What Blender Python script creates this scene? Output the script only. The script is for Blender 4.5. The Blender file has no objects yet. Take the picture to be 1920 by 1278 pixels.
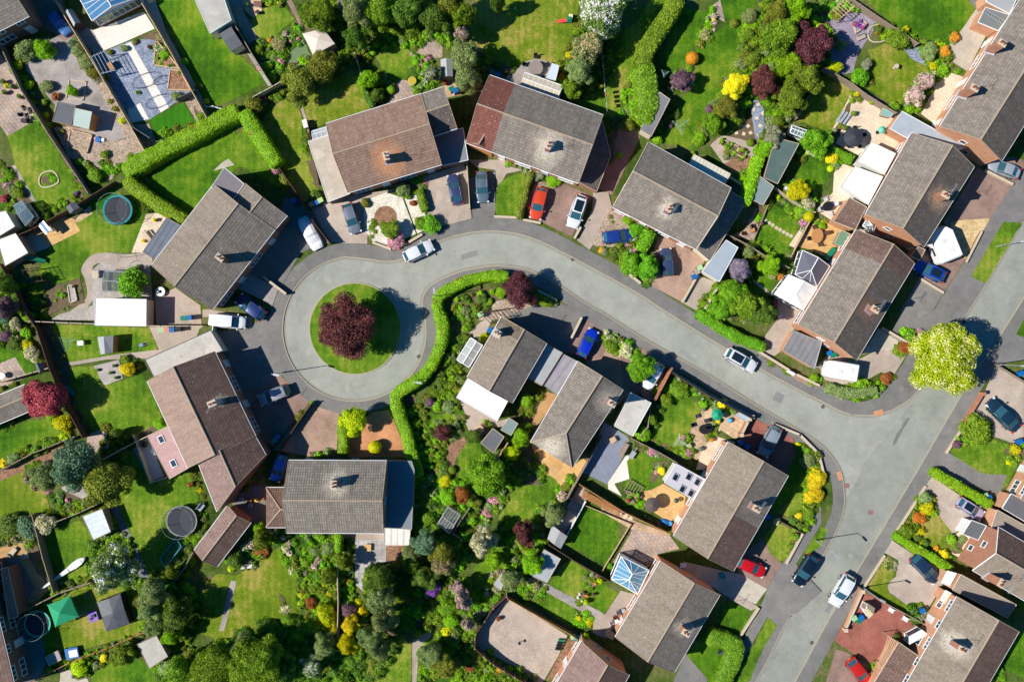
import bpy,math,random
import numpy as np
from mathutils import Vector,Matrix,noise as mnoise
from mathutils.geometry import tessellate_polygon
R=math.radians
random.seed(7)
scene=bpy.context.scene
COL=scene.collection
# ---------------------------------------------------------------- camera, sky, sun, exposure
CAM_H=120.0
PXM=14.5
cam_d=bpy.data.cameras.new('camera');cam=bpy.data.objects.new('camera',cam_d);COL.objects.link(cam)
cam.location=(0,0,CAM_H);cam.rotation_euler=(0,0,0)
cam_d.sensor_width=36;cam_d.lens=36*CAM_H/(1920/PXM);cam_d.clip_end=2000;cam_d.clip_start=1
scene.camera=cam
SUN_EL,SUN_DIR=R(46),R(189)
w=bpy.data.worlds.new("World");scene.world=w;w.use_nodes=True
wn=w.node_tree.nodes;wl=w.node_tree.links
sky=wn.new('ShaderNodeTexSky');sky.sky_type='NISHITA';sky.sun_disc=False
sky.sun_elevation=SUN_EL;sky.sun_rotation=R(90)-SUN_DIR;sky.dust_density=0.6;sky.ozone_density=2.0
hs=wn.new('ShaderNodeHueSaturation');hs.inputs['Saturation'].default_value=1.9;wl.new(sky.outputs[0],hs.inputs['Color'])
wl.new(hs.outputs[0],wn['Background'].inputs[0]);wn['Background'].inputs[1].default_value=0.075
sun_d=bpy.data.lights.new('sun','SUN');sun_d.energy=5.0;sun_d.angle=R(0.5);sun_d.color=(1.0,0.955,0.88)
sun=bpy.data.objects.new('sun',sun_d);COL.objects.link(sun)
sd=Vector((math.cos(SUN_DIR)*math.cos(SUN_EL),math.sin(SUN_DIR)*math.cos(SUN_EL),math.sin(SUN_EL)))
sun.rotation_euler=sd.to_track_quat('Z','Y').to_euler();sun.location=sd*200
scene.view_settings.view_transform='Standard';scene.view_settings.look='None'
scene.view_settings.exposure=0.36;scene.view_settings.gamma=1.0
scene.cycles.max_bounces=5;scene.cycles.diffuse_bounces=2;scene.cycles.transparent_max_bounces=6
# ---------------------------------------------------------------- surveying: photo position -> metres
TILES=dict(A1=(0,0,4.26),A2=(400,0,4.26),A3=(800,0,4.26),A4=(1200,0,4.26),A5=(1520,0,4.26),B1=(0,300,4.26),B2=(400,300,4.26),B3=(800,300,4.26),B4=(1200,300,4.26),B5=(1520,300,4.26),C1=(0,580,4.26),C2=(380,580,4.26),C3=(760,580,4.26),C4=(1140,580,4.26),C5=(1520,580,4.26),D1=(0,800,4.26),D2=(380,830,4.26),D3=(760,850,4.26),D4=(1140,850,4.26),D5=(1520,850,4.26),E1=(0,1028,5.11),E2=(320,1028,5.11),E3=(640,1028,5.11),E4=(880,1028,5.11),E5=(1200,1028,5.11),E6=(1587,1028,5.11),F=(0,0,1.0))
CUR=[0,0,1.0]
def T(k):CUR[:]=TILES[k]
def W(p,h=0.1):
 """survey point (picture coordinates of the current sheet) at height h, as x, y in metres"""
 x=CUR[0]+p[0]/CUR[2];y=CUR[1]+p[1]/CUR[2]
 k=(CAM_H-h)/CAM_H/PXM
 return Vector(((x-960)*k,(639-y)*k))
def M_(r):return r/CUR[2]/PXM
# ---------------------------------------------------------------- colour and materials
def lin(c):
 c/=255.0
 return c/12.92 if c<=0.04045 else ((c+0.055)/1.055)**2.4
GAIN=0.80
def C(r,g,b,k=1.0):return (lin(r)*GAIN*k,lin(g)*GAIN*k,lin(b)*GAIN*k,1)
class NT:
 def __init__(s,name,rough=0.8,spec=0.3,metal=0.0):
  s.m=bpy.data.materials.new(name);s.m.use_nodes=True
  s.n=s.m.node_tree.nodes;s.l=s.m.node_tree.links;s.b=s.n['Principled BSDF']
  s.b.inputs['Roughness'].default_value=rough;s.b.inputs['Metallic'].default_value=metal
  s.b.inputs['Specular IOR Level'].default_value=spec
 def node(s,t,**kw):
  n=s.n.new(t)
  for k,v in kw.items():setattr(n,k,v)
  return n
 def coord(s,kind='Object',rot=0,scale=1):
  c=s.node('ShaderNodeTexCoord');mp=s.node('ShaderNodeMapping')
  mp.inputs['Rotation'].default_value[2]=rot;mp.inputs['Scale'].default_value=(scale,)*3
  s.l.new(c.outputs[kind],mp.inputs[0]);return mp.outputs[0]
 def noise(s,vec,scale,detail=3,rough=0.6):
  n=s.node('ShaderNodeTexNoise');n.inputs['Scale'].default_value=scale
  n.inputs['Detail'].default_value=detail;n.inputs['Roughness'].default_value=rough
  s.l.new(vec,n.inputs['Vector']);return n.outputs['Fac']
 def ramp(s,fac,stops):
  r=s.node('ShaderNodeValToRGB');e=r.color_ramp.elements
  while len(e)<len(stops):e.new(0.5)
  for i,(p,c) in enumerate(stops):
   e[i].position=p;e[i].color=c if len(c)==4 else (*c,1)
  s.l.new(fac,r.inputs[0]);return r.outputs[0]
 def math(s,op,a,b=None,c=None,clamp=False):
  n=s.node('ShaderNodeMath',operation=op,use_clamp=clamp)
  for i,v in enumerate((a,b,c)):
   if v is None:continue
   if isinstance(v,(int,float)):n.inputs[i].default_value=v
   else :s.l.new(v,n.inputs[i])
  return n.outputs[0]
 def mix(s,fac,a,b,mode='MIX'):
  n=s.node('ShaderNodeMixRGB',blend_type=mode)
  for i,v in enumerate((fac,a,b)):
   if isinstance(v,(int,float)):n.inputs[i].default_value=v
   elif isinstance(v,(tuple,list)):n.inputs[i].default_value=v
   else :s.l.new(v,n.inputs[i])
  return n.outputs[0]
 def bump(s,h,strength=0.3,dist=0.05):
  b=s.node('ShaderNodeBump');b.inputs['Strength'].default_value=strength;b.inputs['Distance'].default_value=dist
  s.l.new(h,b.inputs['Height']);s.l.new(b.outputs[0],s.b.inputs['Normal'])
 def color(s,c):s.l.new(c,s.b.inputs['Base Color'])
def G1(v):return (v,v,v,1)
MATS={}
def memo(f):
 def g(*a,**k):
  key=(f.__name__,a,tuple(sorted(k.items())))
  if key not in MATS:MATS[key]=f(*a,**k)
  return MATS[key]
 return g
@memo
def plain(name,c,rough=0.6,var=0.12,sc=1.5,spec=0.3,metal=0.0,fine=18):
 t=NT(name,rough,spec,metal);v=t.coord()
 a=t.noise(v,sc,4);b=t.noise(v,fine,2)
 f=t.math('MULTIPLY_ADD',b,0.4,t.math('MULTIPLY',a,0.6))
 t.color(t.ramp(f,[(0.32,tuple(x*(1-var) for x in c[:3])),(0.68,tuple(x*(1+var) for x in c[:3]))]))
 return t.m
@memo
def grass(name,dark,mid,dry,dryness=0.5):
 t=NT(name,0.9,0.15);v=t.coord()
 big=t.noise(v,0.16,3,0.55);med=t.noise(v,0.9,4,0.65);fine=t.noise(v,7.0,4,0.75)
 f=t.math('ADD',t.math('MULTIPLY',big,0.55),t.math('ADD',t.math('MULTIPLY',med,0.30),t.math('MULTIPLY',fine,0.15)))
 col=t.ramp(f,[(0.40,dark),(0.50,mid),(0.62-0.06*dryness,dry)])
 sp=t.ramp(fine,[(0.30,G1(0.55)),(0.52,G1(1.0)),(0.75,G1(1.4))])
 col=t.mix(1.0,col,sp,'MULTIPLY')
 wv=t.node('ShaderNodeTexWave');wv.inputs['Scale'].default_value=0.35;wv.inputs['Distortion'].default_value=1.5
 t.l.new(v,wv.inputs['Vector'])
 col=t.mix(1.0,col,t.ramp(wv.outputs['Fac'],[(0.35,G1(0.93)),(0.65,G1(1.06))]),'MULTIPLY')
 wh=t.node('ShaderNodeTexVoronoi');wh.inputs['Scale'].default_value=1.6;t.l.new(v,wh.inputs['Vector'])
 dz=t.math('MULTIPLY',t.ramp(wh.outputs['Distance'],[(0.06,G1(1)),(0.10,G1(0))]),t.ramp(t.noise(v,0.25,2),[(0.52,G1(0)),(0.62,G1(0.8))]))
 t.color(t.mix(dz,col,C(190,200,130)))
 t.bump(fine,0.9,0.12)
 return t.m
@memo
def paving(name,c1,c2,mortar,bw=0.45,bh=0.3,rot=0.52,off=0.5,mort=0.02,stain=0.35):
 t=NT(name,0.85,0.2);v=t.coord(rot=rot)
 b=t.node('ShaderNodeTexBrick');b.offset=off
 b.inputs['Scale'].default_value=1.0;b.inputs['Brick Width'].default_value=bw;b.inputs['Row Height'].default_value=bh
 b.inputs['Mortar Size'].default_value=mort;b.inputs['Color1'].default_value=c1;b.inputs['Color2'].default_value=c2
 b.inputs['Mortar'].default_value=mortar;t.l.new(v,b.inputs['Vector'])
 st=t.noise(v,0.35,5,0.65);fi=t.noise(v,9,3,0.7)
 col=t.mix(1.0,b.outputs['Color'],t.ramp(st,[(0.3,G1(1-stain)),(0.5,G1(1)),(0.72,G1(1+stain*0.8))]),'MULTIPLY')
 t.color(t.mix(1.0,col,t.ramp(fi,[(0.3,G1(0.82)),(0.7,G1(1.15))]),'MULTIPLY'))
 t.bump(b.outputs['Fac'],-0.3,0.01)
 return t.m
@memo
def asphalt(name,c,c2,streak=0.0,rough=0.9):
 t=NT(name,rough,0.2);v=t.coord()
 big=t.noise(v,0.10,5,0.6);med=t.noise(v,0.7,5,0.7);fi=t.noise(v,14,3,0.8)
 col=t.ramp(t.math('ADD',t.math('MULTIPLY',big,0.6),t.math('MULTIPLY',med,0.4)),[(0.38,c),(0.62,c2)])
 col=t.mix(1.0,col,t.ramp(fi,[(0.28,G1(0.8)),(0.72,G1(1.18))]),'MULTIPLY')
 vo=t.node('ShaderNodeTexVoronoi',feature='DISTANCE_TO_EDGE');vo.inputs['Scale'].default_value=0.22
 dv=t.mix(0.15,v,t.noise(v,1.2,3));t.l.new(dv,vo.inputs['Vector'])
 crack=t.math('MULTIPLY',t.ramp(vo.outputs['Distance'],[(0.002,G1(1)),(0.009,G1(0))]),t.ramp(t.noise(v,0.2,2),[(0.58,G1(0)),(0.68,G1(0.25))]))
 col=t.mix(crack,col,tuple(x*0.45 for x in c[:3])+(1,))
 col=t.mix(1.0,col,t.ramp(t.noise(v,0.28,6,0.75),[(0.34,G1(0.84)),(0.5,G1(1.0)),(0.68,G1(1.12))]),'MULTIPLY')
 oil=t.ramp(t.noise(v,1.7,2,0.3),[(0.70,G1(0)),(0.76,G1(0.35))]);col=t.mix(oil,col,tuple(x*0.5 for x in c[:3])+(1,))
 pt=t.ramp(t.noise(v,0.45,2,0.4),[(0.66,G1(0)),(0.70,G1(0.5))])
 col=t.mix(pt,col,tuple(x*1.12 for x in c2[:3])+(1,))
 t.color(col);t.bump(fi,0.3,0.01)
 return t.m
@memo
def gravel(name,c1,c2,c3,sc=9):
 t=NT(name,0.9,0.2);v=t.coord()
 vo=t.node('ShaderNodeTexVoronoi');vo.inputs['Scale'].default_value=sc;t.l.new(v,vo.inputs['Vector'])
 sep=t.node('ShaderNodeSeparateColor');t.l.new(vo.outputs['Color'],sep.inputs[0])
 col=t.ramp(sep.outputs[0],[(0.1,c1),(0.5,c2),(0.95,c3)])
 col=t.mix(1.0,col,t.ramp(t.noise(v,0.6,4),[(0.3,G1(0.8)),(0.7,G1(1.15))]),'MULTIPLY')
 t.color(col);t.bump(vo.outputs['Distance'],0.5,0.03)
 return t.m
@memo
def leafmat(name,c1,c2,c3=None,pop=0.0,trans=0.25,dead=None):
 """c1 older-leaf colour .. c2 fresh-leaf colour, c3 blossom on a share of the leaves"""
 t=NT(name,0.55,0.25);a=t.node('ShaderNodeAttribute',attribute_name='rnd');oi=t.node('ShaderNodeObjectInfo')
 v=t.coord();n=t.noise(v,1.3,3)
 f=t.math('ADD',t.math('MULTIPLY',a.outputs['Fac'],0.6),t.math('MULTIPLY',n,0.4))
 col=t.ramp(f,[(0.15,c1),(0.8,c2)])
 if c3:col=t.mix(t.math('GREATER_THAN',a.outputs['Fac'],1.0-pop),col,c3)
 if dead:col=t.mix(t.ramp(t.noise(v,0.42,3,0.7),[(0.60,G1(0)),(0.68,G1(0.8))]),col,dead)
 hsv=t.node('ShaderNodeHueSaturation')
 t.l.new(t.math('MULTIPLY_ADD',oi.outputs['Random'],0.03,0.485),hsv.inputs['Hue'])
 t.l.new(t.math('MULTIPLY_ADD',oi.outputs['Random'],0.3,0.85),hsv.inputs['Value'])
 t.l.new(col,hsv.inputs['Color']);t.color(hsv.outputs[0])
 tr=t.node('ShaderNodeBsdfTranslucent');t.l.new(hsv.outputs[0],tr.inputs[0])
 mx=t.node('ShaderNodeMixShader');mx.inputs[0].default_value=trans
 t.l.new(t.b.outputs[0],mx.inputs[1]);t.l.new(tr.outputs[0],mx.inputs[2])
 t.l.new(mx.outputs[0],t.n['Material Output'].inputs[0])
 return t.m
def roofmat(name,c1,c2,tw=0.3,th=0.34,lichen=0.3,stain=None,dark=0.74,patch=None):
 """concrete roof tiles; UV = metres along the ridge, metres down the slope"""
 t=NT(name,0.85,0.2);uv=t.coord('UV');sp=t.node('ShaderNodeSeparateXYZ');t.l.new(uv,sp.inputs[0])
 u,v=sp.outputs[0],sp.outputs[1]
 fu=t.math('FRACT',t.math('DIVIDE',u,tw));fv=t.math('FRACT',t.math('DIVIDE',v,th))
 cell=t.node('ShaderNodeTexWhiteNoise',noise_dimensions='2D');cb=t.node('ShaderNodeCombineXYZ')
 t.l.new(t.math('FLOOR',t.math('DIVIDE',u,tw)),cb.inputs[0]);t.l.new(t.math('FLOOR',t.math('DIVIDE',v,th)),cb.inputs[1])
 t.l.new(cb.outputs[0],cell.inputs['Vector'])
 big=t.noise(uv,0.35,4,0.6);fi=t.noise(uv,8,4,0.8)
 f=t.math('ADD',t.math('MULTIPLY',big,0.65),t.math('MULTIPLY',cell.outputs[0],0.35))
 col=t.ramp(f,[(0.25,c1),(0.75,c2)])
 col=t.mix(1.0,col,t.ramp(fi,[(0.3,G1(0.72)),(0.7,G1(1.25))]),'MULTIPLY')
 str_=t.node('ShaderNodeMapping');str_.inputs['Scale'].default_value=(1.6,0.22,1);t.l.new(uv,str_.inputs[0])
 col=t.mix(1.0,col,t.ramp(t.noise(str_.outputs[0],1.0,5,0.7),[(0.32,G1(0.80)),(0.5,G1(1.0)),(0.7,G1(1.14))]),'MULTIPLY')
 moss=t.math('MULTIPLY',t.ramp(t.noise(uv,0.9,5,0.8),[(0.56,G1(0)),(0.70,G1(0.5))]),t.ramp(t.noise(uv,5,2),[(0.45,G1(0)),(0.6,G1(1))]));col=t.mix(moss,col,C(96,90,62))
 row=t.ramp(fv,[(0.0,G1(dark)),(0.18,G1(dark+0.08)),(0.34,G1(1.03)),(1.0,G1(0.98))])
 colm=t.ramp(fu,[(0.0,G1(0.78)),(0.16,G1(0.84)),(0.3,G1(1.04)),(0.85,G1(1.0)),(1.0,G1(0.85))])
 col=t.mix(1.0,t.mix(1.0,col,row,'MULTIPLY'),colm,'MULTIPLY')
 vo=t.node('ShaderNodeTexVoronoi');vo.inputs['Scale'].default_value=2.2;t.l.new(uv,vo.inputs['Vector'])
 sc2=t.node('ShaderNodeSeparateColor');t.l.new(vo.outputs['Color'],sc2.inputs[0])
 spot=t.math('MULTIPLY',t.math('LESS_THAN',vo.outputs['Distance'],t.math('MULTIPLY',sc2.outputs[1],0.28)),t.math('GREATER_THAN',sc2.outputs[0],0.55))
 col=t.mix(t.math('MULTIPLY',spot,lichen),col,C(200,195,180))
 if stain:
  su,sv,sr,scol=stain
  d=t.math('SQRT',t.math('ADD',t.math('POWER',t.math('SUBTRACT',u,su),2.0),t.math('MULTIPLY',t.math('POWER',t.math('SUBTRACT',v,sv),2.0),0.55)))
  d=t.math('ADD',d,t.math('MULTIPLY',t.math('SUBTRACT',t.noise(uv,1.4,4),0.5),2.2))
  m=t.math('MULTIPLY',t.ramp(t.math('DIVIDE',d,sr),[(0.25,G1(1)),(0.95,G1(0))]),t.ramp(t.noise(uv,3.2,3,0.9),[(0.38,G1(0.12)),(0.52,G1(1.0))]))
  col=t.mix(m,col,scol)
 if patch:
  u0,u1,pc=patch
  m=t.math('MULTIPLY',t.math('GREATER_THAN',u,u0),t.math('LESS_THAN',u,u1))
  col=t.mix(t.math('MULTIPLY',m,0.75),col,pc,'MULTIPLY')
 t.color(col)
 hgt=t.math('ADD',t.math('MULTIPLY',t.math('SINE',t.math('MULTIPLY',fu,6.283)),0.5),fv)
 t.bump(hgt,0.5,0.03)
 return t.m
@memo
def brick(name,c1,c2,mortar):
 t=NT(name,0.85,0.2);g=t.node('ShaderNodeTexCoord');sp=t.node('ShaderNodeSeparateXYZ');t.l.new(g.outputs['Object'],sp.inputs[0])
 cb=t.node('ShaderNodeCombineXYZ');t.l.new(t.math('ADD',sp.outputs[0],sp.outputs[1]),cb.inputs[0]);t.l.new(sp.outputs[2],cb.inputs[1])
 b=t.node('ShaderNodeTexBrick');b.inputs['Scale'].default_value=1;b.inputs['Brick Width'].default_value=0.225;b.inputs['Row Height'].default_value=0.075
 b.inputs['Mortar Size'].default_value=0.008;b.inputs['Color1'].default_value=c1;b.inputs['Color2'].default_value=c2;b.inputs['Mortar'].default_value=mortar
 t.l.new(cb.outputs[0],b.inputs['Vector'])
 t.color(t.mix(1.0,b.outputs['Color'],t.ramp(t.noise(g.outputs['Object'],1.5,4),[(0.3,G1(0.85)),(0.7,G1(1.12))]),'MULTIPLY'))
 return t.m
@memo
def ribbed(name,c,pitch=0.25,rough=0.5,metal=0.0,depth=0.72,spec=0.4,alpha=1.0):
 """sheet roofing: ribs run down the slope (UV)"""
 t=NT(name,rough,spec,metal);uv=t.coord('UV');sp=t.node('ShaderNodeSeparateXYZ');t.l.new(uv,sp.inputs[0])
 fu=t.math('FRACT',t.math('DIVIDE',sp.outputs[0],pitch))
 col=t.mix(1.0,t.ramp(t.noise(uv,0.8,5,0.7),[(0.3,tuple(x*0.82 for x in c[:3])),(0.7,tuple(x*1.12 for x in c[:3]))]),t.ramp(fu,[(0.0,G1(depth)),(0.15,G1(depth)),(0.25,G1(1.03)),(1.0,G1(1.0))]),'MULTIPLY')
 t.color(col);t.bump(fu,0.3,0.02)
 return t.m
@memo
def glass(name,c,rough=0.08,alpha=1.0,metal=0.0):
 t=NT(name,rough,0.6,metal);t.b.inputs['Base Color'].default_value=c
 if alpha<1:t.b.inputs['Alpha'].default_value=alpha
 t.b.inputs['Coat Weight'].default_value=0.5
 return t.m
@memo
def carpaint(name,c,metal=0.15):
 t=NT(name,0.32,0.5,metal);t.b.inputs['Coat Weight'].default_value=0.7;t.b.inputs['Coat Roughness'].default_value=0.08
 v=t.coord()
 t.color(t.mix(1.0,c,t.ramp(t.noise(v,2.0,4),[(0.3,G1(0.9)),(0.7,G1(1.05))]),'MULTIPLY'))
 return t.m
# ---------------------------------------------------------------- mesh helper
class MB:
 def __init__(s):s.v=[];s.f=[];s.m=[];s.uv=[];s.mats=[];s.smooth=[]
 def slot(s,m):
  if m not in s.mats:s.mats.append(m)
  return s.mats.index(m)
 def face(s,pts,m,uv=None,smooth=False):
  i=len(s.v);s.v+=[tuple(p) for p in pts];s.f.append(tuple(range(i,i+len(pts))));s.m.append(s.slot(m))
  s.uv.append(uv or [(p[0],p[1]) for p in pts]);s.smooth.append(smooth);return s
 def prism(s,poly,z0,z1,m,mside=None,bottom=False):
  """poly: list of xy counter-clockwise; closed solid"""
  poly=ccw(poly)
  tris=tessellate_polygon([[Vector((p[0],p[1],0)) for p in poly]]) if len(poly)>4 else None
  if tris is None:s.face([(p[0],p[1],z1) for p in poly],m)
  else :
   for t in tris:
    q=ccw([poly[k] for k in t]);s.face([(p[0],p[1],z1) for p in q],m)
  if bottom:s.face([(p[0],p[1],z0) for p in reversed(poly)],mside or m)
  for a,b in zip(poly,poly[1:]+poly[:1]):
   d=math.hypot(b[0]-a[0],b[1]-a[1])
   s.face([(a[0],a[1],z0),(b[0],b[1],z0),(b[0],b[1],z1),(a[0],a[1],z1)],mside or m,[(0,z0),(d,z0),(d,z1),(0,z1)])
  return s
 def box(s,c,size,m,rz=0.0,tilt=None):
  x,y,z=(k/2 for k in size);M=Matrix.Translation(Vector(c))@Matrix.Rotation(rz,4,'Z')
  if tilt:M=M@tilt
  P=[M@Vector(p) for p in((-x,-y,-z),(x,-y,-z),(x,y,-z),(-x,y,-z),(-x,-y,z),(x,-y,z),(x,y,z),(-x,y,z))]
  for f in((0,3,2,1),(4,5,6,7),(0,1,5,4),(1,2,6,5),(2,3,7,6),(3,0,4,7)):s.face([P[k] for k in f],m)
  return s
 def bar(s,a,b,wd,m,n=6):
  a=Vector(a);b=Vector(b);d=(b-a).normalized();up=Vector((0,0,1)) if abs(d.z)<0.95 else Vector((1,0,0))
  u=d.cross(up).normalized();v=d.cross(u);ra=wd if isinstance(wd,tuple) else (wd,wd)
  A=[a+(u*math.cos(t)+v*math.sin(t))*ra[0] for t in(2*math.pi*k/n for k in range(n))]
  B=[b+(u*math.cos(t)+v*math.sin(t))*ra[1] for t in(2*math.pi*k/n for k in range(n))]
  for k in range(n):s.face([A[k],B[k],B[(k+1)%n],A[(k+1)%n]],m,smooth=n>6)
  s.face(list(reversed(A))[::-1],m);s.face(B[::-1],m);return s
 def lathe(s,c,prof,m,n=20,axis='Z',rx=1,ry=1):
  """prof: list of (r, z)"""
  ring=lambda r,z:[Vector((c[0]+rx*r*math.cos(2*math.pi*k/n),c[1]+ry*r*math.sin(2*math.pi*k/n),c[2]+z)) for k in range(n)]
  R0=[ring(r,z) for r,z in prof]
  for A,B in zip(R0,R0[1:]):
   for k in range(n):s.face([A[k],A[(k+1)%n],B[(k+1)%n],B[k]],m,smooth=True)
  s.face(R0[-1],m);s.face(list(reversed(R0[0])),m);return s
 def mesh(s,name):
  me=bpy.data.meshes.new(name);me.from_pydata(s.v,[],s.f)
  for m in s.mats:me.materials.append(m)
  me.polygons.foreach_set('material_index',s.m);me.polygons.foreach_set('use_smooth',s.smooth)
  ul=me.uv_layers.new(name='UVMap');flat=[c for f in s.uv for p in f for c in p]
  ul.data.foreach_set('uv',flat);me.update();return me
 def build(s,name,parent=None,loc=None):
  o=bpy.data.objects.new(name,s.mesh(name));COL.objects.link(o)
  if parent:o.parent=parent
  if loc is not None:o.location=loc
  return o
def ccw(poly):
 a=sum(p[0]*q[1]-q[0]*p[1] for p,q in zip(poly,list(poly[1:])+[poly[0]]))
 return list(poly) if a>0 else list(reversed(poly))
LABELS={}
def tag(o,label=None,cat=None,group=None,kind=None):
 if label:
  if label in LABELS and not group:print('DUP LABEL',label)
  LABELS[label]=1;o['label']=label
  n=len(label.split())
  if n<4 or n>16:print('LABEL LEN',n,label)
 if cat:o['category']=cat
 if group:o['group']=group
 if kind:o['kind']=kind
 return o
def empty(name,loc,rz=0.0):
 o=bpy.data.objects.new(name,None);COL.objects.link(o);o.location=loc;o.rotation_euler=(0,0,rz);o.empty_display_size=0.3;return o
def copy_tree(o,parent=None):
 c=o.copy();COL.objects.link(c);c.parent=parent
 for ch in o.children:copy_tree(ch,c)
 return c
def smooth_path(pts,closed=False,n=6):
 P=[Vector(p) for p in pts];out=[];N=len(P)
 rng=range(N if closed else N-1)
 for i in rng:
  p0=P[(i-1)%N] if closed or i>0 else P[i];p1=P[i];p2=P[(i+1)%N];p3=P[(i+2)%N] if closed or i+2<N else P[min(i+1,N-1)]
  for k in range(n):
   t=k/n
   out.append(0.5*((2*p1)+(p2-p0)*t+(2*p0-5*p1+4*p2-p3)*t*t+(3*p1-p0-3*p2+p3)*t**3))
 if not closed:out.append(P[-1])
 return out
def offset_path(P,d):
 out=[]
 for i,p in enumerate(P):
  a=P[max(i-1,0)];b=P[min(i+1,len(P)-1)];t=(b-a).normalized();out.append(p+Vector((-t.y,t.x))*d)
 return out
def resample(P,step):
 out=[P[0].copy()];acc=0.0
 for a,b in zip(P,P[1:]):
  L=(b-a).length;d=step-acc
  while d<=L:out.append(a+(b-a)*(d/L));d+=step
  acc=(acc+L)%step if L else acc
 if (out[-1]-P[-1]).length>step*0.3:out.append(P[-1].copy())
 return out
# ---------------------------------------------------------------- ground patches
LAYERS=[]
def patch(name,mat,pts,smooth=False,z=None,wob=0.0,label=None):
 P=[W(p) for p in pts]
 if 'lawn' in name and 'arti' not in name:wob=max(wob,0.13)
 if smooth:P=smooth_path(P,True,6)
 if wob:
  P=smooth_path(P,True,3) if smooth else resample(P+[P[0]],0.5)[:-1]
  P=[p+Vector((mnoise.noise((p.x*1.3,p.y*1.3,0)),mnoise.noise((p.x*1.3,p.y*1.3,9))))*wob for p in P]
 bb=(min(p.x for p in P),min(p.y for p in P),max(p.x for p in P),max(p.y for p in P))
 if z is None:
  lv=1
  for b,l in LAYERS:
   if b[0]<bb[2] and b[2]>bb[0] and b[1]<bb[3] and b[3]>bb[1]:lv=max(lv,l+1)
  LAYERS.append((bb,lv));z=0.1+0.005*lv
 mb=MB();P=ccw(P)
 if len(P)>4:
  for t in tessellate_polygon([[Vector((p.x,p.y,0)) for p in P]]):
   q=ccw([P[k] for k in t]);mb.face([(p.x,p.y,z) for p in q],mat)
 else :mb.face([(p.x,p.y,z) for p in P],mat)
 o=mb.build(name);o['kind']='structure'
 if label:o['label']=label
 return o
# ---------------------------------------------------------------- foliage
def leaves_to_mesh(name,pos,nrm,size,rnd,core=None,aspect=0.62):
 n=len(pos);rs=np.random.RandomState(n)
 ref=rs.normal(size=(n,3));u=np.cross(nrm,ref);u/=np.linalg.norm(u,axis=1)[:,None]+1e-9
 v=np.cross(nrm,u);s=size[:,None]
 V=np.empty((n,4,3));V[:,0]=pos-u*s;V[:,1]=pos-v*s*aspect+nrm*s*0.12;V[:,2]=pos+u*s;V[:,3]=pos+v*s*aspect+nrm*s*0.12
 V=V.reshape(-1,3);F=np.arange(4*n).reshape(n,4)
 me=bpy.data.meshes.new(name)
 cv,cf=core if core else ([],[])
 allv=np.vstack([V,np.array(cv).reshape(-1,3)]) if len(cv) else V
 nf=n+len(cf);loops=np.concatenate([F.ravel(),(np.array(cf).ravel()+4*n)]) if len(cf) else F.ravel()
 me.vertices.add(len(allv));me.vertices.foreach_set('co',allv.astype(np.float32).ravel())
 me.loops.add(len(loops));me.loops.foreach_set('vertex_index',loops.astype(np.int32))
 tot=np.concatenate([np.full(n,4),np.full(len(cf),3)]).astype(np.int32);st=np.concatenate([[0],np.cumsum(tot)[:-1]]).astype(np.int32)
 me.polygons.add(nf);me.polygons.foreach_set('loop_start',st)
 try:me.polygons.foreach_set('loop_total',tot)
 except Exception:pass
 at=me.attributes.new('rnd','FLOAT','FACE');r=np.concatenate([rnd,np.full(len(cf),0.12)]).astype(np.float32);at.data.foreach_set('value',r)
 me.update(calc_edges=True);me.validate();return me
def ico(c,r,sub=2,nz=0.15,seed=0):
 import bmesh
 b=bmesh.new();bmesh.ops.create_icosphere(b,subdivisions=sub,radius=1.0)
 vs=[]
 for v in b.verts:
  k=1+nz*mnoise.noise((v.co.x*2+seed,v.co.y*2,v.co.z*2))*2
  vs.append((c[0]+v.co.x*r[0]*k,c[1]+v.co.y*r[1]*k,c[2]+v.co.z*r[2]*k))
 b.verts.index_update();fs=[tuple(v.index for v in f.verts) for f in b.faces];b.free();return vs,fs
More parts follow.
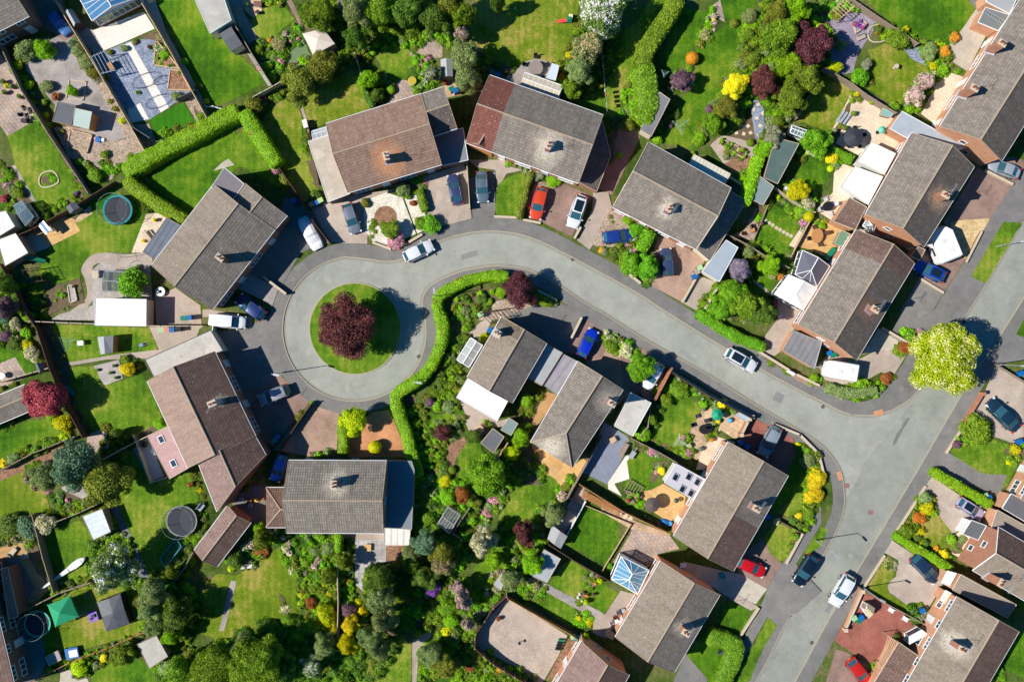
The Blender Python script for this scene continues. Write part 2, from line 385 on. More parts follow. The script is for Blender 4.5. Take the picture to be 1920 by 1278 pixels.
def crown(name,n,leaf,seed,nl=9,lobe=(0.3,0.5),spread=0.62,coref=0.78,up=0.35,flat=1.0,jit=0.24,tilt=0.7):
 rs=np.random.RandomState(seed)
 cs=[];
 for i in range(nl):
  d=rs.normal(size=3);d/=np.linalg.norm(d);rr=spread*rs.uniform(0.45,1.18)
  cs.append(d*rr*np.array([1,1,0.8]))
 cs=np.array(cs) if nl>1 else np.zeros((1,3));lr=rs.uniform(*lobe,size=len(cs)) if nl>1 else np.array([1.0])
 if nl>1:cs=np.vstack([cs,[[0,0,0.05]]]);lr=np.append(lr,0.62)
 w_=lr**2;idx=rs.choice(len(cs),size=n*3,p=w_/w_.sum())
 d=rs.normal(size=(n*3,3));d[:,2]+=0.35;d/=np.linalg.norm(d,axis=1)[:,None]
 pos=cs[idx]+d*(lr[idx]*(1-jit+jit*1.6*rs.rand(n*3)))[:,None]
 keep=np.ones(len(pos),bool)
 for c,r in zip(cs,lr):keep&=(np.linalg.norm(pos-c,axis=1)>r*0.80)
 pos=pos[keep][:n];d=d[keep][:n]
 m=np.percentile(np.hypot(pos[:,0],pos[:,1]),94 if nl>1 else 97);pos/=m;pos[:,2]*=flat
 nr=d+rs.normal(size=d.shape)*tilt;nr[:,2]+=up;nr/=np.linalg.norm(nr,axis=1)[:,None]
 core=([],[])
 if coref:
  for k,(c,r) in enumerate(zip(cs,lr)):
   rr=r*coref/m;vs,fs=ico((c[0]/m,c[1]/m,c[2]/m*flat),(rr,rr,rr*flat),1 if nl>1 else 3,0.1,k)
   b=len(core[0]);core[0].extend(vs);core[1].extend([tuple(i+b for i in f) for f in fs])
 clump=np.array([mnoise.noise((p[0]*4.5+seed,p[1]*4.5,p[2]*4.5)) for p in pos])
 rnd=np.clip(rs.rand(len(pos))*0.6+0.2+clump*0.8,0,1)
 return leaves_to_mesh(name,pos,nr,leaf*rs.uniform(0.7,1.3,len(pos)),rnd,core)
PROTO={}
def proto(kind,i):
 k=(kind,i)
 if k in PROTO:return PROTO[k]
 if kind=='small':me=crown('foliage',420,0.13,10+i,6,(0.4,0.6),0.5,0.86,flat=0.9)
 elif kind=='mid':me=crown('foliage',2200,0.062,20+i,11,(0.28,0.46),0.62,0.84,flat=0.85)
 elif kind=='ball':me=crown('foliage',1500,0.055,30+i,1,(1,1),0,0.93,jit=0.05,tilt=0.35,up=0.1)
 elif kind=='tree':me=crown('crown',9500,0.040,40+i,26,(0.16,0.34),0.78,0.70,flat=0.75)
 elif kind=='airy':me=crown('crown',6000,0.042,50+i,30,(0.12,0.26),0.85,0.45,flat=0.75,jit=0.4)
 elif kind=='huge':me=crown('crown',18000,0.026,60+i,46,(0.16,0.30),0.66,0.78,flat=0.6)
 elif kind=='spiky':
  rs=np.random.RandomState(70+i);n=90;P=[];N=[];S=[]
  mb=MB();g=LEAF['plain']
  for k2 in range(n):
   a=rs.uniform(0,6.283);e=rs.uniform(0.05,1.35);L=rs.uniform(0.75,1.05);dx=Vector((math.cos(a)*math.cos(e),math.sin(a)*math.cos(e),math.sin(e)))
   sd_=Vector((-math.sin(a),math.cos(a),0))*0.05;mid=dx*L*0.6;tip=dx*L+Vector((0,0,-0.15*L));mb.face([-sd_*.5,mid-sd_,tip,mid+sd_],g)
  me=mb.mesh('foliage');at=me.attributes.new('rnd','FLOAT','FACE');at.data.foreach_set('value',np.random.RandomState(i).rand(len(me.polygons)).astype(np.float32))
 PROTO[k]=me
 if not me.materials:me.materials.append(LEAF['plain'])
 return me
LEAF={}
def LM(key,*a,**k):LEAF[key]=leafmat('leaves_'+key,*a,**k)
def setmat(o,m):
 o.material_slots[0].link='OBJECT';o.material_slots[0].material=m
def bush(x,y,r,col,label,h=None,kind=None,cat='shrub',name=None,ry=None,rz=None):
 rm=M_(r);rym=M_(ry) if ry else rm;h=h or (rm*1.5 if rm<1.2 else rm*1.25)
 kind=kind or ('small' if max(rm,rym)<0.75 else 'mid')
 me=proto(kind,random.randrange(4));p=W((x,y),h*0.55)
 o=bpy.data.objects.new(name or ('shrub' if cat=='shrub' else cat.replace(' ','_')),me);COL.objects.link(o)
 zs=h/2 if kind!='spiky' else h
 o.location=(p.x,p.y,0.1+(zs*0.9 if kind!='spiky' else 0));o.scale=(rm,rym,zs);o.rotation_euler=(0,0,rz if rz is not None else (random.uniform(0,6.28) if not ry else 0))
 setmat(o,LEAF[col]);return tag(o,label,cat)
BARK=None
def tree(x,y,r,col,h,label,kind='tree',cat='tree',name=None,ry=None,rz=None,flat=None,cone=False):
 rm=M_(r);rym=M_(ry) if ry else rm;hc=min(h*0.62,h-rm*0.55);p=W((x,y),hc)
 root=empty(name or cat.replace(' ','_'),(p.x,p.y,0.1));tag(root,label,cat)
 mb=MB();tr=max(0.08,min(0.25,h*0.028));rs=random.Random(int(x*7+y))
 top=Vector((rs.uniform(-.2,.2),rs.uniform(-.2,.2),hc));mb.bar((0,0,-0.1),(0,0,h*0.25),(tr*1.3,tr),BARK,8);mb.bar((0,0,h*0.25),top,(tr,tr*0.5),BARK,8)
 for k in range(7):
  a=k*0.9+rs.random();z0=h*rs.uniform(0.25,0.5);mb.bar((0,0,z0),(math.cos(a)*rm*0.7,math.sin(a)*rym*0.7,z0+h*rs.uniform(0.1,0.3)),(tr*0.5,tr*0.12),BARK,5)
 mb.build('trunk',root)
 if kind=='tree' and rm>4.2:kind='huge'
 me=proto(kind,rs.randrange(4));o=bpy.data.objects.new('crown',me);COL.objects.link(o);o.parent=root
 o.location=(0,0,hc);z=(h-hc)/(0.75 if kind!='huge' else 0.6)*0.95;o.scale=(rm,rym,z if not flat else flat);o.rotation_euler=(0,0,rz if rz is not None else (rs.uniform(0,6.28) if not ry else 0))
 setmat(o,LEAF[col]);return root
def leaf_shell(P,N,dens_leaf,col,name,seed,core_mb):
 pass
def hedge(pts,wd,h,col,label,name='hedge',smooth=False,leaf=0.09,dens=70,closed=False):
 P=[W(p,h) for p in pts]
 if smooth:P=smooth_path(P,closed,5)
 P=resample(P,0.35);L=offset_path(P,wd/2);Rr=offset_path(P,-wd/2);rs=np.random.RandomState(int(abs(P[0].x)*10)+len(P))
 org=P[0];nr=9;rows=[]
 prof=[(-1,0),(-1.02,0.35),(-1.0,0.72),(-0.88,0.97),(-0.3,1.02),(0.3,1.02),(0.88,0.97),(1.0,0.72),(1.02,0.35),(1,0)]
 V=[];F=[]
 for i,p in enumerate(P):
  t=(Rr[i]-L[i]).normalized()*(wd/2);k=0.75 if i in(0,len(P)-1) else 1.0
  for (a,b) in prof:
   q=Vector((p.x,p.y,0))+Vector((t.x,t.y,0))*a*k;z=0.1+b*h*(0.93 if k<1 else 1)
   n_=mnoise.noise((q.x*1.1,q.y*1.1,z*1.1));n2=mnoise.noise((q.x*0.35,q.y*0.35,5))
   q+=Vector((t.x,t.y,0)).normalized()*a*(n_*0.14+n2*0.12);z+=(n_*0.12+n2*0.14)*(b>0.5)
   V.append((q.x-org.x,q.y-org.y,z))
 m=len(prof);V=np.array(V);T3=[]
 for i in range(len(P)-1):
  for j in range(m-1):
   a=i*m+j;T3+=[(a,a+m,a+m+1),(a,a+m+1,a+1)]
 for e in(0,len(P)-1):
  b0=e*m
  for j in range(1,m-1):T3.append((b0,b0+j,b0+j+1) if e==0 else (b0,b0+j+1,b0+j))
 T3=np.array(T3);A,B,Cc=V[T3[:,0]],V[T3[:,1]],V[T3[:,2]];cr=np.cross(B-A,Cc-A);ar=np.linalg.norm(cr,axis=1)/2
 n=int(ar.sum()*dens);idx=rs.choice(len(T3),n,p=ar/ar.sum());r1=np.sqrt(rs.rand(n));r2=rs.rand(n)
 pos=A[idx]*(1-r1)[:,None]+B[idx]*(r1*(1-r2))[:,None]+Cc[idx]*(r1*r2)[:,None]
 nn=cr[idx]/(2*ar[idx][:,None]+1e-9);ctr=np.array([[0,0,h*0.5]]);
 cl=np.array([[p.x-org.x,p.y-org.y,h*0.45] for p in P]);near=cl[np.argmin(((pos[:,None,:2]-cl[None,::3,:2])**2).sum(-1),axis=1)*3]
 sgn=np.sign(((pos-near)*nn).sum(1));sgn[sgn==0]=1;nn*=sgn[:,None]
 pos=pos+nn*(rs.rand(n)*0.10-0.01)[:,None];nn=nn+rs.normal(size=nn.shape)*0.55;nn[:,2]+=0.2;nn/=np.linalg.norm(nn,axis=1)[:,None]
 cl2=np.array([mnoise.noise((q[0]*1.8,q[1]*1.8,q[2]*2)) for q in pos])
 rnd=np.clip(rs.rand(n)*0.8+0.1+cl2*0.4,0,1)
 me=leaves_to_mesh(name,pos,nn,leaf*rs.uniform(0.7,1.3,n),rnd,(V.tolist(),T3.tolist()))
 me.materials.append(LEAF[col]);o=bpy.data.objects.new(name,me);COL.objects.link(o);o.location=(org.x,org.y,0)
 return tag(o,label,'hedge' if name=='hedge' else name.replace('_',' '))
def in_poly(x,y,P):
 c=False;j=len(P)-1
 for i in range(len(P)):
  if (P[i].y>y)!=(P[j].y>y) and x<(P[j].x-P[i].x)*(y-P[i].y)/(P[j].y-P[i].y+1e-12)+P[i].x:c= not c
  j=i
 return c
NBED=[0]
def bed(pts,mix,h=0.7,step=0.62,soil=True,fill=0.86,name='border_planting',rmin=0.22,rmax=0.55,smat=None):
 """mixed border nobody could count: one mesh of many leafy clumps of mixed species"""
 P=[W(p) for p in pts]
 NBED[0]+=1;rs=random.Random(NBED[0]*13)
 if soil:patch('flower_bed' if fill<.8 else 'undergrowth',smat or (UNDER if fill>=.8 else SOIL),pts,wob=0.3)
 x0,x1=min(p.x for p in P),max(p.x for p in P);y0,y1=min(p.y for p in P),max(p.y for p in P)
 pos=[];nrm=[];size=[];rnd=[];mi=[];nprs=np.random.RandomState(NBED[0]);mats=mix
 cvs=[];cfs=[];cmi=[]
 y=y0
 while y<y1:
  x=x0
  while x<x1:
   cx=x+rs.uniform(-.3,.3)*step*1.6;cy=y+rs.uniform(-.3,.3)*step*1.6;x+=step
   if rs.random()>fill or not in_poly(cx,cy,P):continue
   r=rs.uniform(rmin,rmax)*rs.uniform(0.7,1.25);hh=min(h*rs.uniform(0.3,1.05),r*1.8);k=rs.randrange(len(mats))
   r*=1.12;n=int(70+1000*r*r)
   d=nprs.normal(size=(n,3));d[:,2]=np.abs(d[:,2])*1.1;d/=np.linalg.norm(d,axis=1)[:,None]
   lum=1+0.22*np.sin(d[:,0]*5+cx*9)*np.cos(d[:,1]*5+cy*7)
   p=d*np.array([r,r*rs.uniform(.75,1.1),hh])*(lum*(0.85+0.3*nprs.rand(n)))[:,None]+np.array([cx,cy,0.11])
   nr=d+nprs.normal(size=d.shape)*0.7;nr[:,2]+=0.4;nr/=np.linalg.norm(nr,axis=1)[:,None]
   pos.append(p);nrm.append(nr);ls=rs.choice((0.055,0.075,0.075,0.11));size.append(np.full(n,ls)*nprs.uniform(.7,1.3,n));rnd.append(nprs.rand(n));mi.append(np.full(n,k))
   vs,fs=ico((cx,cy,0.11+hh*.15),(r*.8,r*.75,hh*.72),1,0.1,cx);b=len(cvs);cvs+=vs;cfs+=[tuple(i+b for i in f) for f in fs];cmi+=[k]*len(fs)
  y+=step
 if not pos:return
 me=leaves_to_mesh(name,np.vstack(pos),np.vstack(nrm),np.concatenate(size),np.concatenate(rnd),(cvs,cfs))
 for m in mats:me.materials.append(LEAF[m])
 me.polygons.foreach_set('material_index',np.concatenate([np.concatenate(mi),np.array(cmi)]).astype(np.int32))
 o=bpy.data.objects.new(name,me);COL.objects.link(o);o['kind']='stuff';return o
# ---------------------------------------------------------------- shared materials
_LM0=LM
def LM(key,*a,**k):_LM0(key,*[(min(.9,c[0]*LG*1.1),min(.9,c[1]*LG),min(.9,c[2]*LG*0.85),1) if isinstance(c,tuple) else c for c in a],**k)
LG=1.5
UNDER=grass('undergrowth',C(44,78,14),C(78,118,26),C(112,128,50),0.4)
BARK=plain('bark',C(95,80,66),0.9,0.25,3)
SOIL=plain('soil',C(112,96,72),0.95,0.35,1.2,fine=9)
GROUND=grass('ground_cover',C(64,90,28),C(92,112,44),C(122,120,74),0.6)
LAWN=grass('lawn',C(74,114,20),C(106,144,30),C(152,162,58),0.6)
LAWNG=grass('lawn_fresh',C(60,104,14),C(88,134,20),C(130,154,40),0.3)
LAWND=grass('lawn_dry',C(98,128,22),C(126,146,34),C(170,160,76),0.9)
ASTRO=grass('artificial_turf',C(52,120,14),C(62,132,18),C(70,138,24),0.0)
ROAD=asphalt('carriageway',C(157,160,149),C(169,169,158))
MROAD=asphalt('main_carriageway',C(146,149,138),C(161,162,150))
PAVE=asphalt('footway',C(118,117,113),C(138,135,130))
TARM=asphalt('drive_tarmac',C(118,116,114),C(142,138,132))
KERB=plain('kerb_stone',C(178,166,142),0.85,0.12,4)
CONC=asphalt('concrete',C(186,176,158),C(208,198,180))
CONCP=asphalt('pink_concrete',C(174,158,144),C(196,180,164))
BLOCK=paving('block_paving',C(174,144,126),C(188,158,138),C(140,110,98),0.22,0.11,0.5,mort=0.008)
BLOCKR=paving('red_block_paving',C(160,98,84),C(176,112,96),C(120,76,66),0.22,0.11,-1.0,mort=0.008)
BLOCKB=paving('brown_block_paving',C(152,124,112),C(164,136,122),C(120,98,90),0.22,0.11,0.5,mort=0.008)
BLOCKO=paving('orange_block_paving',C(206,146,104),C(216,156,112),C(176,122,88),0.22,0.11,0.1,mort=0.008)
BLOCKG=paving('grey_block_paving',C(168,158,152),C(182,172,166),C(140,132,128),0.22,0.11,0.4,mort=0.008)
FLAG=paving('paving_slabs',C(214,186,152),C(196,166,134),C(160,136,110),0.62,0.62,0.52,0.5,0.02)
FLAGP=paving('pale_slabs',C(236,218,192),C(224,204,176),C(196,176,148),0.7,0.5,0.52,0.5,0.015,0.15)
FLAGW=paving('white_slabs',C(244,238,226),C(236,228,214),C(210,202,190),0.9,0.6,0.5,0.5,0.012,0.08)
FLAGG=paving('grey_slabs',C(196,192,188),C(178,174,170),C(140,136,132),0.6,0.6,0.0,0.0,0.02)
FLAGM=paving('mixed_slabs',C(196,170,150),C(176,160,150),C(130,116,104),0.6,0.45,0.9,0.4,0.02)
SANDP=paving('buff_patio',C(226,186,126),C(212,168,108),C(180,140,92),0.6,0.6,0.52,0.5,0.012,0.2)
WGRAV=gravel('white_gravel',C(206,196,174),C(232,224,206),C(250,244,230))
GGRAV=gravel('grey_gravel',C(164,156,148),C(178,170,162),C(194,186,178))
PGRAV=gravel('pink_gravel',C(176,160,146),C(188,170,156),C(202,184,168))
SLATE=gravel('slate_chippings',C(110,122,142),C(140,150,168),C(172,180,196))
PSLATE=gravel('plum_slate',C(132,122,140),C(152,142,158),C(176,164,178))
BGRAV=gravel('brown_gravel',C(142,122,102),C(176,154,134),C(206,188,168))
BARKC=gravel('bark_chippings',C(120,86,64),C(150,112,88),C(176,138,112))
YGRAV=gravel('golden_gravel',C(196,164,112),C(216,186,134),C(236,212,164))
DECKG=paving('grey_decking',C(150,156,172),C(140,146,162),C(96,100,112),3.0,0.14,1.05,0.5,0.012,0.1)
DECKB=paving('timber_decking',C(206,168,116),C(192,150,100),C(130,98,66),2.4,0.14,-0.4,0.5,0.012,0.15)
LM('plain',C(60,110,20),C(110,160,40))
LM('green',C(66,104,18),C(138,174,44));LM('bright',C(84,140,10),C(148,200,32));LM('lime',C(140,180,0),C(206,232,26))
LM('hedge',C(80,124,8),C(160,202,40),dead=C(150,110,40));LM('dark',C(52,84,26),C(112,146,54));LM('blue',C(66,104,82),C(120,156,126))
LM('olive',C(80,94,24),C(140,150,56));LM('grey',C(104,116,96),C(164,172,148));LM('sage',C(90,116,66),C(150,172,112))
LM('gold',C(150,160,0),C(222,214,20));LM('yellow',C(210,180,10),C(255,226,44));LM('orange',C(176,120,20),C(226,160,60))
LM('maroon',C(58,30,34),C(112,62,68),trans=0.12);LM('red',C(120,36,54),C(190,92,108),trans=0.15);LM('rust',C(110,60,30),C(170,104,60))
LM('plum',C(84,64,80),C(136,110,128));LM('lilac',C(120,112,140),C(170,160,190));LM('violet',C(100,50,150),C(160,100,210));LM('pinkf',C(90,120,40),C(130,160,60),C(246,150,200),0.75)
LM('pink',C(96,110,50),C(140,150,80),C(226,190,206),0.55);LM('blossom',C(84,120,44),C(134,170,84),C(244,246,226),0.45)
LM('cream',C(130,136,90),C(196,196,140),C(240,224,200),0.45);LM('white',C(90,120,60),C(140,160,100),C(250,250,240),0.2)
LM('flower',C(60,110,24),C(110,160,44),C(240,200,60),0.12);LM('ivy',C(50,90,20),C(100,140,40));LM('limefl',C(138,168,14),C(180,204,44),C(236,238,160),0.28)
LM('magenta',C(80,100,40),C(120,130,60),C(214,60,130),0.5);LM('laurel',C(62,120,10),C(130,190,40));LM('conifer',C(70,96,20),C(128,150,44));LM('fern',C(96,112,60),C(150,160,100),C(196,176,150),0.35)
BRK=brick('red_brick',C(178,108,80),C(196,126,94),C(190,170,150))
BRKO=brick('orange_brick',C(216,148,108),C(228,160,118),C(214,190,166))
BRKD=brick('brown_brick',C(120,84,72),C(138,98,84),C(150,134,120))
REND=plain('cream_render',C(236,224,200),0.8,0.05)
WHT=plain('white_upvc',C(246,246,244),0.4,0.03,spec=0.5)
WHTC=plain('white_canvas',C(240,240,242),0.7,0.08,2.0)
LEAD=plain('lead_flashing',C(176,176,184),0.6,0.15,5)
MORT=plain('ridge_mortar',C(178,158,134),0.9,0.15,3)
GLS=glass('window_glass',C(60,80,92),0.06)
GLSB=glass('blue_glass',C(90,160,196),0.10)
GLSD=glass('dark_glass',C(26,40,50),0.08)
FELTG=plain('grey_felt',C(170,172,172),0.9,0.10,1.2)
FELTD=plain('dark_felt',C(104,106,110),0.9,0.12,1.2)
FELTB=plain('blue_grey_roof',C(166,178,188),0.6,0.10,0.8)
FIBRO=asphalt('cement_sheet',C(188,184,174),C(206,200,190))
TIMB=plain('timber',C(190,136,84),0.8,0.15,3)
TIMBG=plain('weathered_timber',C(160,142,124),0.9,0.2,2.5)
TIMBD=plain('dark_timber',C(96,72,58),0.9,0.2,2.5)
TIMBY=plain('new_timber',C(206,178,140),0.8,0.12,3)
STONE=plain('stone',C(206,190,164),0.9,0.12,3)
BLK=plain('black_plastic',C(34,34,38),0.5,0.1)
RUB=plain('rubber',C(26,26,28),0.8,0.1)
STL=plain('galvanised_steel',C(200,202,204),0.4,0.06,spec=0.5,metal=0.4)
TERR=plain('terracotta',C(176,108,80),0.8,0.1)
BLU=plain('blue_plastic',C(20,110,180),0.5,0.08);GRN=plain('green_plastic',C(20,130,96),0.5,0.08);TEAL=plain('teal_plastic',C(16,150,150),0.5,0.08)
REDP=plain('red_plastic',C(214,50,44),0.5,0.08);PURP=plain('purple_plastic',C(140,96,190),0.5,0.08);BRN=plain('brown_plastic',C(110,80,60),0.5,0.08)
def RM(name,c1,c2,**k):
 key=('roof',name,str(k))
 if key not in MATS:MATS[key]=roofmat(name,c1,c2,**k)
 return MATS[key]
def tiles(style,stain=None,patch=None):
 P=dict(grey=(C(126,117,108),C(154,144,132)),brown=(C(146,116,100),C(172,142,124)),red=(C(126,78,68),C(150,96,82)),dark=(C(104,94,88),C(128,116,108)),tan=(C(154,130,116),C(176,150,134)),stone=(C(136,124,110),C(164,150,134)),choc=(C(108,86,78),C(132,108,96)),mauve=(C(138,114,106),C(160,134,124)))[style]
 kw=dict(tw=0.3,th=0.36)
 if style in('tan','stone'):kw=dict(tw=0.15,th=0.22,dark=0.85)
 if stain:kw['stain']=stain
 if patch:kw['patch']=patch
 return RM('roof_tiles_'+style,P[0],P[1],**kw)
# ---------------------------------------------------------------- windows, walls, roofs
def V3(p,z):return Vector((p.x,p.y,z))
def window(parent,a,b,t,wd,z0,z1,mull=1,lbl='window',frame=None,pane=None,proud=0.05,door=False):
 """a->b wall foot line (outside to the right of a->b), t metres from a to the window's middle"""
 frame=frame or WHT;pane=pane or GLS
 d=(b-a).normalized();n=Vector((d.y,-d.x));rz=math.atan2(d.y,d.x);c=a+d*t+n*(proud/2)
 mb=MB();fw=0.09;zc=(z0+z1)/2;H_=z1-z0
 mb.box((c.x,c.y,z0+fw/2-0.02),(wd+0.08,proud*2.6,fw),frame,rz);mb.box((c.x,c.y,z1-fw/2),(wd,proud*1.6,fw),frame,rz)
 for k in range(mull+2):
  off=-wd/2+fw/2+(wd-fw)*k/(mull+1);q=c+d*off;mb.box((q.x,q.y,zc),(fw,proud*1.5,H_-2*fw+0.04),frame,rz)
 o=mb.build(lbl,parent);g=MB();g.box((c.x-n.x*0.02,c.y-n.y*0.02,zc),(wd-0.1,0.03,H_-0.12),pane,rz);g.build('door_panel' if door else 'pane',o);return o
def auto_windows(parent,a,b,eave,storeys=2,mirror=True,frame=None,step=3.0):
 L=(b-a).length;n=max(1,int(round(L/step)))
 for k in range(n):
  t=L*(k+0.5)/n;wd=min(1.9,L/n*0.6) if k%2==0 else 1.1
  if storeys==2:window(parent,a,b,t,wd,eave-1.55,eave-0.35,2 if wd>1.4 else 1,frame=frame)
  if k%2==0:window(parent,a,b,t,wd+0.3,0.95,2.15,2,frame=frame)
  else :window(parent,a,b,t,0.95,0.12,2.15,0,lbl='door',frame=frame,pane=WHT,door=True)
def gable(root,q,eave,rise,ma,mb_,wall=None,over=0.35,gover=0.12,sections=None,hip=(0,0),windows=(),storeys=2,base=0.0,frame=None,verge=None,ridgecap=True,wallname='wall',roofname='roof',gutter=None,z0=0.0):
 """q: four xy points p0,p1 | p2,p3 at eaves height, ridge parallel to p0->p1"""
 p0,p1,p2,p3=q
 if (p1-p0).cross(p2-p1)<0:pass
 u=(p1-p0).normalized();r0=(p0+p3)/2;r1=(p1+p2)/2;zr=eave+rise
 r0=r0+u*hip[0];r1=r1-u*hip[1];sections=sections or [(0.0,1.0,ma,mb_)]
 mb=MB();V=lambda p,z:(p.x,p.y,z);lerp=lambda a,b,t:a+(b-a)*t
 slopeA=math.hypot(((p0+p3)/2-p0).length,rise)
 def uvp(p,v):return ((p-p0).dot(u),v)
 th=0.13
 for s0,s1,mA,mB in sections:
  for side,e0,e1,m in((0,p0,p1,mA),(1,p3,p2,mB)):
   a,b=lerp(e0,e1,s0),lerp(e0,e1,s1);rr0,rr1=(lerp(r0,r1,s0),lerp(r0,r1,s1))
   pts=[V(a,eave),V(b,eave),V(rr1,zr),V(rr0,zr)];uv=[uvp(a,slopeA),uvp(b,slopeA),uvp(rr1,0),uvp(rr0,0)]
   n=(Vector(pts[1])-Vector(pts[0])).cross(Vector(pts[3])-Vector(pts[0]))
   if n.z<0:pts.reverse();uv.reverse()
   mb.face(pts,m,uv)
   mb.face([(x,y,z-th) for x,y,z in reversed(pts)],WHT)
   mb.face([V(a,eave),V(b,eave),V(b,eave-th),V(a,eave-th)],m)
 for k,(e0,e1,r) in enumerate(((p3,p0,r0),(p1,p2,r1))):
  if hip[k]:
   pts=[V(e0,eave),V(e1,eave),V(r,zr)];L=(e1-e0).length;uv=[(0,slopeA),(L,slopeA),(L/2,0)]
   n=(Vector(pts[1])-Vector(pts[0])).cross(Vector(pts[2])-Vector(pts[0]))
   if n.z<0:pts.reverse();uv.reverse()
   mb.face(pts,ma if k==0 else mb_,uv)
  else :
   for e in(e0,e1):mb.face([V(e,eave),V(r,zr),V(r,zr-th),V(e,eave-th)],verge or MORT)
 roof=mb.build(roofname,root)
 if ridgecap and rise>0.5:
  rc=MB();d=u*0.02;rc.bar((r0.x-d.x,r0.y-d.y,zr+0.01),(r1.x+d.x,r1.y+d.y,zr+0.01),0.10,MORT,7)
  for k,(e0,e1,r) in enumerate(((p3,p0,r0),(p1,p2,r1))):
   for e in(e0,e1):
    if hip[k]:rc.bar(V(e,eave+0.03),V(r,zr+0.02),0.10,MORT,5)
    else :rc.bar(V(e,eave+0.01),V(r,zr+0.0),0.04 if not verge else 0.07,verge or MORT,4)
  rc.build('ridge_tiles',roof)
  for a,b in((p0,p1),(p3,p2)):
   gt=MB()
   o=(a-(p0+p3+p1+p2)/4);nn=Vector((-u.y,u.x));s=1 if nn.dot(a-(p0+p1+p2+p3)/4)>0 else -1;q_=nn*s*0.06
   gt.bar(V(a+q_,eave-0.10),V(b+q_,eave-0.10),0.05,gutter or WHT,6);gt.build('gutter',roof)
 cr=(p3-p0).normalized();ins=lambda p,su,sc:p+u*su*gover+cr*sc*over
 w0,w1,w2,w3=ins(p0,1,1),ins(p1,-1,1),p2-u*gover-cr*over,p3+u*gover-cr*over
 half=(p3-p0).length/2;zt=eave+rise*over/half-0.14;wm=wall or BRK
 wb=MB();ring=[w0,w1,w2,w3]
 if (w1-w0).cross(w2-w1)<0:ring=[w0,w3,w2,w1]
 for a,b in zip(ring,ring[1:]+ring[:1]):
  wb.face([V(a,z0),V(b,z0),V(b,zt),V(a,zt)],wm)
 for k,(a,b) in enumerate(((w0,w3),(w1,w2))):
  if not hip[k]:wb.face([V(a,zt),V(b,zt),V((a+b)/2,zr-0.15)],wm)
 wo=wb.build(wallname,root)
 sides={'A':(w0,w1),'G1':(w1,w2),'B':(w2,w3),'G0':(w3,w0)}
 if ring[1] is w3:sides={'A':(w1,w0),'G1':(w2,w1),'B':(w3,w2),'G0':(w0,w3)}
 for s in windows:
  if s in('A','B'):auto_windows(root,*sides[s],eave,storeys,frame=frame)
  else :
   a,b=sides[s];L=(b-a).length
   if storeys==2:window(root,a,b,L*0.42,0.9,eave-1.5,eave-0.5,0,frame=frame)
   window(root,a,b,L*0.62,0.8,1.0,2.1,0,frame=frame)
 return dict(roof=roof,sides=sides,u=u,r0=r0,r1=r1,zr=zr,p0=p0,slope=slopeA,rise=rise,eave=eave,half=half,cr=cr)
def chimney(info,roof,pt,wd=0.62,ln=0.95,pots=2,mat=None,htop=None,aerial=False):
 """pt = xy of stack"""
 d=abs((pt-info['r0']).dot(info['cr']));zsurf=info['zr']-info['rise']*d/info['half'];zt=htop or info['zr']+0.75
 rz=math.atan2(info['cr'].y,info['cr'].x);mb=MB();m=mat or BRK
 mb.box((pt.x,pt.y,(zsurf-0.7+zt)/2),(ln,wd,zt-zsurf+0.7),m,rz);mb.box((pt.x,pt.y,zt+0.05),(ln+0.12,wd+0.12,0.10),STONE,rz)
 o=mb.build('chimney',roof)
 fb=MB();dn=info['cr']*(1 if (pt-info['r0']).dot(info['cr'])>0 else -1)
 sl=math.atan2(info['rise'],info['half'])
 fb.box((pt.x,pt.y,zsurf+0.05),(ln+0.5,wd+0.4,0.05),LEAD,math.atan2(dn.y,dn.x),Matrix.Rotation(sl,4,'Y'));fb.build('flashing',o if False else roof)
 for k in range(pots):
  pb=MB();q=pt+info['cr']*(ln*0.5*(k-(pots-1)/2)*0.9);pb.lathe((q.x,q.y,zt+0.1),[(0.15,0),(0.12,0.3),(0.14,0.34)],TERR,10);pb.lathe((q.x,q.y,zt+0.40),[(0.09,0.01),(0.09,0.05)],BLK,10);pb.build('chimney_pot',roof)
 if aerial:
  ab=MB();a0=V3(pt+info['u']*0.5,zt-0.4);a1=a0+Vector((0,0,1.9));ab.bar(a0,a1,0.025,STL,5);dd=Vector((0.55,0.83,0));ab.bar(a1-dd*0.7,a1+dd*0.8,0.02,STL,4)
  for k in range(8):
   c=a1+dd*(-0.65+k*0.2);e=Vector((-dd.y,dd.x,0))*0.25;ab.bar(c-e,c+e,0.012,STL,4)
  ab.build('aerial',roof)
def stain_of(q,eave,rise,pt,r,col):
 p0,p1,p2,p3=q;u=(p1-p0).normalized();cr=(p3-p0).normalized();half=(p3-p0).length/2
 d=abs((pt-(p0+p3)/2).dot(cr));return ((pt-p0).dot(u),d*math.hypot(half,rise)/half,r,col)
